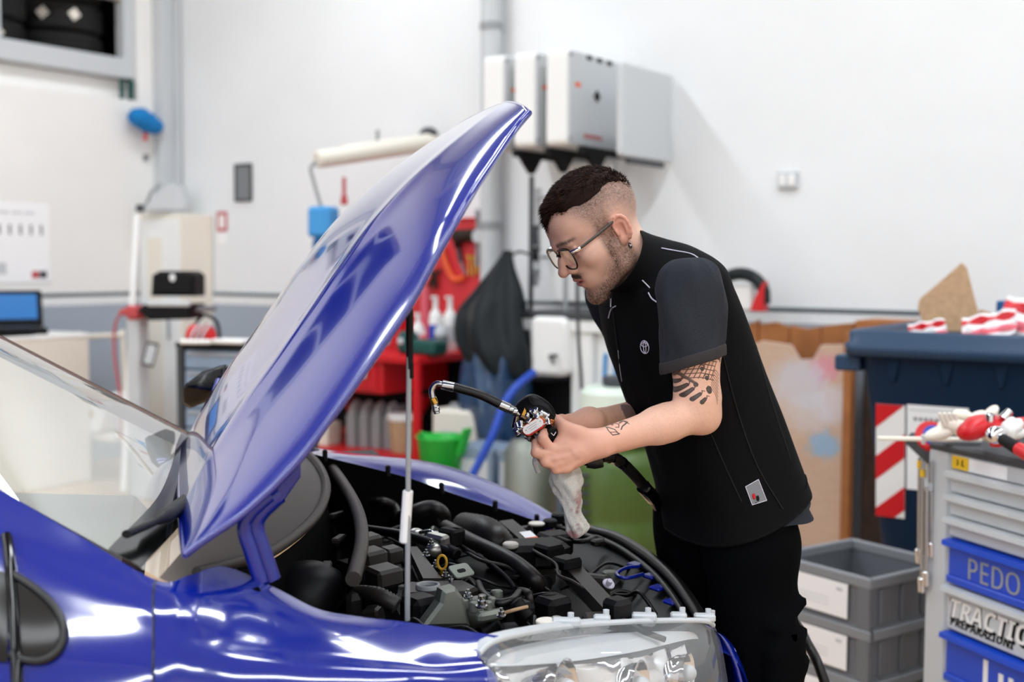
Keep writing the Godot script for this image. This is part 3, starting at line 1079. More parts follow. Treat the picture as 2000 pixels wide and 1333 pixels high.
	var glass := func(u: float, v: float) -> Vector3:
		var b: Vector3 = cr(gl0, u * 4.0)
		var a: Vector3 = gl0[0] + (top_n - gl0[0]) * 3.2
		var c: Vector3 = gl0[4] + (top_f - gl0[4]) * 1.55
		var t: Vector3 = a.lerp(c, u) + Vector3(0.06, 0.03, 0) * sin(PI * u)
		return b.lerp(t, v) + Vector3(0.01, 0.02, 0) * sin(PI * v) * sin(PI * clampf(u, 0, 1))
	s = st()
	patch(s, glass, 26, 26)
	put("windshield", s, M.windshield, car)
	s = st()   # dark hood reflection painted along its foot, ceramic band at the far edge
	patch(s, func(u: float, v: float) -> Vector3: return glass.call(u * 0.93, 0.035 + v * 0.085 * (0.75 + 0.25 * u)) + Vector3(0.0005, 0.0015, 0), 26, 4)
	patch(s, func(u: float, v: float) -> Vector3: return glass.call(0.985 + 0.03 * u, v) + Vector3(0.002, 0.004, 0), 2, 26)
	put("reflection_and_border", s, M.reflection_and_frit, car)
	s = st()   # far pillar and roof
	patch(s, func(u: float, v: float) -> Vector3: return glass.call(1.0, v) + Vector3(-0.02 * u, 0.006 - 0.05 * u * u, -0.07 * u), 5, 20)
	put("pillar", s, M.paint, car)
	s = st()
	patch(s, func(u: float, v: float) -> Vector3: return glass.call(u, 1.0) + Vector3(-1.1 * v, 0.06 * sin(v * 2.0), 0), 12, 8)
	put("roof", s, M.paint, car)
	s = st()   # cabin behind the glass: dashboard, far seat, steering wheel column
	bx(s, Vector3(0.40, 0.10, 1.14), X(Vector3(-0.24, 0.90, -0.66), Vector3(0, 0, -4)), 0.04)
	put("dashboard", s, M.plastic_brown, car)
	s = st()
	var wheel := []
	for i in 25:
		var a := TAU * i / 24.0
		wheel.append(Vector3(-0.5, 1.02, -0.95) + Vector3(-0.5, 0.86, 0) * 0.17 * sin(a) + Vector3(0, 0, 1) * 0.17 * cos(a))
	sweep(s, wheel, 0.014, 8)
	bx(s, Vector3(0.03, 0.08, 0.3), X(Vector3(-0.49, 1.01, -0.95), Vector3(0, 0, 30)), 0.01)
	put("steering_wheel", s, M.black, car)
	s = st()   # wiper
	sweep(s, curve([glass.call(0.03, 0.085) + Vector3(0.01, 0.022, 0), glass.call(0.14, 0.055) + Vector3(0.01, 0.03, 0), glass.call(0.34, 0.03) + Vector3(0.01, 0.03, 0), glass.call(0.6, 0.015) + Vector3(0.01, 0.02, 0)], 6), [0.008, 0.016, 0.017, 0.012], 8, true, 0.8)
	put("wiper", s, M.plastic, car)
	s = st()   # far door mirror
	var mp := [Vector3(0.141, 1.234, -1.36), Vector3(0.109, 1.22, -1.38), Vector3(0.084, 1.169, -1.4), Vector3(0.052, 1.117, -1.42), Vector3(0.102, 1.155, -1.38), Vector3(0.138, 1.182, -1.36)]
	var rows := []
	for k in 5:
		var r := PackedVector3Array()
		var c := Vector3.ZERO
		for p in mp: c += p / 6.0
		var sc: float = [0.15, 0.75, 1.0, 0.75, 0.15][k]
		for i in 24: r.append(c + (cr(mp + [mp[0]], i / 4.0) - c) * sc + Vector3(0.03, 0, 0) * (k - 2))
		rows.append(r)
	grid(s, rows, true, true)
	put("mirror", s, M.black_gloss, car)
	s = st()
	sweep(s, curve([Vector3(0.132, 1.194, -1.33), Vector3(0.121, 1.158, -1.31), Vector3(0.127, 1.114, -1.28)], 6), 0.018, 10)
	put("mirror_foot", s, M.paint, car)
	# --- hood
	s = st()
	patch(s, func(u: float, v: float) -> Vector3: return hood_pt(u, v), 60, 80)
	var hood := put("hood", s, M.paint, car)
	s = st()
	patch(s, func(u: float, v: float) -> Vector3:
		var p := hood_pt(0.005 + u * 0.99, 0.004 + v * 0.992)
		var rib := 0.012 * smoothstep(0.2, 0.7, sin(u * 14.0) * sin(v * 17.0))
		var e := minf(minf(u, 1.0 - u), minf(v, 1.0 - v))
		return p + Vector3(0.766, -0.643, 0) * (0.007 + (0.02 + rib) * smoothstep(0.03, 0.10, e)), 40, 50)
	put("inner_panel", s, M.paint_in, hood)
	s = st()
	var lip := []
	for i in 41: lip.append(hood_pt(i / 40.0, 0.0) + Vector3(0.003, -0.003, 0))
	sweep(s, lip, 0.006, 8)
	lip = []
	for i in 41: lip.append(hood_pt(1.0, i / 40.0) + Vector3(0.003, -0.004, 0))
	sweep(s, lip, 0.006, 8)
	lip = []
	for i in 41: lip.append(hood_pt(i / 40.0, 1.0) + Vector3(0.003, -0.003, 0))
	sweep(s, lip, 0.006, 8)
	lip = []
	for i in 41: lip.append(hood_pt(0.0, i / 40.0) + Vector3(0.003, -0.003, 0))
	sweep(s, lip, 0.006, 8)
	put("hem_edge", s, M.paint, hood)
	for k in 2:   # hinges
		s = st()
		var z := 0.0 if k == 0 else -1.02
		var h := [Vector3(0.181, 1.133, -0.11), Vector3(0.151, 1.108, -0.1), Vector3(0.142, 1.084, -0.1), Vector3(0.152, 1.047, -0.1), Vector3(0.167, 0.998, -0.1)]
		h = h.map(func(p): return p + Vector3(0, 0, z))
		sweep(s, curve(h, 8), 0.0115, 10, true, 1.4)
		sweep(s, curve(h.map(func(p): return p + Vector3(-0.016, 0.002, 0.018)), 8), 0.009, 10, true, 1.3)
		put("hinge_arm", s, M.paint_in, car)
	s = st()
	var hpl := PackedVector2Array()
	for q in [Vector3(0.15, 1.11, -0.1), Vector3(0.214, 1.19, -0.1), Vector3(0.214, 1.16, -0.1), Vector3(0.192, 1.129, -0.1), Vector3(0.172, 1.107, -0.1)]: hpl.append(Vector2(q.x, q.y))
	slab(s, hpl, 0.012, X(Vector3(0, 0, -0.112)), 0.002)
	put("hinge_plate", s, M.paint_in, car)
	# prop rod
	s = st()
	var r0: Vector3 = Vector3(0.383, 0.919, -0.1)
	var r1: Vector3 = Vector3(0.382, 1.43, -0.075)
	rod(s, r0, r1, 0.0042, 10)
	var pr := put("prop_rod", s, M.grey, car)
	s = st()
	rod(s, Vector3(0.378, 1.047, -0.098), Vector3(0.383, 1.133, -0.093), 0.0085, 12, -1.0, 0.002)
	put("white_sleeve", s, M.white, pr)
	s = st()
	rod(s, Vector3(0.384, 1.313, -0.082), r1, 0.0058, 10, -1.0, 0.002)
	put("black_sleeve", s, M.black, pr)
	engine(car)
	headlamp(car)

func plate(called: String, pts: Array, th: float, m: String, parent: Node3D, label := "") -> MeshInstance3D:   # slab between four corner points, thickened downwards
	var s := st()
	s.set_smooth_group(-1)
	var a: Array = pts
	var b: Array = pts.map(func(p): return p - Vector3(0, th, 0))
	quad(s, a[0], a[1], a[2], a[3])
	quad(s, b[3], b[2], b[1], b[0])
	for i in 4:
		var j := (i + 1) % 4
		quad(s, a[i], b[i], b[j], a[j])
	return put(called, s, M[m], parent, label)

func engine(car: Node3D) -> void:
	var s := st()
	# lumps of the block and gearbox below everything
	var rg := RandomNumberGenerator.new()
	rg.seed = 21
	bx(s, Vector3(0.34, 0.22, 0.62), X(Vector3(0.58, 0.70, -0.62)), 0.03)
	bx(s, Vector3(0.16, 0.20, 0.5), X(Vector3(0.80, 0.68, -0.5)), 0.03)
	bx(s, Vector3(0.28, 0.18, 0.25), X(Vector3(0.45, 0.70, -0.25)), 0.03)
	bx(s, Vector3(0.5, 0.2, 0.25), X(Vector3(0.62, 0.70, -1.0)), 0.03)
	put("engine_block", s, M.plastic, car)
	for k in 84:
		s = st()
		var p := Vector3(rg.randf_range(0.36, 0.93), rg.randf_range(0.77, 0.845), rg.randf_range(-1.05, -0.14))
		if p.x > 0.82 and p.z > -0.42: p.x -= 0.2
		var pick := rg.randi() % 3
		var z := rg.randf_range(0.02, 0.045)
		if pick == 0:
			bx(s, Vector3(z * 1.4, z, z), X(p, Vector3(rg.randf_range(-20, 20), rg.randf_range(0, 180), 0)), 0.005)
			put("connector", s, M[["plastic", "black", "plastic_grey"][rg.randi() % 3]], car)
		elif pick == 1:
			cyl(s, z * 0.45, z * 1.2, X(p, Vector3(rg.randf_range(-60, 60), rg.randf_range(0, 180), 0)), 12, -1.0, 0.003)
			put("fitting", s, M[["plastic", "cast", "plastic_brown"][rg.randi() % 3]], car)
		else:
			var d := Vector3(rg.randf_range(-0.1, 0.1), 0, rg.randf_range(-0.1, 0.1))
			sweep(s, curve([p - d, p - d * 0.3 + Vector3(0, 0.03, 0), p + d * 0.4 + Vector3(0, 0.015, 0.02), p + d], 5), rg.randf_range(0.003, 0.007), 7)
			put("wire_loom", s, M.rubber, car)
	# hoses and pipes
	hose("coolant_hose", [Vector3(0.535, 0.86, -1.131), Vector3(0.556, 0.9, -1.022), Vector3(0.599, 0.915, -1.004), Vector3(0.628, 0.9, -0.999), Vector3(0.644, 0.86, -1.056)], 0.0175, "plastic_brown", car, 14)
	hose("coolant_hose", [Vector3(0.425, 0.9, -0.876), Vector3(0.488, 0.905, -0.784), Vector3(0.533, 0.9, -0.73), Vector3(0.589, 0.88, -0.683)], 0.0105, "rubber", car, 12)
	var s2 := st()
	rod(s2, Vector3(0.575, 0.885, -0.703), Vector3(0.594, 0.878, -0.677), 0.014, 14, -1.0, 0.003)
	put("hose_end", s2, M.plastic, car)
	hose("intake_pipe", [Vector3(0.614, 0.89, -0.899), Vector3(0.648, 0.885, -0.754), Vector3(0.681, 0.88, -0.651), Vector3(0.706, 0.87, -0.578), Vector3(0.726, 0.85, -0.526), Vector3(0.764, 0.8, -0.617)], 0.0165, "plastic_brown", car, 14)
	s = st()
	var duct := curve([Vector3(0.659, 0.88, -0.912), Vector3(0.69, 0.885, -0.838), Vector3(0.709, 0.87, -0.796), Vector3(0.728, 0.83, -0.823)], 12)
	var rad := []
	for i in duct.size(): rad.append(0.036 + 0.003 * (i % 2))
	sweep(s, duct, rad, 18)
	put("bellows_duct", s, M.plastic_brown, car)
	hose("vacuum_hose", [Vector3(0.469, 0.9, -1.157), Vector3(0.499, 0.915, -1.105), Vector3(0.531, 0.9, -1.109), Vector3(0.536, 0.88, -1.082)], 0.012, "plastic_brown", car)
	hose("vacuum_hose", [Vector3(0.458, 0.92, -1.311), Vector3(0.488, 0.93, -1.198), Vector3(0.525, 0.92, -1.152)], 0.014, "rubber", car)
	hose("wire_loom", [Vector3(0.613, 0.88, -0.785), Vector3(0.625, 0.88, -0.684), Vector3(0.645, 0.875, -0.608), Vector3(0.66, 0.865, -0.537), Vector3(0.669, 0.85, -0.492)], 0.005, "black", car)
	hose("wire_loom", [Vector3(0.618, 0.875, -0.731), Vector3(0.63, 0.88, -0.613), Vector3(0.675, 0.87, -0.595), Vector3(0.695, 0.86, -0.57)], 0.004, "plastic_brown", car)
	hose("wire_loom", [Vector3(0.599, 0.86, -0.511), Vector3(0.582, 0.87, -0.393), Vector3(0.593, 0.87, -0.332), Vector3(0.623, 0.87, -0.343), Vector3(0.66, 0.86, -0.426)], 0.0075, "rubber", car)
	hose("brown_wire", [Vector3(0.765, 0.875, -0.7), Vector3(0.756, 0.885, -0.621), Vector3(0.771, 0.88, -0.548), Vector3(0.762, 0.87, -0.497), Vector3(0.78, 0.865, -0.463), Vector3(0.797, 0.855, -0.411), Vector3(0.798, 0.84, -0.391)], 0.0035, "seal", car, 8)
	hose("loop_hose", [Vector3(0.689, 0.85, -0.426), Vector3(0.705, 0.86, -0.4), Vector3(0.732, 0.855, -0.404), Vector3(0.759, 0.83, -0.43)], 0.005, "rubber", car)
	hose("loop_hose", [Vector3(0.674, 0.85, -0.472), Vector3(0.67, 0.865, -0.397), Vector3(0.671, 0.85, -0.386)], 0.008, "plastic_brown", car)
	# engine cover pieces
	plate("cover_strip", [Vector3(0.493, 0.895, -0.708), Vector3(0.512, 0.895, -0.704), Vector3(0.517, 0.885, -0.473), Vector3(0.482, 0.885, -0.482)], 0.02, "plastic_grey", car)
	s = st()
	var oc: Vector3 = Vector3(0.479, 0.885, -0.417)
	lathe(s, [Vector2(0.017, -0.02), Vector2(0.017, 0.004), Vector2(0.0185, 0.006), Vector2(0.022, 0.006), Vector2(0.0235, 0.003), Vector2(0.0235, -0.02)], 28, X(oc))
	put("oil_filler_neck", s, M.grey, car)
	s = st()
	slab(s, PackedVector2Array([Vector2(-0.06, -0.03), Vector2(0.06, -0.05), Vector2(0.09, -0.02), Vector2(0.075, 0.04), Vector2(-0.04, 0.05)]), 0.03, Transform3D(Basis(Vector3.RIGHT, -PI / 2), oc + Vector3(0.005, -0.032, -0.005)), 0.006)
	put("rocker_cover", s, M.plastic_brown, car)
	s = st()
	var dip := []
	for i in 21:
		var a := TAU * i / 20.0
		dip.append(Vector3(0.527, 0.905, -0.517) + Vector3(cos(a) * 0.0085, sin(a) * 0.014, cos(a) * 0.003))
	sweep(s, dip, 0.0028, 8)
	rod(s, Vector3(0.53, 0.87, -0.537), Vector3(0.526, 0.892, -0.516), 0.003, 8)
	put("dipstick", s, M.gold, car, "yellow ring dipstick")
	s = st()
	var bk := Vector3(0.556, 0.895, -0.476)
	slab(s, rrect(0.05, 0.034, 0.008), 0.004, Transform3D(Basis(Vector3.UP, 0.5) * Basis(Vector3.RIGHT, -1.0), bk), 0.001)
	var bkn := put("slotted_bracket", s, M.cast, car)
	s = st()
	slab(s, rrect(0.02, 0.009, 0.004), 0.0012, Transform3D(Basis(Vector3.UP, 0.5) * Basis(Vector3.RIGHT, -1.0), bk + Vector3(0.0, 0.0022, 0.0034)))
	put("slot", s, M.black, bkn)
	for q in [Vector3(0.527, 0.885, -0.483), Vector3(0.531, 0.88, -0.45), Vector3(0.523, 0.885, -0.562), Vector3(0.518, 0.89, -0.635), Vector3(0.538, 0.875, -0.349), Vector3(0.539, 0.9, -0.685)]:
		bolt(q, 0.0055, car)
	# cast alternator, bracket and manifold
	s = st()
	ball(s, Vector3(0.565, 0.845, -0.367), Vector3(0.036, 0.03, 0.034), 14)
	for i in 6:
		var a := TAU * i / 6.0
		cyl(s, 0.008, 0.02, X(Vector3(0.557, 0.86, -0.336) + Vector3(cos(a) * 0.026, 0, sin(a) * 0.026)), 10, -1.0, 0.002)
	bx(s, Vector3(0.06, 0.02, 0.02), X(Vector3(0.573, 0.855, -0.306), Vector3(0, 20, 0)), 0.006)
	put("alternator", s, M.cast, car)
	bolt(Vector3(0.553, 0.875, -0.293), 0.008, car)
	bolt(Vector3(0.582, 0.865, -0.262), 0.006, car)
	bolt(Vector3(0.54, 0.88, -0.344), 0.006, car)
	s = st()
	sweep(s, curve([Vector3(0.596, 0.862, -0.292), Vector3(0.613, 0.868, -0.286), Vector3(0.641, 0.868, -0.3)], 5), 0.0035, 8)
	put("terminal_wire", s, M.cardboard, car, "pale pink wire")
	s = st()
	slab(s, PackedVector2Array([Vector2(-0.045, 0), Vector2(0.05, -0.01), Vector2(0.035, 0.045), Vector2(0.02, 0.065), Vector2(-0.005, 0.062), Vector2(-0.01, 0.04)]), 0.03, Transform3D(Basis(Vector3.UP, 0.2), Vector3(0.484, 0.845, -0.333)), 0.006)
	put("engine_mount", s, M.cast, car)
	s = st()
	for q in [Vector3(0.529, 0.895, -0.81), Vector3(0.537, 0.89, -0.749), Vector3(0.549, 0.885, -0.705), Vector3(0.571, 0.89, -0.791)]:
		ball(s, q, Vector3(0.02, 0.016, 0.018), 8)
	bx(s, Vector3(0.025, 0.03, 0.06), X(Vector3(0.562, 0.9, -0.728), Vector3(0, 30, 10)), 0.006)
	put("manifold", s, M.aluminium, car)
	s = st()
	sweep(s, curve([Vector3(0.534, 0.905, -0.789), Vector3(0.548, 0.915, -0.755), Vector3(0.556, 0.91, -0.745), Vector3(0.554, 0.9, -0.73)], 6), 0.004, 8)
	put("fuel_pipe", s, M.steel, car)
	for q in [[Vector3(0.394, 0.91, -0.568), 0.05], [Vector3(0.403, 0.9, -0.462), 0.055], [Vector3(0.415, 0.9, -0.744), 0.045], [Vector3(0.45, 0.89, -0.661), 0.04]]:
		s = st()
		bx(s, Vector3(q[1], 0.035, q[1] * 1.1), X(q[0], Vector3(0, 20, 4)), 0.006)
		put("coil_cover", s, M.plastic_grey, car)
	s = st()
	bx(s, Vector3(0.035, 0.04, 0.05), X(Vector3(0.594, 0.9, -0.751), Vector3(0, 35, 0)), 0.006)
	bx(s, Vector3(0.03, 0.03, 0.03), X(Vector3(0.609, 0.905, -0.75), Vector3(0, 35, 0)), 0.006)
	put("throttle_body", s, M.black, car)
	# long air duct with label
	plate("air_duct", [Vector3(0.768, 0.875, -1.002), Vector3(0.804, 0.875, -1.012), Vector3(0.803, 0.875, -0.671), Vector3(0.764, 0.875, -0.671)], 0.03, "plastic_grey", car)
	plate("duct_label", [Vector3(0.78, 0.877, -0.864), Vector3(0.809, 0.877, -0.873), Vector3(0.807, 0.877, -0.798), Vector3(0.777, 0.877, -0.789)], 0.001, "paper", car, "small white and orange sticker")
	plate("duct_label", [Vector3(0.777, 0.878, -0.8), Vector3(0.807, 0.878, -0.809), Vector3(0.806, 0.878, -0.793), Vector3(0.776, 0.878, -0.785)], 0.001, "orange", car)
	plate("air_duct", [Vector3(0.794, 0.872, -0.584), Vector3(0.831, 0.872, -0.593), Vector3(0.82, 0.855, -0.268), Vector3(0.787, 0.855, -0.276)], 0.03, "plastic_grey", car)
	s = st()
	bx(s, Vector3(0.05, 0.03, 0.055), X(Vector3(0.791, 0.88, -0.662), Vector3(0, 25, 0)), 0.006)
	put("duct_clamp", s, M.plastic, car)
	s = st()
	bx(s, Vector3(0.05, 0.025, 0.05), X(Vector3(0.798, 0.878, -0.558), Vector3(0, 25, 0)), 0.006)
	put("duct_clamp", s, M.plastic, car)
	s = st()
	bx(s, Vector3(0.045, 0.04, 0.045), X(Vector3(0.8, 0.865, -0.258), Vector3(0, 25, 0)), 0.008)
	put("duct_clamp", s, M.plastic, car)
	s = st()
	cyl(s, 0.0175, 0.012, X(Vector3(0.717, 0.88, -0.705)), 24, -1.0, 0.003)
	put("reservoir_cap", s, M.offwhite, car, "pale round cap")
	s = st()
	slab(s, PackedVector2Array([Vector2(-0.075, -0.04), Vector2(0.05, -0.055), Vector2(0.085, -0.02), Vector2(0.06, 0.045), Vector2(-0.06, 0.05)]), 0.045, Transform3D(Basis(Vector3.RIGHT, -PI / 2), Vector3(0.77, 0.84, -0.732)), 0.012)
	put("resonator_box", s, M.plastic, car)
	# far side: battery, fuse box, caps
	s = st()
	bx(s, Vector3(0.2, 0.14, 0.16), X(Vector3(0.59, 0.87, -1.464), Vector3(0, 4, 0)), 0.012)
	put("battery", s, M.black, car)
	s = st()
	bx(s, Vector3(0.06, 0.012, 0.10), X(Vector3(0.563, 0.945, -1.235), Vector3(0, 4, 0)), 0.004)
	put("battery_clamp", s, M.seal, car)
	s = st()
	bx(s, Vector3(0.16, 0.10, 0.15), X(Vector3(0.699, 0.87, -1.438), Vector3(0, 6, 0)), 0.01)
	put("fuse_box", s, M.plastic, car)
	s = st()
	cyl(s, 0.012, 0.022, X(Vector3(0.628, 0.92, -1.162)), 12, -1.0, 0.003)
	put("terminal", s, M.lightgrey, car)
	s = st()
	bx(s, Vector3(0.16, 0.10, 0.16), X(Vector3(0.474, 0.93, -1.429), Vector3(0, 4, 0)), 0.012)
	put("brake_booster", s, M.plastic, car)
	s = st()
	cyl(s, 0.02, 0.006, X(Vector3(0.859, 0.862, -0.994)), 20, -1.0, 0.002)
	put("washer_cap", s, M.offwhite, car)
	s = st()
	cyl(s, 0.018, 0.02, X(Vector3(0.9, 0.85, -1.017)), 18, -1.0, 0.004)
	put("black_cap", s, M.plastic, car)
	s = st()
	cyl(s, 0.02, 0.025, X(Vector3(0.933, 0.852, -1.048)), 18, -1.0, 0.004)
	put("black_cap", s, M.plastic, car)
	s = st()
	bx(s, Vector3(0.07, 0.05, 0.06), X(Vector3(0.861, 0.85, -0.847), Vector3(0, 15, 0)), 0.006)
	for i in 3: bx(s, Vector3(0.012, 0.006, 0.05), X(Vector3(0.836, 0.878, -0.765) + Vector3(-0.02 + 0.02 * i, 0, 0), Vector3(0, 15, 0)), 0.002)
	put("relay_box", s, M.plastic, car)
	s = st()
	sweep(s, curve([Vector3(0.9, 0.855, -0.837), Vector3(0.918, 0.86, -0.81), Vector3(0.957, 0.86, -0.843), Vector3(0.972, 0.855, -0.83)], 6), 0.006, 8)
	bx(s, Vector3(0.03, 0.015, 0.025), X(Vector3(0.944, 0.862, -0.784), Vector3(0, 20, 0)), 0.004)
	put("latch_cable", s, M.plastic_brown, car)
	# front shelf bits: bolt, blue tabs
	s = st()
	cyl(s, 0.013, 0.006, along(Vector3(0.865, 0.845, -0.491), Vector3(0.865, 0.845, -0.491) + Vector3(0.2, 1, 0.7)), 16, -1.0, 0.002)
	hexnut(s, Vector3(0.86, 0.85, -0.477), Vector3(0.86, 0.85, -0.477) + Vector3(0.002, 0.010, 0.007), 0.006)
	put("crossmember_bolt", s, M.thread, car)
	for q in [Vector3(0.986, 0.838, -0.659), Vector3(0.994, 0.832, -0.582), Vector3(0.981, 0.826, -0.511), Vector3(0.978, 0.82, -0.427)]:
		s = st()
		bx(s, Vector3(0.03, 0.008, 0.028), X(q, Vector3(4, 30, 0)), 0.003)
		put("mounting_tab", s, M.paint_in, car)
	s = st()
	sweep(s, curve([Vector3(0.984, 0.842, -0.629), Vector3(0.948, 0.845, -0.612), Vector3(0.915, 0.842, -0.579), Vector3(0.925, 0.84, -0.55), Vector3(0.975, 0.838, -0.58)], 6), 0.004, 8)
	put("hook_bracket", s, M.paint_in, car)
	# near side: strut dome, washer neck, ribbed hose
	s = st()
	lathe(s, [Vector2(0.0, 0.06), Vector2(0.03, 0.058), Vector2(0.06, 0.04), Vector2(0.075, 0.0), Vector2(0.08, -0.08)], 28, X(Vector3(0.247, 0.9, -0.353)))
	put("strut_cap", s, M.plastic, car)
	s = st()
	var rib := curve([Vector3(0.334, 0.89, -0.386), Vector3(0.371, 0.9, -0.322), Vector3(0.4, 0.885, -0.302)], 14)
	rad = []
	for i in rib.size(): rad.append(0.014 + 0.0025 * (i % 2))
	sweep(s, rib, rad, 12)
	put("ribbed_hose", s, M.plastic_grey, car)
	s = st()
	cyl(s, 0.02, 0.008, X(Vector3(0.648, 0.865, -0.197)), 20, -1.0, 0.002)
	put("washer_cap", s, M.offwhite, car)
	for q in [[Vector3(0.369, 0.88, -0.57), 0.08], [Vector3(0.301, 0.88, -0.344), 0.07], [Vector3(0.453, 0.86, -0.362), 0.06], [Vector3(0.627, 0.84, -0.355), 0.07], [Vector3(0.716, 0.835, -0.386), 0.06]]:
		s = st()
		bx(s, Vector3(q[1], 0.05, q[1]), X(q[0], Vector3(0, 25, 0)), 0.01)
		put("relay_housing", s, M.plastic, car)

func headlamp(car: Node3D) -> void:
	var A := [Vector3(0.47, 0.901, 0.035), Vector3(0.513, 0.909, 0), Vector3(0.68, 0.866, -0.174), Vector3(0.831, 0.85, -0.223), Vector3(0.969, 0.83, -0.261), Vector3(1.003, 0.812, -0.284)]
	var B := [Vector3(0.465, 0.9, 0.05), Vector3(0.517, 0.895, 0.04), Vector3(0.652, 0.856, -0.073), Vector3(0.808, 0.838, -0.15), Vector3(0.963, 0.818, -0.253), Vector3(1.016, 0.8, -0.301)]
	var C := [Vector3(0.472, 0.887, 0.075), Vector3(0.509, 0.866, 0.085), Vector3(0.651, 0.8, -0.053), Vector3(0.797, 0.78, -0.1), Vector3(0.959, 0.765, -0.202), Vector3(1.028, 0.755, -0.292)]
	var D := []
	for p in C: D.append(p + Vector3(0.02, -0.13, 0.01))
	var rows := [A, B, C, D]
	var f := func(u: float, v: float) -> Vector3:
		var c := []
		for r in rows: c.append(cr(r, u * 5.0))
		return cr(c, v * 3.0)
	var cen: Vector3 = cr(C, 2.6) + Vector3(-0.1, 0.0, -0.12)
	var inn := func(u: float, v: float, k: float) -> Vector3:
		var p: Vector3 = f.call(0.03 + u * 0.94, v)
		return p.lerp(cen, k) + Vector3(0, -0.012, 0)
	var lamp := Node3D.new()
	lamp.name = "headlight"
	car.add_child(lamp, true)
	var s := st()
	patch(s, f, 40, 24)
	put("clear_lens", s, M.lamp_lens, lamp)
	s = st()   # grey rim round the lens
	var loop := []
	for i in 41: loop.append(f.call(i / 40.0, 0.0))
	sweep(s, loop, 0.005, 8)
	put("lens_rim", s, M.lightgrey, lamp)
	s = st()   # back of the housing
	patch(s, func(u: float, v: float) -> Vector3: return inn.call(u, v, 0.42), 24, 12)
	put("housing", s, M.darkgrey, lamp)
	s = st()   # stepped chrome
	patch(s, func(u: float, v: float) -> Vector3:
		var step := 0.05 * (0.5 + 0.5 * sin(u * 40.0)) if u > 0.55 else 0.03 * sin(u * 9.0)
		return inn.call(u, 0.36 + v * 0.64, 0.16 + absf(step)), 80, 14)
	put("chrome_reflector", s, M.chrome, lamp)
	s = st()   # smooth top shelf under the lens
	patch(s, func(u: float, v: float) -> Vector3: return inn.call(u, v * 0.36, 0.10), 30, 6)
	put("bezel", s, M.lightgrey, lamp)
	for q in [[0.36, 0.05], [0.62, 0.042], [0.8, 0.034]]:
		s = st()
		var p: Vector3 = inn.call(q[0], 0.66, 0.14)
		lathe(s, [Vector2(0.004, -0.04), Vector2(q[1] * 0.6, -0.03), Vector2(q[1] * 0.9, -0.01), Vector2(q[1], 0.012), Vector2(q[1] * 1.08, 0.012)], 24, along(p, p + Vector3(0.75, 0.1, 0.62)))
		put("reflector_bowl", s, M.chrome, lamp)
		s = st()
		ball(s, p + Vector3(0.008, 0, 0.006), Vector3.ONE * q[1] * 0.45, 12)
		put("projector_lens", s, M.lightgrey, lamp)
	for q in [[0.40, 0.05], [0.5, 0.03], [0.62, 0.045], [0.72, 0.03], [0.84, 0.04], [0.9, 0.02]]:
		s = st()   # moulded lugs on the back edge
		var p: Vector3 = f.call(q[0], 0.0)
		bx(s, Vector3(q[1], 0.014, 0.02), X(p + Vector3(0, 0.004, -0.012), Vector3(0, -18, 0)), 0.003)
		cyl(s, 0.006, 0.018, X(p + Vector3(0.01, 0.0, -0.018)), 8)
		put("mounting_lug", s, M.lightgrey, lamp)
	s = st()
	patch(s, func(u: float, v: float) -> Vector3: return f.call(u * 0.5, 0.0) + Vector3(-0.01 * v, 0.004 * sin(PI * v), -0.03 * v), 16, 4)
	put("rear_flange", s, M.lightgrey, lamp)

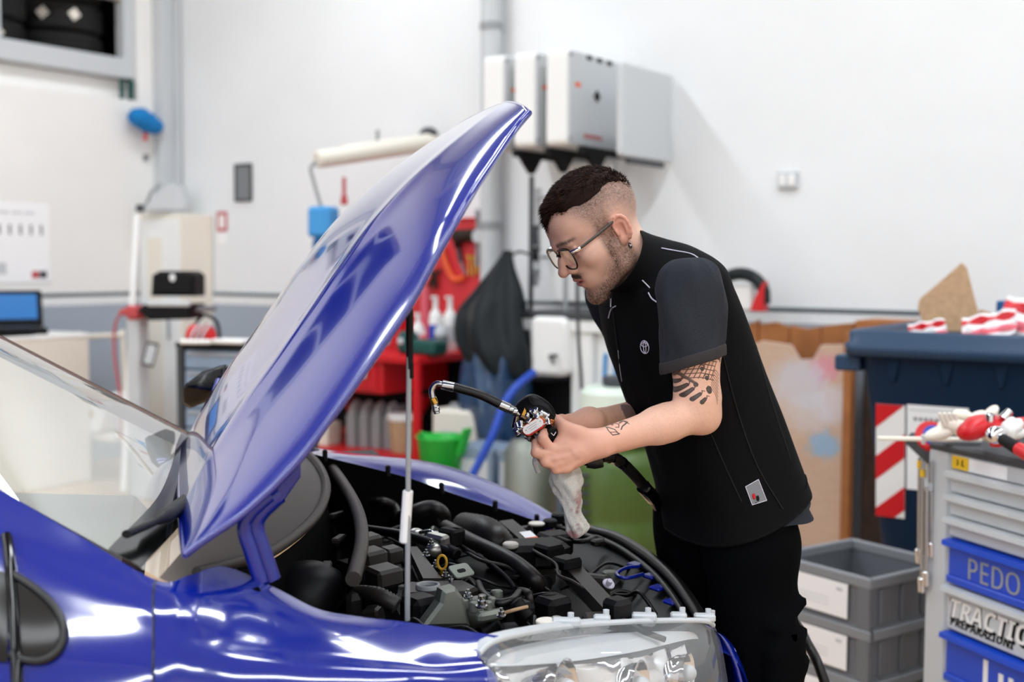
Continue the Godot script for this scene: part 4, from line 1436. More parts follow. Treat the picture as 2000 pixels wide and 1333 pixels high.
# ------------------------------------------------------------------ the mechanic
class Field:   # distances on a grid, joined smoothly, meshed as surface nets
	var o: Vector3
	var h: float
	var nx: int
	var ny: int
	var nz: int
	var f := PackedFloat32Array()
	func _init(lo: Vector3, hi: Vector3, cell: float) -> void:
		o = lo
		h = cell
		nx = int((hi.x - lo.x) / cell) + 2
		ny = int((hi.y - lo.y) / cell) + 2
		nz = int((hi.z - lo.z) / cell) + 2
		f.resize(nx * ny * nz)
		f.fill(1.0)
	func span(lo: Vector3, hi: Vector3) -> Array:
		return [clampi(int((lo.x - o.x) / h), 0, nx - 1), clampi(int((hi.x - o.x) / h) + 1, 0, nx - 1), clampi(int((lo.y - o.y) / h), 0, ny - 1), clampi(int((hi.y - o.y) / h) + 1, 0, ny - 1), clampi(int((lo.z - o.z) / h), 0, nz - 1), clampi(int((hi.z - o.z) / h) + 1, 0, nz - 1)]
	func cap(a: Vector3, b: Vector3, ra: float, rb: float, k := 0.01, cut := false) -> void:   # tapered capsule
		var m := maxf(ra, rb) + k + h * 2.0
		var e := Vector3.ONE * m
		var w := span(a.min(b) - e, a.max(b) + e)
		var ba := b - a
		var inv := 1.0 / maxf(ba.length_squared(), 1e-9)
		for z in range(w[4], w[5] + 1):
			for y in range(w[2], w[3] + 1):
				var i: int = (z * ny + y) * nx + w[0]
				var p := o + Vector3(w[0], y, z) * h
				for x in range(w[0], w[1] + 1):
					var pa := p - a
					var t := clampf(pa.dot(ba) * inv, 0.0, 1.0)
					var d := (pa - ba * t).length() - ra - (rb - ra) * t
					var g := f[i]
					if cut:
						var q := maxf(k - absf(g + d), 0.0) / k
						f[i] = maxf(g, -d) + q * q * k * 0.25
					else:
						var q := maxf(k - absf(g - d), 0.0) / k
						f[i] = minf(g, d) - q * q * k * 0.25
					i += 1
					p.x += h
	func ell(c: Vector3, r: Vector3, k := 0.01, b := Basis(), cut := false) -> void:   # ellipsoid
		var m := maxf(r.x, maxf(r.y, r.z)) + k + h * 2.0
		var e := Vector3.ONE * m
		var w := span(c - e, c + e)
		var bi := b.inverse()
		var ir := Vector3.ONE / r
		for z in range(w[4], w[5] + 1):
			for y in range(w[2], w[3] + 1):
				var i: int = (z * ny + y) * nx + w[0]
				var p := o + Vector3(w[0], y, z) * h - c
				for x in range(w[0], w[1] + 1):
					var v := (bi * p) * ir
					var l := v.length()
					var d := l * (l - 1.0) / maxf((v * ir).length(), 1e-6)
					var g := f[i]
					if cut:
						var q := maxf(k - absf(g + d), 0.0) / k
						f[i] = maxf(g, -d) + q * q * k * 0.25
					else:
						var q := maxf(k - absf(g - d), 0.0) / k
						f[i] = minf(g, d) - q * q * k * 0.25
					i += 1
					p.x += h
	func net(s: Dictionary) -> void:   # adds to {v, n, ix}
		var at := {}
		var v: PackedVector3Array = s.v
		var ix: PackedInt32Array = s.ix
		var sy := nx
		var sz := nx * ny
		var off := [0, 1, sy, sy + 1, sz, sz + 1, sz + sy, sz + sy + 1]
		var lim := h * 2.0
		for z in nz - 1:
			for y in ny - 1:
				var i := z * sz + y * sy
				for x in nx - 1:
					var g := f[i]
					if g < lim and g > -lim:
						var neg := 0
						for q in off:
							if f[i + q] < 0.0: neg += 1
						if neg > 0 and neg < 8:
							var sum := Vector3.ZERO
							var n := 0
							for e in [[0, 1], [2, 3], [4, 5], [6, 7], [0, 2], [1, 3], [4, 6], [5, 7], [0, 4], [1, 5], [2, 6], [3, 7]]:
								var a := f[i + off[e[0]]]
								var b := f[i + off[e[1]]]
								if (a < 0.0) != (b < 0.0):
									var t := a / (a - b)
									var pa := Vector3(e[0] & 1, (e[0] >> 1) & 1, e[0] >> 2)
									var pb := Vector3(e[1] & 1, (e[1] >> 1) & 1, e[1] >> 2)
									sum += pa.lerp(pb, t)
									n += 1
							at[i] = v.size()
							v.append(o + (Vector3(x, y, z) + sum / n) * h)
					i += 1
		for i in at:
			for k in 3:
				var st: int = [1, sy, sz][k]
				var d1: int = [sy, sz, 1][k]
				var d2: int = [sz, 1, sy][k]
				var a := f[i]
				var b := f[i + st]
				if (a < 0.0) != (b < 0.0) and at.has(i - d1) and at.has(i - d2) and at.has(i - d1 - d2):
					var q := [at[i], at[i - d1], at[i - d1 - d2], at[i - d2]]
					if a < 0.0: q.reverse()
					for t in [0, 1, 2, 0, 2, 3]: ix.append(q[t])
		s.v = v
		s.ix = ix

func net_mesh(s: Dictionary, col: Callable, uv: Callable, base: Vector3) -> ArrayMesh:
	var v: PackedVector3Array = s.v
	var ix: PackedInt32Array = s.ix
	var n := PackedVector3Array()
	n.resize(v.size())
	for i in range(0, ix.size(), 3):
		var a := ix[i]
		var b := ix[i + 1]
		var c := ix[i + 2]
		var w := (v[c] - v[a]).cross(v[b] - v[a])
		n[a] += w
		n[b] += w
		n[c] += w
	var cs := PackedColorArray()
	var us := PackedVector2Array()
	cs.resize(v.size())
	us.resize(v.size())
	for i in v.size():
		n[i] = n[i].normalized()
		cs[i] = col.call(v[i], n[i])
		us[i] = uv.call(v[i])
		v[i] -= base
	var arr := []
	arr.resize(Mesh.ARRAY_MAX)
	arr[Mesh.ARRAY_VERTEX] = v
	arr[Mesh.ARRAY_NORMAL] = n
	arr[Mesh.ARRAY_COLOR] = cs
	arr[Mesh.ARRAY_TEX_UV] = us
	arr[Mesh.ARRAY_INDEX] = ix
	var m := ArrayMesh.new()
	m.add_surface_from_arrays(Mesh.PRIMITIVE_TRIANGLES, arr)
	return m

const BASE := Vector3(0.46, 0, -2.62)      # between the mechanic's feet
var HEAD := Transform3D()                  # x forward, y up, z to his right, origin between the ears
var FACE := Vector3(-0.883, 0, 0.469)      # the way his chest faces
var LEFT := Vector3(0.469, 0, 0.883)

func lin(hex: String) -> Color:
	return Color(hex).srgb_to_linear()

func head_xf() -> Transform3D:
	var yaw := deg_to_rad(HEAD_YAW)
	var pit := deg_to_rad(HEAD_PITCH)
	var f0 := Vector3(-cos(yaw), 0, sin(yaw))
	var f := f0 * cos(pit) - Vector3.UP * sin(pit)
	var u := f0 * sin(pit) + Vector3.UP * cos(pit)
	var b := Basis(f, u, f.cross(u))
	return Transform3D(b, Vector3(0.214, 1.559, -2.52) + f.cross(u) * 0.072)

const HEAD_YAW := 21.0
const HEAD_PITCH := 35.0

func noise3(freq: float, sd: int) -> FastNoiseLite:
	var n := FastNoiseLite.new()
	n.noise_type = FastNoiseLite.TYPE_SIMPLEX_SMOOTH
	n.frequency = freq
	n.seed = sd
	n.fractal_octaves = 3
	return n

func add_head(s: Dictionary) -> void:
	var F := Field.new(Vector3(-0.125, -0.19, -0.098), Vector3(0.142, 0.152, 0.098), 0.0022)
	F.ell(Vector3(-0.006, 0.050, 0), Vector3(0.099, 0.088, 0.076), 0.01)
	F.ell(Vector3(0.040, 0.052, 0), Vector3(0.062, 0.064, 0.062), 0.02)
	F.ell(Vector3(0.042, -0.022, 0), Vector3(0.058, 0.078, 0.056), 0.02)
	for q in [-1.0, 1.0]:
		F.cap(Vector3(0.004, -0.030, 0.054 * q), Vector3(0.014, -0.066, 0.049 * q), 0.017, 0.016, 0.025)
		F.cap(Vector3(0.014, -0.066, 0.047 * q), Vector3(0.080, -0.100, 0.014 * q), 0.016, 0.014, 0.02)
		F.ell(Vector3(0.058, -0.010, 0.046 * q), Vector3(0.026, 0.020, 0.018), 0.022)
	F.ell(Vector3(0.086, -0.100, 0), Vector3(0.018, 0.017, 0.021), 0.016)
	F.cap(Vector3(0.089, 0.034, -0.032), Vector3(0.098, 0.036, 0), 0.010, 0.010, 0.014)
	F.cap(Vector3(0.089, 0.034, 0.032), Vector3(0.098, 0.036, 0), 0.010, 0.010, 0.014)
	for q in [-1.0, 1.0]:
		F.ell(Vector3(0.104, 0.013, 0.033 * q), Vector3(0.017, 0.013, 0.019), 0.012, Basis(), true)
		F.ell(Vector3(0.077, 0.014, 0.032 * q), Vector3(0.0145, 0.0125, 0.0150), 0.004)
		F.cap(Vector3(0.092, 0.0215, 0.022 * q), Vector3(0.086, 0.0205, 0.044 * q), 0.004, 0.004, 0.004)
		F.cap(Vector3(0.091, 0.006, 0.022 * q), Vector3(0.085, 0.006, 0.043 * q), 0.003, 0.003, 0.005)
	# nose
	F.cap(Vector3(0.094, 0.026, 0), Vector3(0.110, 0.000, 0), 0.0075, 0.0085, 0.010)
	F.cap(Vector3(0.108, 0.002, 0), Vector3(0.1195, -0.0165, 0), 0.0085, 0.0105, 0.008)
	F.cap(Vector3(0.102, -0.018, 0), Vector3(0.1195, -0.018, 0), 0.010, 0.0095, 0.006)
	for q in [-1.0, 1.0]:
		F.ell(Vector3(0.104, -0.0205, 0.0125 * q), Vector3(0.011, 0.0085, 0.0068), 0.005)
		F.ell(Vector3(0.110, -0.0275, 0.0065 * q), Vector3(0.0055, 0.0035, 0.0028), 0.002, Basis(), true)
	# mouth
	F.ell(Vector3(0.082, -0.050, 0), Vector3(0.0215, 0.030, 0.032), 0.016)
	F.cap(Vector3(0.1000, -0.0465, -0.013), Vector3(0.1045, -0.0445, 0), 0.0045, 0.0055, 0.004)
	F.cap(Vector3(0.1000, -0.0465, 0.013), Vector3(0.1045, -0.0445, 0), 0.0045, 0.0055, 0.004)
	F.cap(Vector3(0.0985, -0.0605, -0.010), Vector3(0.0985, -0.0605, 0.010), 0.0065, 0.0065, 0.005)
	F.cap(Vector3(0.111, -0.0525, -0.009), Vector3(0.111, -0.0525, 0.009), 0.0038, 0.0038, 0.003, true)
	F.cap(Vector3(0.101, -0.0525, -0.022), Vector3(0.101, -0.0525, 0.022), 0.0022, 0.0022, 0.003, true)
	F.cap(Vector3(0.106, -0.0735, -0.012), Vector3(0.106, -0.0735, 0.012), 0.006, 0.006, 0.008, true)
	# ears
	for q in [-1.0, 1.0]:
		var eb := Basis(Vector3.UP, 0.42 * q) * Basis(Vector3.BACK, 0.22)
		var ec := Vector3(-0.012, 0.002, 0.077 * q)
		F.ell(ec, Vector3(0.017, 0.029, 0.0055), 0.006, eb)
		F.ell(ec + eb * Vector3(0.002, -0.002, 0.0058 * q), Vector3(0.0100, 0.017, 0.0065), 0.002, eb, true)
		var rim := []
		for i in 10:
			var a := -0.9 + i * 0.42
			rim.append(ec + eb * Vector3(-cos(a) * 0.0165 + 0.001, sin(a) * 0.029, 0.003 * q))
		for i in 9: F.cap(rim[i], rim[i + 1], 0.0034, 0.0034, 0.003)
		F.cap(ec + eb * Vector3(-0.006, 0.014, 0.003 * q), ec + eb * Vector3(-0.007, -0.010, 0.003 * q), 0.0026, 0.0026, 0.003)
		F.ell(ec + eb * Vector3(0.004, -0.027, 0.001 * q), Vector3(0.0075, 0.0085, 0.0045), 0.005, eb)
		F.cap(ec + Vector3(0.014, 0.002, -0.003 * q), ec + Vector3(0.013, -0.006, -0.002 * q), 0.004, 0.004, 0.004)
	# neck
	var inv := HEAD.affine_inverse()
	var nb: Vector3 = inv * Vector3(0.268, 1.48, -2.61)
	F.cap(Vector3(-0.024, -0.030, 0), nb, 0.053, 0.050, 0.02)
	F.cap(Vector3(0.040, -0.080, 0), nb + Vector3(0.02, 0, 0), 0.02, 0.03, 0.02)
	F.net(s)

func skin_head(p: Vector3, nz: FastNoiseLite, nf: FastNoiseLite) -> Color:
	var c := lin("f2c8b4")
	var rosy := lin("dfa08e")
	var k := nz.get_noise_3dv(p * 900.0) * 0.5 + 0.5
	var fine := nf.get_noise_3dv(p * 2600.0)
	c = c.lerp(rosy, 0.35 * k)
	var az := absf(p.z)
	# ears, nose tip and cheeks are redder
	c = c.lerp(lin("e09a86"), 0.75 * smoothstep(0.070, 0.078, az) * smoothstep(0.02, 0.005, p.x) * smoothstep(0.045, 0.03, p.y))
	c = c.lerp(lin("cf8573"), 0.5 * exp(-p.distance_squared_to(Vector3(0.118, -0.018, 0)) / 0.0003))
	# lips
	var lip := exp(-pow((p.y + 0.0525) / 0.0105, 4.0)) * exp(-pow(az / 0.021, 4.0)) * smoothstep(0.092, 0.099, p.x)
	c = c.lerp(lin("b0585a"), 0.85 * clampf(lip, 0, 1))
	# beard: jaw, chin, moustache, sideburn
	var hairy := lin("4f3728")
	var jaw := lerpf(smoothstep(-0.012, -0.050, p.y + 0.35 * (p.x - 0.01)), smoothstep(-0.066, -0.086, p.y), smoothstep(0.035, 0.085, p.x))
	jaw *= smoothstep(-0.028, -0.012, p.x) * smoothstep(-0.135, -0.115, p.y)
	var side := smoothstep(0.028, 0.010, absf(p.x - 0.018)) * smoothstep(0.075, 0.03, p.y) * smoothstep(-0.09, -0.02, p.y) * (1.0 if az > 0.05 else 0.0) * (0.0 if p.x < 0.004 and p.y < 0.03 else 1.0)
	var mo := exp(-pow((p.y + 0.0375) / 0.0062, 2.0)) * exp(-pow(az / 0.026, 4.0)) * smoothstep(0.086, 0.094, p.x)
	var goat := exp(-pow((p.y + 0.074) / 0.006, 2.0)) * exp(-pow(az / 0.012, 4.0)) * smoothstep(0.08, 0.09, p.x)
	var chin := smoothstep(-0.085, -0.100, p.y) * smoothstep(0.05, 0.07, p.x)
	var d := clampf(maxf(maxf(jaw * 0.8, side * 0.72), maxf(mo * 1.15, maxf(goat * 0.9, chin * 0.9))) * (0.85 + 0.6 * fine), 0, 0.95)
	if lip > 0.5: d *= 0.1
	c = c.lerp(hairy, d)
	# eyebrows and lash lines
	for z in [-0.034, 0.034]:
		var e := exp(-pow((p.y - 0.039 - 0.10 * (0.02 - absf(absf(p.z) - 0.03))) / 0.0042, 2.0)) * smoothstep(0.022, 0.018, absf(p.z - z)) * smoothstep(0.07, 0.085, p.x)
		c = c.lerp(lin("3a271c"), clampf(e * (0.9 + 0.5 * fine), 0, 0.92))
		var lash := exp(-pow((p.y - 0.0105) / 0.0016, 2.0)) * smoothstep(0.016, 0.013, absf(p.z - z)) * smoothstep(0.076, 0.084, p.x)
		c = c.lerp(lin("2a1a14"), clampf(lash, 0, 0.9))
		c = c.lerp(lin("b87868"), 0.4 * exp(-pow((p.y - 0.014) / 0.012, 2.0)) * smoothstep(0.022, 0.010, absf(p.z - z)) * smoothstep(0.07, 0.082, p.x))
	# shaved sides fading into the hair on top
	var line := 0.046 + 0.10 * smoothstep(0.03, 0.10, p.x) - 0.035 * smoothstep(-0.02, -0.08, p.x)
	var fade := smoothstep(line - 0.045, line + 0.042, p.y + 0.10 * maxf(0.0, -p.x - 0.02)) * smoothstep(0.090, 0.070, p.x + 0.2 * maxf(0.0, 0.09 - p.y))
	fade = maxf(fade, 0.75 * smoothstep(-0.050, -0.085, p.x) * smoothstep(-0.05, 0.02, p.y))
	fade *= 1.0 - smoothstep(0.071, 0.076, az) * smoothstep(0.04, 0.034, p.y)
	c = c.lerp(lin("4a392f"), clampf(fade * (0.72 + 0.35 * fine), 0, 0.9))
	return c

func scalp_line(p: Vector3) -> float:   # > 0 where long hair grows
	var az := absf(p.z)
	return (p.y - 0.066 + 0.012 * smoothstep(0.03, 0.0, az) * smoothstep(0.05, 0.09, p.x) - 0.030 * smoothstep(0.05, 0.095, p.x) * (1.0 - smoothstep(0.035, 0.0, az)) + 0.45 * maxf(0.0, -p.x - 0.025)) - 0.022 * smoothstep(0.040, 0.060, az)

func build_person() -> void:
	HEAD = head_xf()
	var man := thing("person", "mechanic in black vest and grey polo shirt leaning over the open engine bay", "person", Transform3D(Basis(), BASE))
	# joints
	var SL := Vector3(0.352, 1.46, -2.42)
	var EL := Vector3(0.368, 1.202, -2.41)
	var WL := Vector3(0.169, 1.153, -2.33)
	var SR := Vector3(0.227, 1.443, -2.8)
	var ER := Vector3(0.355, 1.16, -2.82)
	var WR := Vector3(0.158, 1.17, -2.5)
	# --- skin: torso under the clothes, both arms and hands, head
	var body := {"v": PackedVector3Array(), "ix": PackedInt32Array()}
	var T := Field.new(Vector3(0.02, 0.85, -2.95), Vector3(0.72, 1.62, -2.25), 0.014)
	var hips := Vector3(0.482, 0.963, -2.62)
	var chest := Vector3(0.352, 1.338, -2.62)
	T.cap(hips - LEFT * 0.05 + Vector3(0, 0.05, 0), hips + LEFT * 0.05 + Vector3(0, 0.05, 0), 0.085, 0.085, 0.03)
	T.cap(hips + Vector3(0, 0.05, 0), chest, 0.09, 0.10, 0.03)
	T.cap(chest - LEFT * 0.06, chest + LEFT * 0.06, 0.095, 0.095, 0.03)
	T.cap(chest, Vector3(0.28, 1.464, -2.61), 0.09, 0.045, 0.03)
	T.cap(chest, SL + Vector3(-0.01, -0.06, 0), 0.05, 0.03, 0.03)
	T.cap(chest, SR + Vector3(0, -0.06, 0), 0.05, 0.03, 0.03)
	T.net(body)
	var L := Field.new(Vector3(0.032, 1.077, -2.4) - Vector3(0.012, 0.012, 0.05), Vector3(0.429, 1.512, -2.3) + Vector3(0.02, 0.0, 0.06), 0.0026)
	arm(L, SL, EL, WL, 1.0)
	hand_left(L, WL)
	L.net(body)
	var R := Field.new(Vector3(0.084, 1.066, -2.8) - Vector3(0.02, 0.02, 0.08), Vector3(0.319, 1.253, -2.38) + Vector3(0.05, 0.02, 0.0), 0.004)
	arm(R, SR, ER, WR, 0.95)
	hand_right(R, WR)
	R.net(body)
	var first := (body.v as PackedVector3Array).size()
	var hs := {"v": PackedVector3Array(), "ix": PackedInt32Array()}
	add_head(hs)
	for i in (hs.ix as PackedInt32Array).size(): body.ix.append(hs.ix[i] + first)
	for p in hs.v: body.v.append(HEAD * p)
	var nz := noise3(0.06, 3)
	var nf := noise3(0.5, 8)
	nf.fractal_octaves = 2
	var inv := HEAD.affine_inverse()
	var col := func(p: Vector3, n: Vector3) -> Color:
		var q: Vector3 = inv * p
		if q.length() < 0.17 and p.y > 1.38: return skin_head(q, nz, nf)
		var c := lin("eabca3").lerp(lin("dfa58e"), 0.35 * (nz.get_noise_3dv(p * 500.0) * 0.5 + 0.5))
		var near_hand := smoothstep(0.24, 0.06, p.distance_to(WL - Vector3(0.08, 0.02, 0)))
		c = c.lerp(lin("dc9c86"), 0.6 * near_hand)
		var hair := nf.get_noise_3d(p.x * 900.0, p.y * 2600.0, p.z * 900.0)
		if near_hand < 0.6: c = c.lerp(lin("8a604c"), 0.13 * smoothstep(0.1, 0.5, hair))
		var tat := p.distance_to(Vector3(0.26, 1.186, -2.6))
		if tat < 0.03: c = c.lerp(lin("4a4550"), 0.75)
		return c
	var ao := Vector3(0.352, 1.464, -2.42)
	var ax := Vector3(0.958, -0.031, -0.286)
	var an := Vector3(0.288, 0.104, 0.952)
	var ay := Vector3(0, 0.994, -0.109)
	var uv := func(p: Vector3) -> Vector2:
		if p.z < -2.50 or p.y > 1.40 or absf((p - ao).dot(an)) > 0.09: return Vector2(0.002, 0.002)
		var d := p - ao
		return Vector2((d.dot(ax) + 0.28) / 0.40, (0.08 - d.dot(ay)) / 0.40)
	var sk: StandardMaterial3D = M.skin
	sk.albedo_texture = tattoo_texture()
	sk.texture_repeat = false
	put_mesh("body", net_mesh(body, col, uv, BASE), sk, man)
	hair_on(man)
	clothes(man, SL, EL, SR, ER)
	glasses()

func arm(F: Field, S: Vector3, E: Vector3, W: Vector3, k: float) -> void:
	var m := S.lerp(E, 0.45)
	F.cap(S.lerp(E, 0.12), m, 0.046 * k, 0.0525 * k, 0.02)
	F.cap(m, E + (S - E) * 0.06, 0.052 * k, 0.042 * k, 0.02)
	F.cap(E + (S - E) * 0.10, E, 0.043 * k, 0.037 * k, 0.02)
	var d := (W - E).normalized()
	F.cap(E, E + d * 0.09, 0.036 * k, 0.037 * k, 0.012)
	F.cap(E + d * 0.07, W - d * 0.03, 0.037 * k, 0.026 * k, 0.012)
	F.cap(W - d * 0.06, W + d * 0.01, 0.0255 * k, 0.025 * k, 0.01)
	F.ell(E + (E - S).normalized() * 0.016 - d * 0.016, Vector3(0.022, 0.022, 0.02) * k, 0.03)

func finger(F: Field, pts: Array, r: Array, k := 0.004) -> void:
	for i in pts.size() - 1: F.cap(pts[i], pts[i + 1], r[i], r[i + 1], k)

func hand_left(F: Field, W: Vector3) -> void:
	var mi := Vector3(0.074, 1.145, -2.298)
	var mm := Vector3(0.08, 1.13, -2.288)
	var mr := Vector3(0.09, 1.117, -2.29)
	var mp := Vector3(0.104, 1.11, -2.3)
	F.cap(W, Vector3(0.11, 1.149, -2.318), 0.0250, 0.018, 0.014)
	for q in [mi, mm, mr, mp]:
		F.cap(W.lerp(q, 0.15), q.lerp(W, 0.10), 0.0205, 0.0112, 0.009)
	F.cap(Vector3(0.12, 1.17, -2.322), Vector3(0.108, 1.144, -2.312), 0.014, 0.015, 0.012)
	# thumb: from the wrist side up along the back of the gun
	F.cap(W, Vector3(0.128, 1.17, -2.322), 0.021, 0.0155, 0.012)
	F.cap(Vector3(0.128, 1.17, -2.322), Vector3(0.1, 1.185, -2.322), 0.0155, 0.0120, 0.010)
	finger(F, [Vector3(0.1, 1.185, -2.322), Vector3(0.089, 1.194, -2.345), Vector3(0.08, 1.197, -2.375)], [0.0120, 0.0102, 0.0085], 0.005)
	F.cap(Vector3(0.108, 1.178, -2.322), Vector3(0.09, 1.158, -2.312), 0.0105, 0.0095, 0.012)
	# fingers wrap over the handle and away
	finger(F, [mi, Vector3(0.059, 1.167, -2.294), Vector3(0.062, 1.174, -2.322), Vector3(0.08, 1.171, -2.345)], [0.0108, 0.0098, 0.0085, 0.0072], 0.003)
	finger(F, [mm, Vector3(0.046, 1.142, -2.284), Vector3(0.047, 1.155, -2.314), Vector3(0.06, 1.159, -2.344)], [0.0112, 0.0098, 0.0088, 0.0074], 0.003)
	finger(F, [mr, Vector3(0.063, 1.124, -2.283), Vector3(0.054, 1.129, -2.316), Vector3(0.066, 1.136, -2.348)], [0.0106, 0.0094, 0.0084, 0.0072], 0.003)
	finger(F, [mp, Vector3(0.083, 1.109, -2.289), Vector3(0.072, 1.112, -2.318), Vector3(0.082, 1.12, -2.345)], [0.0098, 0.0084, 0.0076, 0.0066], 0.003)
	# knuckles, tendons, the hollows between them, wrist bone
	for q in [mi, mm, mr, mp]:
		F.ell(q + Vector3(0, 0, 0.003), Vector3(0.0100, 0.0092, 0.0085), 0.006)
		F.cap(q + Vector3(0.004, 0, 0.007), W.lerp(q, 0.40) + Vector3(0, 0, 0.0170), 0.0030, 0.0026, 0.006)
	for q in [[mi, mm], [mm, mr], [mr, mp]]:
		var c: Vector3 = (q[0] + q[1]) / 2.0
		F.cap(c + Vector3(-0.004, -0.001, 0.016), c.lerp(W, 0.35) + Vector3(0, 0, 0.021), 0.0048, 0.003, 0.008, true)
	F.ell(W + Vector3(0.012, -0.012, 0.012), Vector3(0.010, 0.008, 0.008), 0.010)
	# creases behind the thumb web and at the finger joints
	F.cap(Vector3(0.096, 1.174, -2.296), Vector3(0.117, 1.166, -2.296), 0.004, 0.003, 0.008, true)
	for q in [Vector3(0.058, 1.169, -2.283), Vector3(0.045, 1.144, -2.273), Vector3(0.061, 1.126, -2.272)]:
		F.cap(q + Vector3(0.0, -0.006, 0), q + Vector3(0.0, 0.006, 0), 0.0012, 0.0012, 0.0015, true)

func hand_right(F: Field, W: Vector3) -> void:
	var m := Vector3(0.103, 1.157, -2.43)
	F.cap(W, m, 0.027, 0.02, 0.02)
	F.cap(W, m + Vector3(0.0, -0.03, -0.01), 0.025, 0.018, 0.02)
	F.cap(W, Vector3(0.116, 1.176, -2.455), 0.022, 0.016, 0.016)
	finger(F, [Vector3(0.116, 1.176, -2.455), Vector3(0.099, 1.183, -2.43), Vector3(0.088, 1.18, -2.405)], [0.0155, 0.012, 0.010], 0.008)
	for i in 4:
		var k := m + Vector3(-0.004 + 0.006 * i, 0.012 - 0.018 * i, -0.012)
		finger(F, [k, k + Vector3(-0.032, -0.006, -0.002), k + Vector3(-0.036, -0.016, 0.022), k + Vector3(-0.016, -0.02, 0.034)], [0.0112, 0.0098, 0.009, 0.008])

# ------------------------------------------------------------------ tattoos: drawn in the plane of the bent arm
func ink(im: Image, a: Vector2, b: Vector2, w: float, c: Color, w2 := -1.0) -> void:
	if w2 < 0: w2 = w
	var m := maxf(w, w2) + 2.0
	var ab := b - a
	var l := maxf(ab.length_squared(), 1e-6)
	for y in range(maxi(int(minf(a.y, b.y) - m), 0), mini(int(maxf(a.y, b.y) + m), 1023) + 1):
		for x in range(maxi(int(minf(a.x, b.x) - m), 0), mini(int(maxf(a.x, b.x) + m), 1023) + 1):
			var p := Vector2(x, y)
			var t := clampf((p - a).dot(ab) / l, 0, 1)
			var k := clampf(lerpf(w, w2, t) - p.distance_to(a + ab * t) + 0.5, 0, 1)
			if k > 0.0: im.set_pixel(x, y, im.get_pixel(x, y).lerp(c, k * c.a))

func path_ink(im: Image, pts: Array, w: float, c: Color) -> void:
	for i in pts.size() - 1: ink(im, pts[i], pts[i + 1], w, c)

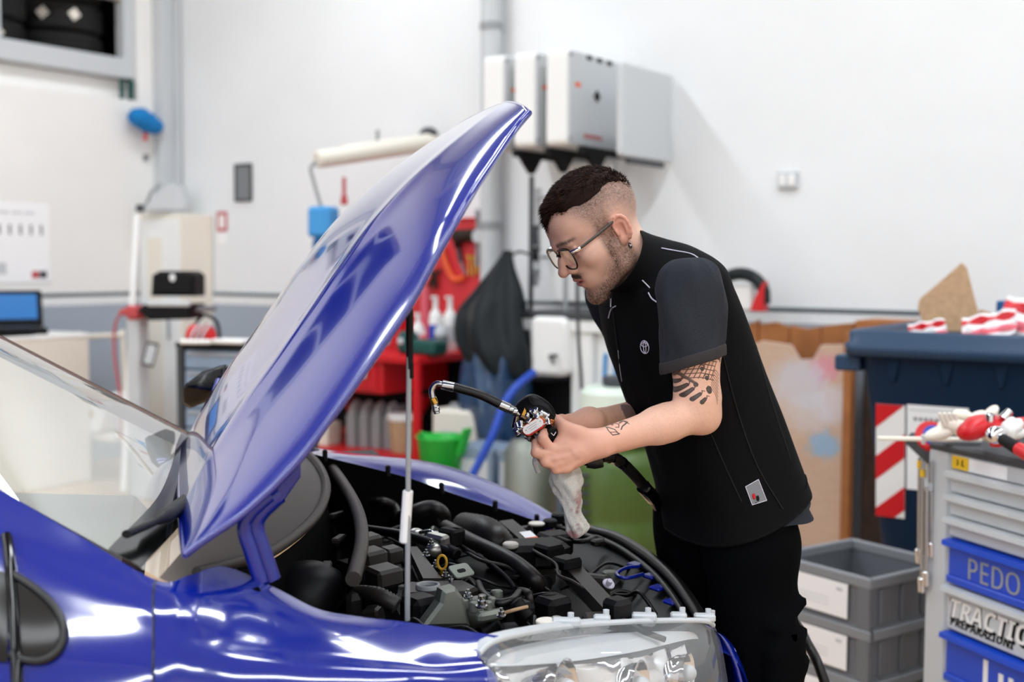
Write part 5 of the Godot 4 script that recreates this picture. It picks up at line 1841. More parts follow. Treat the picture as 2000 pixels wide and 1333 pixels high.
func tattoo_texture() -> ImageTexture:
	var im := Image.create_empty(1024, 1024, false, Image.FORMAT_RGB8)
	im.fill(Color.WHITE)
	var dk := Color(0.25, 0.29, 0.32, 0.92)
	var md := Color(0.42, 0.46, 0.48, 0.75)
	var ln := Color(0.42, 0.37, 0.38, 0.85)
	# scale netting
	var n0 := Vector2(657, 608)
	var n1 := Vector2(807, 614)
	var n2 := Vector2(646, 694)
	var n3 := Vector2(796, 705)
	for i in 8:
		var f := i / 7.0
		path_ink(im, [n0.lerp(n1, f) + Vector2(4, 0), n0.lerp(n1, f).lerp(n2.lerp(n3, f - 0.08), 0.5), n2.lerp(n3, f - 0.12)], 2.4, ln)
	for i in 5:
		var f := i / 4.0
		path_ink(im, [n0.lerp(n2, f) + Vector2(-2, 6), n0.lerp(n2, f).lerp(n1.lerp(n3, f), 0.5) + Vector2(0, -5), n1.lerp(n3, f) + Vector2(0, 3)], 2.4, ln)
	# dark head and fin left of it
	for q in [[Vector2(564, 632), Vector2(581, 677), 14.0, 9.0], [Vector2(602, 657), Vector2(613, 707), 17.0, 12.0], [Vector2(619, 614), Vector2(635, 656), 14.0, 8.0], [Vector2(655, 595), Vector2(674, 585), 11.0, 8.0]]:
		ink(im, q[0], q[1], q[2], dk, q[3])
	path_ink(im, [Vector2(575, 612), Vector2(613, 651), Vector2(652, 691), Vector2(696, 721)], 4.0, md)
	path_ink(im, [Vector2(630, 664), Vector2(663, 696), Vector2(704, 726)], 7.0, md)
	ink(im, Vector2(704, 731), Vector2(704, 731), 11.0, dk)
	ink(im, Vector2(704, 731), Vector2(704, 731), 7.0, md)
	# feathered row of claws
	for q in [[Vector2(613, 732), Vector2(641, 709)], [Vector2(630, 762), Vector2(668, 731)], [Vector2(657, 782), Vector2(690, 752)], [Vector2(690, 802), Vector2(723, 777)], [Vector2(734, 817), Vector2(748, 802)]]:
		ink(im, q[0], q[1], 12.0, dk, 9.0)
		ink(im, q[0] + (q[1] - q[0]) * 0.3, q[1], 5.5, md, 4.0)
		path_ink(im, [q[1], q[1] + Vector2(10, -6), q[1] + Vector2(8, -16), q[1] + Vector2(22, -14)], 2.2, ln)
	# small clawed drops and fin rays on the right
	for q in [[Vector2(726, 650), 8.0], [Vector2(754, 695), 9.0], [Vector2(768, 756), 14.0]]:
		ink(im, q[0], q[0] + Vector2(4, 6), q[1], dk)
		ink(im, q[0] + Vector2(-2, -2), q[0], q[1] * 0.45, md)
		path_ink(im, [q[0] + Vector2(-14, -6), q[0] + Vector2(-4, -18), q[0] + Vector2(10, -14), q[0] + Vector2(14, 0)], 2.4, dk)
	for i in 9:
		var f := i / 8.0
		path_ink(im, [Vector2(796, 654).lerp(Vector2(779, 741), f), Vector2(818, 664).lerp(Vector2(807, 781), f), Vector2(838, 684).lerp(Vector2(823, 827), f)], 1.7, ln)
	for q in [[Vector2(796, 573), Vector2(824, 603), 9.0], [Vector2(819, 563), Vector2(841, 613), 8.0]]:
		ink(im, q[0], q[1], q[2], dk, 5.0)
	path_ink(im, [Vector2(680, 580), Vector2(707, 574), Vector2(729, 592), Vector2(752, 579), Vector2(785, 604)], 2.6, dk)
	path_ink(im, [Vector2(702, 600), Vector2(735, 610), Vector2(768, 599)], 2.4, ln)
	# small outline figure on the forearm
	path_ink(im, [Vector2(253, 937), Vector2(253, 957), Vector2(269, 979), Vector2(301, 974), Vector2(285, 952), Vector2(258, 942)], 2.4, dk)
	path_ink(im, [Vector2(258, 966), Vector2(285, 964), Vector2(306, 972)], 2.0, ln)
	path_ink(im, [Vector2(285, 932), Vector2(300, 922), Vector2(316, 927), Vector2(308, 942), Vector2(293, 942)], 2.2, ln)
	path_ink(im, [Vector2(316, 952), Vector2(327, 937), Vector2(343, 927), Vector2(359, 917), Vector2(348, 912)], 2.6, dk)
	path_ink(im, [Vector2(322, 922), Vector2(343, 912), Vector2(362, 925)], 2.2, ln)
	im.generate_mipmaps()
	return ImageTexture.create_from_image(im)

# ------------------------------------------------------------------ hair, glasses
func strand(s: SurfaceTool, a: Vector3, d1: Vector3, d2: Vector3, w: float) -> void:
	var side := d1.cross(Vector3(0.3, 0.5, 0.8)).normalized() * w
	var b := side.cross(d1.normalized())
	var p1 := a + d1
	var p2 := p1 + d2
	var r0 := [a + side, a - side * 0.5 + b * 0.87, a - side * 0.5 - b * 0.87]
	var r1 := [p1 + side * 0.8, p1 - side * 0.4 + b * 0.7, p1 - side * 0.4 - b * 0.7]
	for i in 3:
		var j := (i + 1) % 3
		quad(s, r0[i], r0[j], r1[j], r1[i])
		tri(s, r1[i], r1[j], p2)

func hair_on(man: Node3D) -> void:
	var rg := RandomNumberGenerator.new()
	rg.seed = 5
	var dark := st()
	var lite := st()
	dark.set_smooth_group(-1)
	lite.set_smooth_group(-1)
	var wave := noise3(1.0, 4)
	var n := 0
	while n < 16000:
		var q := Vector3(rg.randfn(), rg.randfn(), rg.randfn()).normalized()
		var p := Vector3(-0.002, 0.050, 0) + q * Vector3(0.100, 0.088, 0.077)
		if q.x > 0.3: p.x = minf(p.x, 0.099)
		var g := scalp_line(p)
		if g < 0.0 and rg.randf() > 1.0 * exp(g / 0.014): continue
		if g < -0.035 or (absf(p.z) > 0.068 and p.y < 0.05) or (p.x > 0.06 and g < 0.0): continue
		n += 1
		var up := smoothstep(0.0, 0.05, g)
		var ln := lerpf(0.0028, 0.015, up) * rg.randf_range(0.7, 1.25)
		ln *= 1.0 + 0.7 * smoothstep(0.04, 0.09, p.x)
		var w := wave.get_noise_3dv(p * 45.0) * 1.6
		var dir := (q * 0.75 + Vector3(0.75, 0.15, w * 0.6) * up + Vector3(rg.randf_range(-0.35, 0.35), rg.randf_range(-0.2, 0.35), rg.randf_range(-0.35, 0.35))).normalized()
		var dir2 := (dir + Vector3(0.5, -0.25 - 0.5 * smoothstep(0.06, 0.09, p.x), w * 0.5) + q * 0.1).normalized()
		var a := HEAD * (p - q * 0.002) - BASE
		strand(lite if rg.randf() < 0.22 else dark, a, HEAD.basis * dir * ln * 0.55, HEAD.basis * dir2 * ln * 0.5, 0.00075 if g > 0.0 else 0.00032)
	var cap := st()   # the mass of hair under the strands
	var rows := []
	for i in 23:
		var r := PackedVector3Array()
		for j in 48:
			var t := TAU * j / 48.0
			var f := i / 22.0
			var q := Vector3(sin(f * 1.5) * cos(t), cos(f * 1.5), sin(f * 1.5) * sin(t))
			var p := Vector3(-0.002, 0.050, 0) + q * Vector3(0.100, 0.088, 0.077)
			var g := scalp_line(p)
			var lift := 0.006 * smoothstep(0.004, 0.04, g) * (0.8 + 0.5 * wave.get_noise_3dv(p * 60.0)) - 0.004 * smoothstep(0.004, -0.006, g)
			if q.x > 0.3: p.x = minf(p.x, 0.099)
			r.append(HEAD * (p + q * lift + Vector3(0.003, 0, 0) * smoothstep(0.0, 0.04, g)) - BASE)
		rows.append(r)
	grid(cap, rows, true, false)
	var o := put("hair", cap, M.hair, man)
	put("hair_strands", dark, M.hair, o).set_meta("kind", "stuff")
	put("hair_strands", lite, M.hair_light, o).set_meta("kind", "stuff")
	# short beard hairs along the jaw, moustache and chin
	var be := st()
	be.set_smooth_group(-1)
	for i in 2600:
		var u := rg.randf()
		var sd := -1.0 if rg.randf() < 0.7 else 1.0
		var p: Vector3
		if i < 1500:
			var j0 := Vector3(0.014, -0.010, 0.062).lerp(Vector3(0.016, -0.064, 0.0625), minf(u * 2.0, 1.0)).lerp(Vector3(0.082, -0.106, 0.026), maxf(u * 2.0 - 1.0, 0.0))
			p = j0 + Vector3(rg.randf_range(-0.012, 0.02), rg.randf_range(-0.012, 0.014), rg.randf_range(-0.004, 0.003))
		elif i < 2150:
			p = Vector3(0.1058 - 0.011 * u * u, -0.0375 - 0.005 * u * u, 0.026 * u) + Vector3(0, rg.randf_range(-0.004, 0.004), 0)
		else:
			p = Vector3(0.094, -0.092, 0.018 * u) + Vector3(rg.randf_range(-0.006, 0.006), rg.randf_range(-0.018, 0.006), 0)
		p.z *= sd
		var out := Vector3(p.x - 0.035, -0.03, p.z * 1.1).normalized()
		strand(be, HEAD * p - BASE, HEAD.basis * (out * 0.0012 + Vector3(0.0003, -0.0012, 0)), HEAD.basis * Vector3(0.0004, -0.0022, rg.randf_range(-0.001, 0.001)), 0.00032)
	put("beard_stubble", be, M.beard, man).set_meta("kind", "stuff")

func glasses() -> void:
	var origin := HEAD * Vector3(0.109, 0.007, 0)
	var g := thing("eyeglasses", "dark framed eyeglasses with silver hinges on the mechanic's nose", "glasses", Transform3D(HEAD.basis * Basis(Vector3.BACK, 0.08), origin))
	for q in [1.0, -1.0]:
		var s := st()
		var loop := []
		var lens := PackedVector2Array()
		for i in 37:
			var t := TAU * i / 36.0
			var e := 2.7
			var x := 0.0295 * signf(cos(t)) * pow(absf(cos(t)), 2.0 / e)
			var y := 0.0225 * signf(sin(t)) * pow(absf(sin(t)), 2.0 / e) + (0.0025 if sin(t) > 0 else 0.0)
			x *= 1.0 + 0.06 * sin(t)
			loop.append(Vector3(-0.16 * absf(x * q + 0.034) * 0.35, y, 0.0345 * q + x))
			if i < 36: lens.append(Vector2(0.0345 * q + x, y))
		sweep(s, loop, 0.0019, 8, false)
		var fr := put("rim", s, M.spec_frame, g)
		s = st()
		slab(s, lens, 0.0012, Transform3D(Basis(Vector3(0, 0, 1), Vector3(0, 1, 0), Vector3(-1, 0, 0)), Vector3(-0.002, 0, 0)))
		put("lens", s, M.lens, g)
		s = st()
		sweep(s, [Vector3(-0.004, 0.0155, 0.0625 * q), Vector3(-0.012, 0.0155, 0.0695 * q), Vector3(-0.022, 0.0155, 0.072 * q)], 0.0032, 8, true, 1.5)
		put("hinge", s, M.chrome, g, "shiny silver hinge")
		s = st()
		sweep(s, curve([Vector3(-0.020, 0.0155, 0.072 * q), Vector3(-0.070, 0.021, 0.0755 * q), Vector3(-0.112, 0.027, 0.0775 * q), Vector3(-0.128, 0.026, 0.0785 * q)], 5), 0.0024, 8, true, 1.3)
		put("temple", s, M.spec_temple, g)
	var s := st()
	sweep(s, curve([Vector3(0.001, 0.009, -0.0085), Vector3(0.003, 0.012, 0), Vector3(0.001, 0.009, 0.0085)], 5), 0.002, 8)
	sweep(s, [Vector3(-0.002, 0.022, -0.05), Vector3(0.001, 0.0222, 0), Vector3(-0.002, 0.022, 0.05)], 0.0016, 8)
	put("bridge", s, M.spec_frame, g)
	var e := thing("earring", "small dark hoop earring with a pale bead in the mechanic's ear lobe", "earring", Transform3D(HEAD.basis, HEAD * Vector3(-0.004, -0.031, -0.082)))
	s = st()
	var loop := []
	for i in 21:
		var t := TAU * i / 20.0
		loop.append(Vector3(sin(t) * 0.003, cos(t) * 0.006 - 0.004, -0.002 - 0.001 * cos(t)))
	sweep(s, loop, 0.001, 8, false)
	put("hoop", s, M.black, e)
	s = st()
	ball(s, Vector3(0, -0.004, -0.004), Vector3.ONE * 0.0024, 10)
	put("bead", s, M.steel, e)

# ------------------------------------------------------------------ clothes
var vest_tris := PackedVector3Array()

func hit(dir: Vector3, out := 0.0015) -> Vector3:   # where a straight line from the eye meets the vest, a little proud of it
	var best := 1e9
	for i in range(0, vest_tris.size(), 3):
		var r: Variant = Geometry3D.ray_intersects_triangle(CAM - BASE, dir, vest_tris[i], vest_tris[i + 1], vest_tris[i + 2])
		if r != null: best = minf(best, (CAM - BASE).distance_to(r))
	return CAM - BASE + dir * (best - out)

func torso_ring(c: Vector3, tilt: float, hd: float, hw: float, e: float, n: int, wr: FastNoiseLite, amp: float, back := 0.0) -> PackedVector3Array:
	var t := deg_to_rad(tilt)
	var back_dir := -FACE * cos(t) + Vector3.UP * sin(t)
	var r := PackedVector3Array()
	for i in n:
		var a := TAU * i / n
		var x := signf(cos(a)) * pow(absf(cos(a)), 2.0 / e)
		var y := signf(sin(a)) * pow(absf(sin(a)), 2.0 / e)
		var k := 1.0 + back * maxf(0.0, x)
		var p := c + back_dir * hd * k * x + LEFT * hw * y
		var q := (p - c).normalized()
		r.append(p + q * amp * wr.get_noise_3d(p.x * 9.0 + a, p.y * 5.0, p.z * 9.0) - BASE)
	return r

func smooth_rings(src: Array, per: int) -> Array:
	var rows := []
	var n: int = src[0].size()
	for i in (src.size() - 1) * per + 1:
		var r := PackedVector3Array()
		for j in n:
			var col := []
			for q in src: col.append(q[j])
			r.append(cr(col, float(i) / per))
		rows.append(r)
	return rows

func clothes(man: Node3D, SL: Vector3, EL: Vector3, SR: Vector3, ER: Vector3) -> void:
	var wr := noise3(1.0, 17)
	var N := 72
	# vest: rings from hem to collar
	var rings := [
		torso_ring(Vector3(0.484, 0.972, -2.62), 24.0, 0.143, 0.172, 2.5, N, wr, 0.006),
		torso_ring(Vector3(0.47, 1.024, -2.62), 20.0, 0.136, 0.168, 2.5, N, wr, 0.007),
		torso_ring(Vector3(0.431, 1.138, -2.62), 21.0, 0.129, 0.164, 2.5, N, wr, 0.007),
		torso_ring(Vector3(0.392, 1.235, -2.62), 21.0, 0.131, 0.164, 2.5, N, wr, 0.006),
		torso_ring(Vector3(0.35, 1.344, -2.62), 22.0, 0.129, 0.170, 2.4, N, wr, 0.005),
		torso_ring(Vector3(0.328, 1.406, -2.62), 24.0, 0.118, 0.185, 2.2, N, wr, 0.004),
		torso_ring(Vector3(0.313, 1.456, -2.62), 27.0, 0.104, 0.190, 2.1, N, wr, 0.003),
		torso_ring(Vector3(0.293, 1.484, -2.615), 36.0, 0.088, 0.160, 2.0, N, wr, 0.002),
		torso_ring(Vector3(0.271, 1.491, -2.61), 48.0, 0.079, 0.100, 2.0, N, wr, 0.002),
		torso_ring(Vector3(0.247, 1.497, -2.6), 56.0, 0.076, 0.080, 2.0, N, wr, 0.001),
		torso_ring(Vector3(0.223, 1.504, -2.59), 63.0, 0.077, 0.076, 2.0, N, wr, 0.001),
	]
	var rows := smooth_rings(rings, 6)
	var s := st()
	grid(s, rows, true, false)
	# turned-in collar and hem
	var inner := []
	var last: PackedVector3Array = rows[rows.size() - 1]
	var cc := Vector3.ZERO
	for p in last: cc += p / N
	for k in 5:
		var r := PackedVector3Array()
		var src: PackedVector3Array = rows[rows.size() - 1 - k * 3]
		for j in N: r.append(src[j].lerp(cc, 0.07 if k > 0 else 0.03) + (last[j] - rows[rows.size() - 4][j]) * (0.02 if k == 0 else 0.0))
		inner.append(r)
	var top := [last]
	top.append_array(inner)
	grid(s, top, true, false)
	var hem := []
	for k in 4:
		var r := PackedVector3Array()
		for j in N: r.append((rows[0][j] as Vector3).lerp(Vector3(-0.02, rows[0][j].y, 0.0), [0.0, 0.01, 0.03, 0.05][k]) + Vector3(0, [0.0, -0.003, 0.0, 0.03][k], 0))
		hem.append(r)
	grid(s, hem, true, false)
	var vest := put("vest", s, M.vest, man)
	for i in rows.size() - 1:
		for j in N:
			var k := (j + 1) % N
			for q in [rows[i][j], rows[i][k], rows[i + 1][k], rows[i][j], rows[i + 1][k], rows[i + 1][j]]: vest_tris.append(q)
	vest_trim(vest)
	# shirt: hem below the vest, sleeves
	s = st()
	var sh := []
	var cc0 := Vector3.ZERO
	for p in rows[0]: cc0 += p / N
	for k in 7:
		var f := k / 6.0
		var r := PackedVector3Array()
		for j in N:
			var a := TAU * j / N
			var back := smoothstep(-0.35, 0.75, cos(a))
			var p: Vector3 = rows[0][j]
			var away := (p - cc0).normalized()
			var wave := sin(a * 5.0 + 0.6) * 0.010 + sin(a * 9.0) * 0.005
			r.append(p - away * (0.024 - (0.034 + wave) * f * f * back) + Vector3(0, 0.05 - (0.05 + 0.050 * back) * f, 0))
		sh.append(r)
	grid(s, sh, true, false)
	put("shirt_hem", s, M.shirt, man)
	for q in [[SL, EL, 1.0], [SR, ER, 0.97]]:
		s = st()
		var S: Vector3 = q[0]
		var E: Vector3 = q[1]
		var d := (E - S).normalized()
		var u := Vector3(1, 0, 0.25)
		u = (u - d * u.dot(d)).normalized()
		var v := d.cross(u)
		var sl := []
		var stops := [[-0.048, 0.012, 0.012], [-0.044, 0.034, 0.03], [-0.025, 0.056, 0.05], [0.01, 0.066, 0.060], [0.05, 0.068, 0.062], [0.09, 0.066, 0.062], [0.125, 0.064, 0.060], [0.140, 0.0635, 0.060]]
		for p in stops:
			var r := PackedVector3Array()
			var c: Vector3 = S + d * p[0] - u * 0.003
			for i in 48:
				var a := TAU * i / 48.0
				var x: Vector3 = u * cos(a) * p[1] + v * sin(a) * p[2]
				var fold := 0.0035 * sin(a * 3.0 + p[0] * 30.0) * smoothstep(-0.02, 0.05, p[0])
				fold += 0.006 * wr.get_noise_3d(c.x * 20.0 + cos(a) * 1.6, c.y * 11.0, sin(a) * 1.6)
				r.append(c + x * q[2] + x.normalized() * fold + d * 0.016 * cos(a) * -smoothstep(0.05, 0.14, p[0]) - BASE)
			sl.append(r)
		var fine := smooth_rings(sl, 5)
		grid(s, fine, true, false)
		var slv := put("sleeve", s, M.shirt, man)
		s = st()
		var band := []
		var e: PackedVector3Array = fine[fine.size() - 1]
		for p in [[0.0, 0.0], [0.0, 0.0012], [0.004, 0.0024], [0.021, 0.0022], [0.0235, 0.0005], [0.022, -0.004], [0.0, -0.006]]:
			var r := PackedVector3Array()
			var c := Vector3.ZERO
			for x in e: c += x / 48.0
			for x in e: r.append(x + d * p[0] + (x - c).normalized() * p[1])
			band.append(r)
		grid(s, band, true, false)
		put("sleeve_band", s, M.shirt_rib, slv)
	# trousers
	var b := {"v": PackedVector3Array(), "ix": PackedInt32Array()}
	var P := Field.new(Vector3(0.22, 0.03, -2.92), Vector3(0.78, 1.10, -2.28), 0.011)
	var hip := Vector3(0.453, 0.925, -2.64)
	for q in [1.0, -1.0]:
		var h0: Vector3 = hip + LEFT * 0.088 * q + Vector3(0.012, -0.02, 0)
		var k0 := Vector3(h0.x + 0.01 + 0.01 * q, 0.53, h0.z + 0.01 * q)
		var a0 := Vector3(h0.x + 0.05, 0.08, h0.z + 0.015 * q)
		P.cap(h0 + Vector3(-0.01, 0.06, 0), h0, 0.096, 0.098, 0.03)
		P.cap(h0, k0, 0.098, 0.078, 0.03)
		P.cap(k0, a0, 0.078, 0.062, 0.03)
		P.ell(h0.lerp(k0, 0.62) + LEFT * 0.085 * q + Vector3(0.01, 0, 0), Vector3(0.050, 0.085, 0.022), 0.02, Basis(Vector3.UP, 0.5))
		for i in 4:
			var f := 0.30 + 0.16 * i
			P.cap(h0.lerp(k0, f) + LEFT * 0.08 * q - FACE * 0.07, h0.lerp(k0, f + 0.10) + LEFT * 0.10 * q + FACE * 0.03, 0.008, 0.004, 0.03)
	P.net(b)
	put_mesh("trousers", net_mesh(b, func(_p: Vector3, _n: Vector3) -> Color: return Color.WHITE, func(_p: Vector3) -> Vector2: return Vector2.ZERO, BASE), M.pants, man)
	s = st()
	sweep(s, curve([Vector3(0.509, 0.931, -2.515) - BASE, Vector3(0.52, 0.91, -2.512) - BASE, Vector3(0.546, 0.873, -2.512) - BASE], 5), 0.0025, 6)
	put("pocket_seam", s, M.vest_seam, man)
	for q in [1.0, -1.0]:
		s = st()
		var a0: Vector3 = hip + LEFT * 0.105 * q + Vector3(0.05, 0, 0) - BASE
		var f := Vector3(-0.883, 0, 0.469)
		var sole := []
		for k in 11:
			var t := k / 10.0
			var c := Vector3(a0.x, 0, a0.z) + f * (-0.10 + 0.29 * t)
			var w := 0.045 * sqrt(maxf(0.03, sin(PI * clampf(0.12 + t * 0.84, 0, 1)))) + 0.004
			var hh := lerpf(0.085, 0.05, smoothstep(0.2, 0.9, t)) * (1.0 - 0.5 * smoothstep(0.9, 1.0, t))
			var r := PackedVector3Array()
			for i in 16:
				var a := TAU * i / 16.0
				r.append(c + LEFT * cos(a) * w + Vector3.UP * (hh / 2 + sin(a) * hh / 2))
			sole.append(r)
		grid(s, sole, true, true)
		put("shoe", s, M.black, man)

func line_on_vest(pts: Array, r: float, m: Material, parent: Node3D, called: String, label := "") -> void:
	var s := st()
	var p := []
	for d in curve(pts, 4):
		var q := hit((d as Vector3).normalized())
		if q.length() < 5.0: p.append(q)
	if p.size() < 2: return
	sweep(s, p, r, 6, true)
	put(called, s, m, parent, label)

func vest_trim(vest: Node3D) -> void:
	var w: Material = M.thread
	line_on_vest([Vector3(0.105, -0.015, -0.994), Vector3(0.108, -0.018, -0.994), Vector3(0.111, -0.021, -0.994)], 0.0014, w, vest, "piping", "pale reflective piping")
	line_on_vest([Vector3(0.11, -0.025, -0.994), Vector3(0.113, -0.03, -0.993), Vector3(0.119, -0.034, -0.992)], 0.0014, w, vest, "piping", "pale reflective piping")
	line_on_vest([Vector3(0.084, -0.036, -0.996), Vector3(0.08, -0.039, -0.996), Vector3(0.078, -0.046, -0.996)], 0.0013, w, vest, "piping", "pale reflective piping")
	line_on_vest([Vector3(0.12, 0.011, -0.993), Vector3(0.131, 0.009, -0.991), Vector3(0.142, 0.007, -0.99), Vector3(0.148, 0.004, -0.989), Vector3(0.156, -0.003, -0.988)], 0.0013, w, vest, "piping", "pale reflective piping")
	line_on_vest([Vector3(0.08, -0.03, -0.996), Vector3(0.08, -0.037, -0.996)], 0.0022, M.steel, vest, "zip_puller", "silver zip puller")
	line_on_vest([Vector3(0.081, -0.037, -0.996), Vector3(0.086, -0.074, -0.994), Vector3(0.089, -0.099, -0.991), Vector3(0.098, -0.123, -0.988)], 0.0016, M.vest_seam, vest, "front_zip")
	line_on_vest([Vector3(0.086, -0.072, -0.994), Vector3(0.087, -0.083, -0.993), Vector3(0.089, -0.097, -0.991)], 0.0007, M.lightgrey, vest, "zip_teeth")
	line_on_vest([Vector3(0.09, -0.114, -0.989), Vector3(0.092, -0.121, -0.988)], 0.0016, M.steel, vest, "zip_puller", "silver zip puller")
	line_on_vest([Vector3(0.169, -0.073, -0.983), Vector3(0.18, -0.117, -0.977), Vector3(0.195, -0.161, -0.967), Vector3(0.214, -0.194, -0.957)], 0.0014, M.vest_seam, vest, "side_seam")
	line_on_vest([Vector3(0.16, -0.138, -0.977), Vector3(0.172, -0.166, -0.971), Vector3(0.183, -0.19, -0.965)], 0.0014, M.vest_seam, vest, "pocket_zip")
	line_on_vest([Vector3(0.18, -0.024, -0.983), Vector3(0.192, -0.056, -0.98), Vector3(0.204, -0.101, -0.974), Vector3(0.221, -0.156, -0.963)], 0.0012, M.vest_seam, vest, "back_seam")
	line_on_vest([Vector3(0.16, -0.131, -0.978), Vector3(0.16, -0.135, -0.978)], 0.0024, M.lightgrey, vest, "zip_tab")
	# emblem: three stitched ellipses
	var c := hit(Vector3(0.108, -0.069, -0.992), 0.0)
	var px := hit(Vector3(0.11, -0.069, -0.991), 0.0) - c
	var py := hit(Vector3(0.108, -0.066, -0.992), 0.0) - c
	var ux := px.normalized()
	var uy := (py - ux * py.dot(ux)).normalized()
	var uz := ux.cross(uy)
	var s := st()
	for q in [[0.0, 0.0, 0.0138, 0.0132], [0.0, 0.0050, 0.0098, 0.0042], [0.0, -0.0005, 0.0040, 0.0118]]:
		var loop := []
		for i in 33:
			var t := TAU * i / 32.0
			loop.append(c + uz * 0.0022 + ux * (q[0] + cos(t) * q[2]) + uy * (q[1] + sin(t) * q[3]))
		sweep(s, loop, 0.0009, 6, false)
	put("emblem", s, w, vest, "round stitched emblem of three ellipses")
	# woven label near the hem
	var k := [hit(Vector3(0.186, -0.178, -0.966)), hit(Vector3(0.196, -0.172, -0.965)), hit(Vector3(0.202, -0.188, -0.961)), hit(Vector3(0.191, -0.192, -0.963))]
	s = st()
	s.set_smooth_group(-1)
	quad(s, k[0], k[1], k[2], k[3])
	var lab := put("woven_label", s, M.midgrey, vest, "small grey woven label with a red and black motif")
	s = st()
	for i in 4: rod(s, k[i], k[(i + 1) % 4], 0.0007, 6)
	put("label_edge", s, M.thread, lab)
	for q in [["red", 0.40, 0.62], ["black", 0.66, 0.78]]:
		s = st()
		var pts := []
		for i in 9:
			var t := i / 8.0
			var x: float = q[1] + 0.16 * sin(t * TAU) * 0.5 + 0.14 * (t - 0.5)
			var y: float = q[2] + 0.10 * cos(t * TAU * 1.5)
			var a: Vector3 = (k[0] as Vector3).lerp(k[1], 0.15 + 0.75 * (x - 0.2))
			var b2: Vector3 = (k[3] as Vector3).lerp(k[2], 0.15 + 0.75 * (x - 0.2))
			pts.append(a.lerp(b2, y) + (CAM - BASE - a).normalized() * 0.0012)
		sweep(s, curve(pts, 3), 0.0026, 6)
		put("motif", s, M[q[0]], lab)

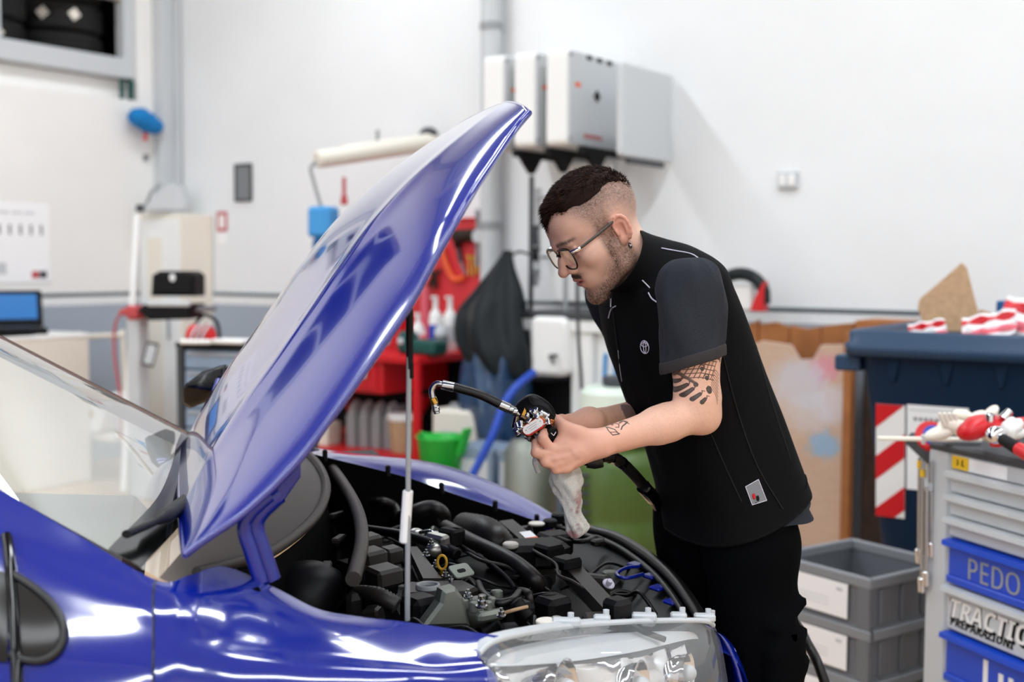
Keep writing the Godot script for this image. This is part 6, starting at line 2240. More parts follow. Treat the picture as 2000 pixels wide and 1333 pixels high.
# ------------------------------------------------------------------ the fluid gun and the rag in his hand
func build_tool_gun() -> void:
	var G := Vector3(0.062, 1.176, -2.345)
	var o := thing("fluid_gun", "metal fluid dispensing gun with black hose and bent steel spout held by the mechanic", "dispensing gun", Transform3D(Basis(), G))
	var s := st()
	sweep(s, curve([Vector3(-0.132, 1.263, -2.34) - G, Vector3(-0.142, 1.265, -2.34) - G, Vector3(-0.149, 1.261, -2.34) - G, Vector3(-0.153, 1.252, -2.34) - G, Vector3(-0.152, 1.241, -2.34) - G, Vector3(-0.15, 1.234, -2.34) - G], 6), 0.0058, 14)
	put("bent_spout", s, M.steel, o)
	s = st()
	hexnut(s, Vector3(-0.151, 1.238, -2.34) - G, Vector3(-0.147, 1.225, -2.34) - G, 0.0078)
	put("brass_nut", s, M.brass, o)
	s = st()
	rod(s, Vector3(-0.148, 1.227, -2.34) - G, Vector3(-0.146, 1.218, -2.34) - G, 0.0062, 14)
	rod(s, Vector3(-0.146, 1.22, -2.34) - G, Vector3(-0.144, 1.211, -2.34) - G, 0.0075, 14, -1.0, 0.0015)
	rod(s, Vector3(-0.144, 1.212, -2.34) - G, Vector3(-0.143, 1.207, -2.34) - G, 0.006, 14, -1.0, 0.001)
	put("spout_tip", s, M.steel, o)
	s = st()
	var hp := curve([Vector3(-0.117, 1.26, -2.34) - G, Vector3(-0.093, 1.254, -2.34) - G, Vector3(-0.058, 1.243, -2.34) - G, Vector3(-0.017, 1.223, -2.34) - G], 8)
	sweep(s, hp, 0.0088, 16)
	put("black_hose", s, M.rubber, o)
	s = st()
	rod(s, Vector3(-0.134, 1.263, -2.34) - G, Vector3(-0.11, 1.258, -2.34) - G, 0.0094, 18, -1.0, 0.0012)
	put("crimp_sleeve", s, M.steel, o)
	s = st()
	rod(s, Vector3(-0.023, 1.226, -2.34) - G, Vector3(-0.004, 1.217, -2.34) - G, 0.0096, 18, -1.0, 0.0012)
	put("crimp_sleeve", s, M.steel, o)
	s = st()
	hexnut(s, Vector3(-0.005, 1.218, -2.34) - G, Vector3(0.003, 1.214, -2.34) - G, 0.0085)
	hexnut(s, Vector3(0.003, 1.214, -2.34) - G, Vector3(0.011, 1.21, -2.34) - G, 0.0095)
	rod(s, Vector3(0.01, 1.211, -2.34) - G, Vector3(0.02, 1.205, -2.34) - G, 0.0075, 14)
	put("swivel_nut", s, M.steel, o)
	# valve body
	s = st()
	var ax := (Vector3(0.085, 1.179, -2.34) - Vector3(0.011, 1.204, -2.34)).normalized()
	var b := Basis(ax, Vector3.BACK.cross(ax).normalized(), Vector3.BACK)
	b.z = b.x.cross(b.y)
	bx(s, Vector3(0.062, 0.034, 0.036), Transform3D(b, Vector3(0.042, 1.19, -2.345) - G), 0.008)
	rod(s, Vector3(0.016, 1.208, -2.335) - G, Vector3(0.035, 1.199, -2.335) - G, 0.0125, 16, -1.0, 0.003)
	rod(s, Vector3(0.04, 1.21, -2.33) - G, Vector3(0.065, 1.202, -2.33) - G, 0.0095, 16, -1.0, 0.003)
	rod(s, Vector3(0.012, 1.205, -2.335) - G, Vector3(0.007, 1.181, -2.335) - G, 0.008, 14, -1.0, 0.002)
	put("valve_body", s, M.dark_chrome, o)
	s = st()
	for q in [[Vector3(0.03, 1.207, -2.322), 0.006], [Vector3(0.043, 1.213, -2.32), 0.0065], [Vector3(0.055, 1.208, -2.322), 0.006], [Vector3(0.066, 1.202, -2.322), 0.005], [Vector3(0.049, 1.204, -2.316), 0.0055]]:
		ball(s, q[0] - G, Vector3.ONE * q[1], 10)
	for q in [[Vector3(0.034, 1.215, -2.326), Vector3(0.051, 1.218, -2.322), 0.0055], [Vector3(0.046, 1.221, -2.33), Vector3(0.047, 1.203, -2.318), 0.006], [Vector3(0.055, 1.215, -2.326), Vector3(0.071, 1.205, -2.324), 0.005], [Vector3(0.038, 1.201, -2.32), Vector3(0.03, 1.192, -2.316), 0.005], [Vector3(0.057, 1.201, -2.32), Vector3(0.063, 1.19, -2.318), 0.0055]]:
		rod(s, q[0] - G, q[1] - G, q[2], 12, -1.0, 0.0012)
		hexnut(s, (q[1] as Vector3).lerp(q[0], 0.25) - G, q[1] - G, q[2] * 1.3)
	put("chrome_casting", s, M.steel, o)
	s = st()
	slab(s, PackedVector2Array([Vector2(-0.005, -0.004), Vector2(0.001, 0.010), Vector2(0.005, 0.004), Vector2(0.004, -0.008)]), 0.006, Transform3D(Basis(), Vector3(0.023, 1.212, -2.325) - G), 0.001)
	put("brass_bracket", s, M.brass, o)
	for q in [[Vector3(0.009, 1.193, -2.32), Vector3(0.012, 1.182, -2.315), 0.0045, "steel"], [Vector3(0.005, 1.181, -2.325), Vector3(0.013, 1.172, -2.318), 0.0048, "chrome"], [Vector3(0.017, 1.197, -2.318), Vector3(0.018, 1.186, -2.314), 0.0055, "chrome"], [Vector3(0.026, 1.166, -2.325), Vector3(0.033, 1.163, -2.32), 0.004, "steel"], [Vector3(0.046, 1.174, -2.32), Vector3(0.05, 1.171, -2.316), 0.004, "steel"], [Vector3(0.069, 1.201, -2.322), Vector3(0.07, 1.193, -2.318), 0.004, "chrome"]]:
		s = st()
		rod(s, q[0] - G, q[1] - G, q[2], 10, -1.0, 0.0008)
		var dirn: Vector3 = (q[1] - q[0]).normalized()
		hexnut(s, q[1] - G, q[1] - G + dirn * 0.004, q[2] * 1.35)
		put("bolt", s, M[q[3]], o)
	for q in [[Vector3(0.036, 1.165, -2.335), Vector3(0.041, 1.158, -2.33), 0.007], [Vector3(0.07, 1.194, -2.335), Vector3(0.08, 1.189, -2.332), 0.008]]:
		s = st()
		rod(s, q[0] - G, q[1] - G, q[2], 14, -1.0, 0.0012)
		put("copper_plug", s, M.copper, o)
	# label plate: rounded bar, red rim, white face
	var pa := (Vector3(0.056, 1.198, -2.31) - Vector3(0.027, 1.179, -2.31)).normalized()
	var pb := Basis(pa, Vector3.BACK.cross(pa).normalized(), Vector3.BACK)
	var pc := Vector3(0.042, 1.187, -2.316) - G
	s = st()
	slab(s, rrect(0.050, 0.0265, 0.013, 6), 0.007, Transform3D(pb, pc - Vector3(0, 0, 0.004)), 0.002)
	var dial := put("dial_case", s, M.copper, o)
	s = st()
	slab(s, rrect(0.045, 0.022, 0.0108, 6), 0.001, Transform3D(pb, pc + Vector3(0, 0, 0.003)))
	put("red_rim", s, M.red, dial)
	s = st()
	slab(s, rrect(0.043, 0.018, 0.0088, 6), 0.001, Transform3D(pb, pc + pb * Vector3(-0.0005, 0.0012, 0.0033)))
	put("white_face", s, M.paper, dial)
	s = st()
	for i in 3: bx(s, Vector3(0.022 - 0.004 * i, 0.0008, 0.0004), Transform3D(pb, pc + pb * Vector3(-0.002, 0.005 - 0.004 * i, 0.0044)), 0.0001)
	for q in [-0.016, 0.016]: cyl(s, 0.0012, 0.0008, Transform3D(pb * Basis(Vector3.RIGHT, PI / 2), pc + pb * Vector3(q, 0.002, 0.0042)), 8)
	put("fine_print", s, M.grey, dial)
	# black rubber hood over the trigger
	s = st()
	var prof := [Vector3(0.004, 1.218, -2.35), Vector3(0.012, 1.229, -2.35), Vector3(0.029, 1.242, -2.35), Vector3(0.045, 1.244, -2.35), Vector3(0.066, 1.233, -2.35), Vector3(0.08, 1.218, -2.35), Vector3(0.086, 1.201, -2.35), Vector3(0.083, 1.194, -2.35), Vector3(0.066, 1.207, -2.35), Vector3(0.046, 1.218, -2.35), Vector3(0.026, 1.219, -2.35), Vector3(0.009, 1.207, -2.35)]
	var pts := []
	for p in prof: pts.append(p - G)
	var cen := Vector3(0.045, 1.215, -2.35) - G
	var rows := []
	for k in 9:
		var f := (k - 4) / 4.0
		var sc := pow(maxf(0.0, 1.0 - pow(absf(f), 2.6)), 0.5) * 0.75 + 0.25
		var r := PackedVector3Array()
		for i in 48: r.append(cen + (cr(pts + [pts[0]], i / 4.0) - cen) * sc + Vector3(0, 0, 0.024 * f))
		rows.append(r)
	grid(s, rows, true, true)
	put("rubber_cover", s, M.plastic, o)
	s = st()
	sweep(s, curve([Vector3(0.031, 1.242, -2.327) - G, Vector3(0.04, 1.228, -2.322) - G, Vector3(0.059, 1.224, -2.322) - G, Vector3(0.081, 1.204, -2.328) - G], 5), 0.0018, 6)
	put("cover_ridge", s, M.black, o)
	# knob with a white tick, handle through the fist, rear hose
	s = st()
	rod(s, Vector3(0.068, 1.174, -2.345) - G, Vector3(0.079, 1.172, -2.315) - G, 0.0125, 20, -1.0, 0.002)
	var knob := put("knob", s, M.black, o)
	s = st()
	var kc := Vector3(0.079, 1.173, -2.312) - G
	sweep(s, [kc + Vector3(-0.004, 0.002, 0.0015), kc + Vector3(0.001, -0.003, 0.0015), kc + Vector3(0.005, 0.004, 0.0015)], 0.0009, 6)
	put("white_tick", s, M.white, knob)
	s = st()
	sweep(s, curve([Vector3(0.06, 1.173, -2.352) - G, Vector3(0.095, 1.148, -2.352) - G, Vector3(0.135, 1.126, -2.352) - G, Vector3(0.164, 1.114, -2.352) - G], 6), [0.012, 0.014, 0.0145, 0.015, 0.014], 14)
	put("handle", s, M.black, o)
	s = st()
	sweep(s, curve([Vector3(0.147, 1.119, -2.35) - G, Vector3(0.159, 1.118, -2.35) - G, Vector3(0.175, 1.121, -2.35) - G], 5), [0.017, 0.018, 0.016], 14)
	put("grip_end", s, M.rubber, o)
	s = st()
	var rear := [Vector3(0.172, 1.12, -2.37), Vector3(0.195, 1.116, -2.4), Vector3(0.223, 1.095, -2.45), Vector3(0.261, 1.052, -2.52), Vector3(0.295, 1.006, -2.6), Vector3(0.35, 0.924, -2.75), Vector3(0.456, 0.793, -2.9), Vector3(0.586, 0.711, -2.93), Vector3(0.672, 0.648, -2.88), Vector3(0.7, 0.602, -2.84), Vector3(0.718, 0.56, -2.8), Vector3(0.744, 0.464, -2.78), Vector3(0.759, 0.271, -2.75)]
	var rp := []
	for p in rear: rp.append(p - G)
	sweep(s, curve(rp, 8), 0.0118, 14)
	put("rear_hose", s, M.rubber, o)
	s = st()
	sweep(s, curve([Vector3(0.193, 1.116, -2.398) - G, Vector3(0.207, 1.108, -2.425) - G, Vector3(0.224, 1.094, -2.452) - G], 5), 0.0128, 14)
	put("hose_sleeve", s, M.black_gloss, o)
	s = st()
	rod(s, Vector3(0.277, 1.029, -2.555) - G, Vector3(0.307, 0.989, -2.63) - G, 0.0155, 14, -1.0, 0.003)
	put("hose_coupling", s, M.black_gloss, o)
	# the rag
	var R := Vector3(0.115, 1.039, -2.335)
	var rag := thing("rag", "dirty white terry rag with red stains hanging from the mechanic's fist", "rag", Transform3D(Basis(), R))
	var rings := [[1101, 908, 25, 0.016], [1102, 922, 29, 0.019], [1104, 940, 31, 0.020], [1110, 960, 26, 0.018], [1116, 980, 20, 0.016], [1118, 1000, 17, 0.015], [1123, 1016, 21, 0.016], [1127, 1030, 23, 0.015], [1126, 1043, 18, 0.012], [1123, 1052, 7, 0.005]]
	var wr := noise3(1.0, 31)
	rows = []
	for q in rings:
		var c := ragpt(q[0], q[1]) - R
		var r := PackedVector3Array()
		for i in 40:
			var t := TAU * i / 40.0
			var k := 1.0 + 0.12 * sin(t * 3.0 + q[1] * 0.07) + 0.09 * sin(t * 7.0 + q[1] * 0.11) + 0.16 * wr.get_noise_3d(cos(t) * 2.2, q[1] * 0.045, sin(t) * 2.2)
			r.append(c + Vector3(cos(t) * q[2] * 0.000973 * k, 0, sin(t) * q[3] * k))
		rows.append(r)
	rows = smooth_rings(rows, 6)
	s = st()
	s.set_smooth_group(0)
	for i in rows.size() - 1:
		for j in 40:
			var k := (j + 1) % 40
			for p in [rows[i][j], rows[i][k], rows[i + 1][k], rows[i][j], rows[i + 1][k], rows[i + 1][j]]:
				var n := wr.get_noise_3dv(p * 28.0)
				var c := Color(0.86, 0.84, 0.79).lerp(Color(0.50, 0.47, 0.44), clampf(n * 1.5 - 0.1, 0, 1))
				var st0 := smoothstep(0.012, 0.004, absf(p.x - 0.011 - 0.006 * sin(p.y * 60.0))) * smoothstep(0.06, 0.02, absf(p.y + 0.02)) * smoothstep(-0.1, 0.25, wr.get_noise_3dv(p * 60.0 + Vector3.ONE))
				var st1 := smoothstep(0.016, 0.008, Vector2(p.x - 0.002, p.y + 0.066).length())
				c = c.lerp(Color(0.42, 0.12, 0.13), clampf(maxf(st0 * 0.7, st1 * 0.75), 0, 1) if p.z > -0.01 else 0.0)
				s.set_color(c)
				s.add_vertex(p + Vector3(0.0012, 0.0006, 0.0012) * wr.get_noise_3dv(p * 220.0))
	put("terry_cloth", s, M.rag, rag)
	s = st()
	s.set_color(Color(0.85, 0.83, 0.78))
	sweep(s, curve([Vector3(0.058, 1.138, -2.325) - R, Vector3(0.046, 1.125, -2.31) - R, Vector3(0.047, 1.111, -2.31) - R, Vector3(0.052, 1.098, -2.312) - R], 6), [0.007, 0.007, 0.006, 0.003], 10, true, 0.5)
	put("cloth_corner", s, M.rag, rag)

func ragpt(x: float, y: float) -> Vector3:
	return Vector3(0.115, 1.039, -2.335) + Vector3((x - 1115.0) * 0.000973, (980.0 - y) * 0.000975, 0)

# ------------------------------------------------------------------ along the back wall
func build_back_wall_things() -> void:
	var s: SurfaceTool
	# pipe
	var o := thing("pipe", "grey vertical pipe running up the back wall behind the wall boxes", "pipe", rt(Vector3(3.14, 0, 0.10)))
	s = st()
	cyl(s, 0.066, CH, X(Vector3.ZERO), 20)
	put("tube", s, M.lightgrey, o)
	for h in [1.7, 2.95, 4.3]:
		s = st()
		cyl(s, 0.074, 0.05, X(Vector3(0, h, 0)), 20, -1.0, 0.004)
		bx(s, Vector3(0.05, 0.04, 0.1), X(Vector3(0, h + 0.02, -0.05)), 0.004)
		put("collar", s, M.grey, o)
	# inverters standing out from the wall like books
	var src: Node3D = null
	var names := ["light grey inverter box on the wall, leftmost of the row of three", "light grey inverter box on the wall, middle of the row of three", "light grey inverter box with dark vents and black mark, rightmost of the three"]
	for i in 3:
		var a: float = [3.485, 3.70, 3.916][i]
		if src == null:
			src = thing("inverter_box", names[i], "inverter", rt(Vector3(a, 2.146, 0.05)), "inverter boxes on the back wall")
			s = st()
			slab(s, rrect(0.60, 0.535, 0.035, 5), 0.130, Transform3D(Basis(Vector3.UP, PI / 2), Vector3(0.0, 0.2675, 0.31)), 0.008)
			put("case", s, M.white, src)
			s = st()
			slab(s, rrect(0.585, 0.52, 0.03, 5), 0.012, Transform3D(Basis(Vector3.UP, PI / 2), Vector3(0.13, 0.2675, 0.31)), 0.006)
			var lid := put("side_cover", s, M.lightgrey, src)
			s = st()
			for q in [[0.04, 0.04], [0.04, 0.50], [0.58, 0.04], [0.58, 0.50]]:
				cyl(s, 0.012, 0.004, X(Vector3(0.142, q[1], q[0] + 0.01), Vector3(0, 0, -90)), 10)
			put("cover_screw", s, M.midgrey, lid)
			s = st()
			rbox(s, 0.142, 0.144, 0.33, 0.355, 0.48, 0.54, 0.0005)
			put("warning_label", s, M.orange, lid, "small orange warning label")
		else:
			o = dup(src, rt(Vector3(a, 2.146, 0.05)), names[i])
			if i == 2:
				for k in 3:
					s = st()
					rbox(s, 0.140, 0.147, 0.495, 0.52, 0.36 - k * 0.115, 0.415 - k * 0.115, 0.002)
					put("dark_vent", s, M.black, o)
				s = st()
				bx(s, Vector3(0.012, 0.05, 0.05), X(Vector3(0.144, 0.30, 0.30), Vector3(45, 0, 0)), 0.002)
				put("black_mark", s, M.black, o)
				s = st()
				for k in 7: rbox(s, 0.1415, 0.1445, 0.052 + 0.003 * (k % 2), 0.075, 0.42 - k * 0.03, 0.44 - k * 0.03, 0.0005)
				put("red_print", s, M.red_dull, o, "line of small red print")
	o = thing("wall_cabinet", "plain grey flat cabinet on the back wall right of the inverter boxes", "cabinet", rt(Vector3(4.24, 2.07, 0.03)))
	s = st()
	slab(s, rrect(0.60, 0.51, 0.03, 5), 0.036, Transform3D(Basis(Vector3.UP, PI / 2), Vector3(0.115, 0.255, 0.31)), 0.012)
	put("case", s, M.lightgrey, o)
	s = st()
	rbox(s, 0.118, 0.146, -0.03, 0.0, 0.10, 0.52, 0.004)
	put("cable_gland_rail", s, M.darkgrey, o)
	# carrying frame under the boxes
	o = thing("bracket_frame", "black bracket frame on thin posts carrying the inverter boxes", "bracket", rt(Vector3(3.9, 0, 0.3)))
	for a in [-0.22, 0.0, 0.22]:
		s = st()
		rbox(s, a - 0.02, a + 0.02, 2.10, 2.14, -0.25, 0.33, 0.004)
		var arm_part := put("arm", s, M.black, o)
		s = st()
		slab(s, PackedVector2Array([Vector2(0.28, 2.10), Vector2(0.06, 2.10), Vector2(0.14, 2.01), Vector2(0.17, 2.01)]), 0.03, Transform3D(Basis(Vector3.UP, -PI / 2), Vector3(a + 0.015, 0, 0.0)), 0.003)
		put("gusset", s, M.black, arm_part)
	for q in [[-0.22, 0.15], [0.02, 0.15], [0.24, 0.15]]:
		s = st()
		rbox(s, q[0] - 0.012, q[0] + 0.012, 1.21, 2.0, q[1] - 0.012, q[1] + 0.012, 0.003)
		put("post", s, M.darkgrey if q[0] < -0.1 else M.grey, o)
	s = st()
	rbox(s, -0.18, 0.10, 1.86, 1.88, 0.14, 0.155, 0.003)
	put("cross_bar", s, M.grey, o)
	o = thing("wall_panel", "tall pale panel on the back wall behind the bracket posts", "panel", rt(Vector3(3.95, 1.25, 0.02)))
	s = st()
	rbox(s, -0.36, 0.05, 0.0, 0.85, 0.0, 0.05, 0.008)
	put("panel_sheet", s, M.white, o)
	s = st()
	rbox(s, -0.12, -0.08, 0.05, 0.8, 0.05, 0.06, 0.003)
	put("hanging_strap", s, M.midgrey, o)
	# hanging key tags and small tool on the thin post
	o = thing("tool_strip", "narrow strip with small dark tools hanging behind the mechanic's forehead", "tool", rt(Vector3(3.7, 1.531, 0.4)))
	s = st()
	rbox(s, -0.02, 0.02, -0.15, 0.40, 0.0, 0.012, 0.002)
	put("strip", s, M.lightgrey, o)
	for q in [[0.16, "darkgrey", 0.10], [0.03, "black", 0.06], [-0.10, "midgrey", 0.08]]:
		s = st()
		rod(s, Vector3(0, q[0] - q[2], 0.03), Vector3(0, q[0], 0.03), 0.018, 10, 0.012, 0.004)
		cyl(s, 0.024, 0.02, X(Vector3(0, q[0], 0.03)), 10, -1.0, 0.004)
		put("small_tool", s, M[q[1]], o)
	# boom with drooping hose
	o = thing("service_boom", "long pale tube boom reaching out from the back wall above the hood", "boom", ROOM * Transform3D(Basis(), Vector3(2.58, 2.208, 0.06)))
	var base := ROOM * Vector3(2.58, 2.208, 0.06)
	var inv := ROOM.basis.inverse()
	var e0: Vector3 = inv * (Vector3(-1.207, 2.115, -7.6) - base)
	var e1: Vector3 = inv * (Vector3(-0.509, 2.272, -8.1) - base)
	s = st()
	rod(s, e0, e1, 0.055, 16, -1.0, 0.01)
	rod(s, e0 + Vector3(0, 0.03, 0) + (e1 - e0) * 0.2, e1 + Vector3(0, 0.03, 0), 0.035, 12)
	put("boom_tube", s, M.offwhite, o)
	s = st()
	rod(s, e0 + (e1 - e0) * 0.5 + Vector3(0, 0.03, 0), e0 + (e1 - e0) * 0.5 + Vector3(0, 0.13, 0), 0.012, 8)
	put("stub", s, M.grey, o)
	s = st()
	ball(s, e1 + Vector3(-0.04, 0.05, 0.02), Vector3(0.07, 0.05, 0.05), 10)
	put("dark_joint", s, M.darkgrey, o)
	s = st()
	sweep(s, curve([e0 + (e1 - e0) * 0.06, inv * (Vector3(-1.238, 2.074, -7.6) - base), inv * (Vector3(-1.226, 1.99, -7.6) - base), inv * (Vector3(-1.183, 1.84, -7.6) - base), inv * (Vector3(-1.164, 1.802, -7.6) - base)], 7), 0.012, 8)
	put("drooping_hose", s, M.grey, o)
	o = thing("pump_unit", "bright blue pump box hanging at the end of the boom hose", "pump", Transform3D(Basis(Vector3.UP, -0.4), Vector3(-1.165, 1.633, -7.6)))
	s = st()
	bx(s, Vector3(0.16, 0.19, 0.14), X(Vector3(0, 0.10, 0)), 0.02)
	put("blue_case", s, M.sky_blue, o)
	s = st()
	bx(s, Vector3(0.13, 0.09, 0.12), X(Vector3(0.01, -0.04, 0)), 0.02)
	cyl(s, 0.03, 0.06, X(Vector3(-0.02, -0.14, 0)), 12, -1.0, 0.006)
	put("lower_case", s, M.blue_dark, o)
	o = thing("red_lamp", "small red signal fitting on a rod beside the blue pump box", "fitting", Transform3D(Basis(), Vector3(-1.051, 1.845, -7.7)))
	s = st()
	cyl(s, 0.025, 0.06, X(Vector3(0, 0, 0)), 12, 0.018, 0.006)
	cyl(s, 0.012, 0.12, X(Vector3(0.0, 0.05, 0)), 10, -1.0, 0.003)
	put("red_body", s, M.red_dull, o)
	# socket
	o = thing("wall_socket", "small pale grey socket plate on the back wall right of the mechanic", "socket", rt(Vector3(5.089, 1.955, 0)))
	s = st()
	rbox(s, -0.058, 0.058, -0.05, 0.05, 0.0, 0.03, 0.008)
	put("plate", s, M.lightgrey, o)
	for q in [-0.026, 0.026]:
		s = st()
		rbox(s, q - 0.02, q + 0.02, -0.03, 0.03, 0.03, 0.036, 0.004)
		put("outlet", s, M.white, o)
	# wash stand behind him
	var tb := Vector3(3.994, 1.187, 0.55)
	o = thing("wash_stand", "white stand with dark worktop behind the mechanic's chest", "stand", rt(Vector3(tb.x, 0, 0.3)))
	s = st()
	rbox(s, -0.34, 0.45, tb.y - 0.02, tb.y + 0.025, -0.27, 0.27, 0.008)
	put("worktop", s, M.darkgrey, o)
	s = st()
	rbox(s, -0.34, 0.45, tb.y - 0.09, tb.y - 0.02, -0.26, 0.26, 0.006)
	put("apron", s, M.white, o)
	s = st()
	rbox(s, 0.02, 0.16, 0.0, tb.y - 0.09, 0.1, 0.24, 0.01)
	put("leg", s, M.white, o)
	s = st()
	rbox(s, 0.16, 0.45, 0.55, tb.y - 0.09, -0.1, 0.2, 0.01)
	put("side_panel", s, M.white, o)
	s = st()
	for i in 3: rod(s, Vector3(0.22 + i * 0.07, 0.75, 0.21), Vector3(0.23 + i * 0.07, 0.98, 0.21), 0.012, 8)
	put("hanging_tube", s, M.sky_blue, o)
	o = thing("white_basin", "white square tank with rounded corners and a small tap behind the gun", "tank", rt(Vector3(3.903, 0.843, 0.62)))
	s = st()
	slab(s, rrect(0.25, 0.34, 0.05, 6), 0.2, X(Vector3(0, 0.17, -0.2)), 0.025)
	put("tank_shell", s, M.white, o)
	s = st()
	rod(s, Vector3(0.06, 0.12, 0.0), Vector3(0.06, 0.12, 0.06), 0.012, 10)
	sweep(s, curve([Vector3(0.06, 0.12, 0.05), Vector3(0.07, 0.12, 0.08), Vector3(0.1, 0.08, 0.08)], 5), 0.009, 8)
	put("tap", s, M.darkgrey, o)
	o = thing("hanging_cable", "thin dark cable hanging down in front of the white stand", "cable", Transform3D(Basis(), Vector3(0.345, 1.611, -6.6)))
	s = st()
	var c0 := Vector3(0.345, 1.611, -6.6)
	sweep(s, curve([Vector3(0.334, 1.992, -6.6) - c0, Vector3.ZERO, Vector3(0.355, 1.145, -6.6) - c0, Vector3(0.377, 0.813, -6.6) - c0, Vector3(0.392, 0.423, -6.6) - c0, Vector3(0.422, 0.114, -6.6) - c0], 6), 0.011, 8)
	put("cable_line", s, M.darkgrey, o)
	# green drum with white upper part
	o = thing("fluid_drum", "translucent green fluid drum with a white top behind the mechanic's arms", "drum", Transform3D(Basis(), Vector3(0.53, 0, -6.1)))
	s = st()
	lathe(s, [Vector2(0.0, 0.0), Vector2(0.24, 0.0), Vector2(0.26, 0.03), Vector2(0.26, 0.22), Vector2(0.25, 0.24), Vector2(0.26, 0.26), Vector2(0.26, 0.5), Vector2(0.24, 0.56), Vector2(0.1, 0.6), Vector2(0.0, 0.6)], 32)
	put("drum_shell", s, M.drum, o)
	s = st()
	cyl(s, 0.2, 0.28, X(Vector3(0, 0.6, 0)), 28, 0.19, 0.03)
	put("white_top", s, M.drum_white, o)
	for i in 9:
		s = st()
		rbox(s, -0.22, -0.15, 0.1 + i * 0.045, 0.112 + i * 0.045, 0.19, 0.225, 0.002)
		put("scale_mark", s, M.darkgrey, o)
	s = st()
	cyl(s, 0.08, 0.05, X(Vector3(0, 0.88, 0)), 18, -1.0, 0.01)
	put("cap", s, M.darkgrey, o)
	o = thing("small_drum", "pale green plastic barrel beside the green fluid drum", "drum", Transform3D(Basis(), Vector3(0.10, 0, -6.42)))
	s = st()
	lathe(s, [Vector2(0.0, 0.0), Vector2(0.13, 0.0), Vector2(0.14, 0.03), Vector2(0.14, 0.50), Vector2(0.1, 0.56), Vector2(0.0, 0.57)], 26)
	put("barrel_shell", s, M.cast, o)

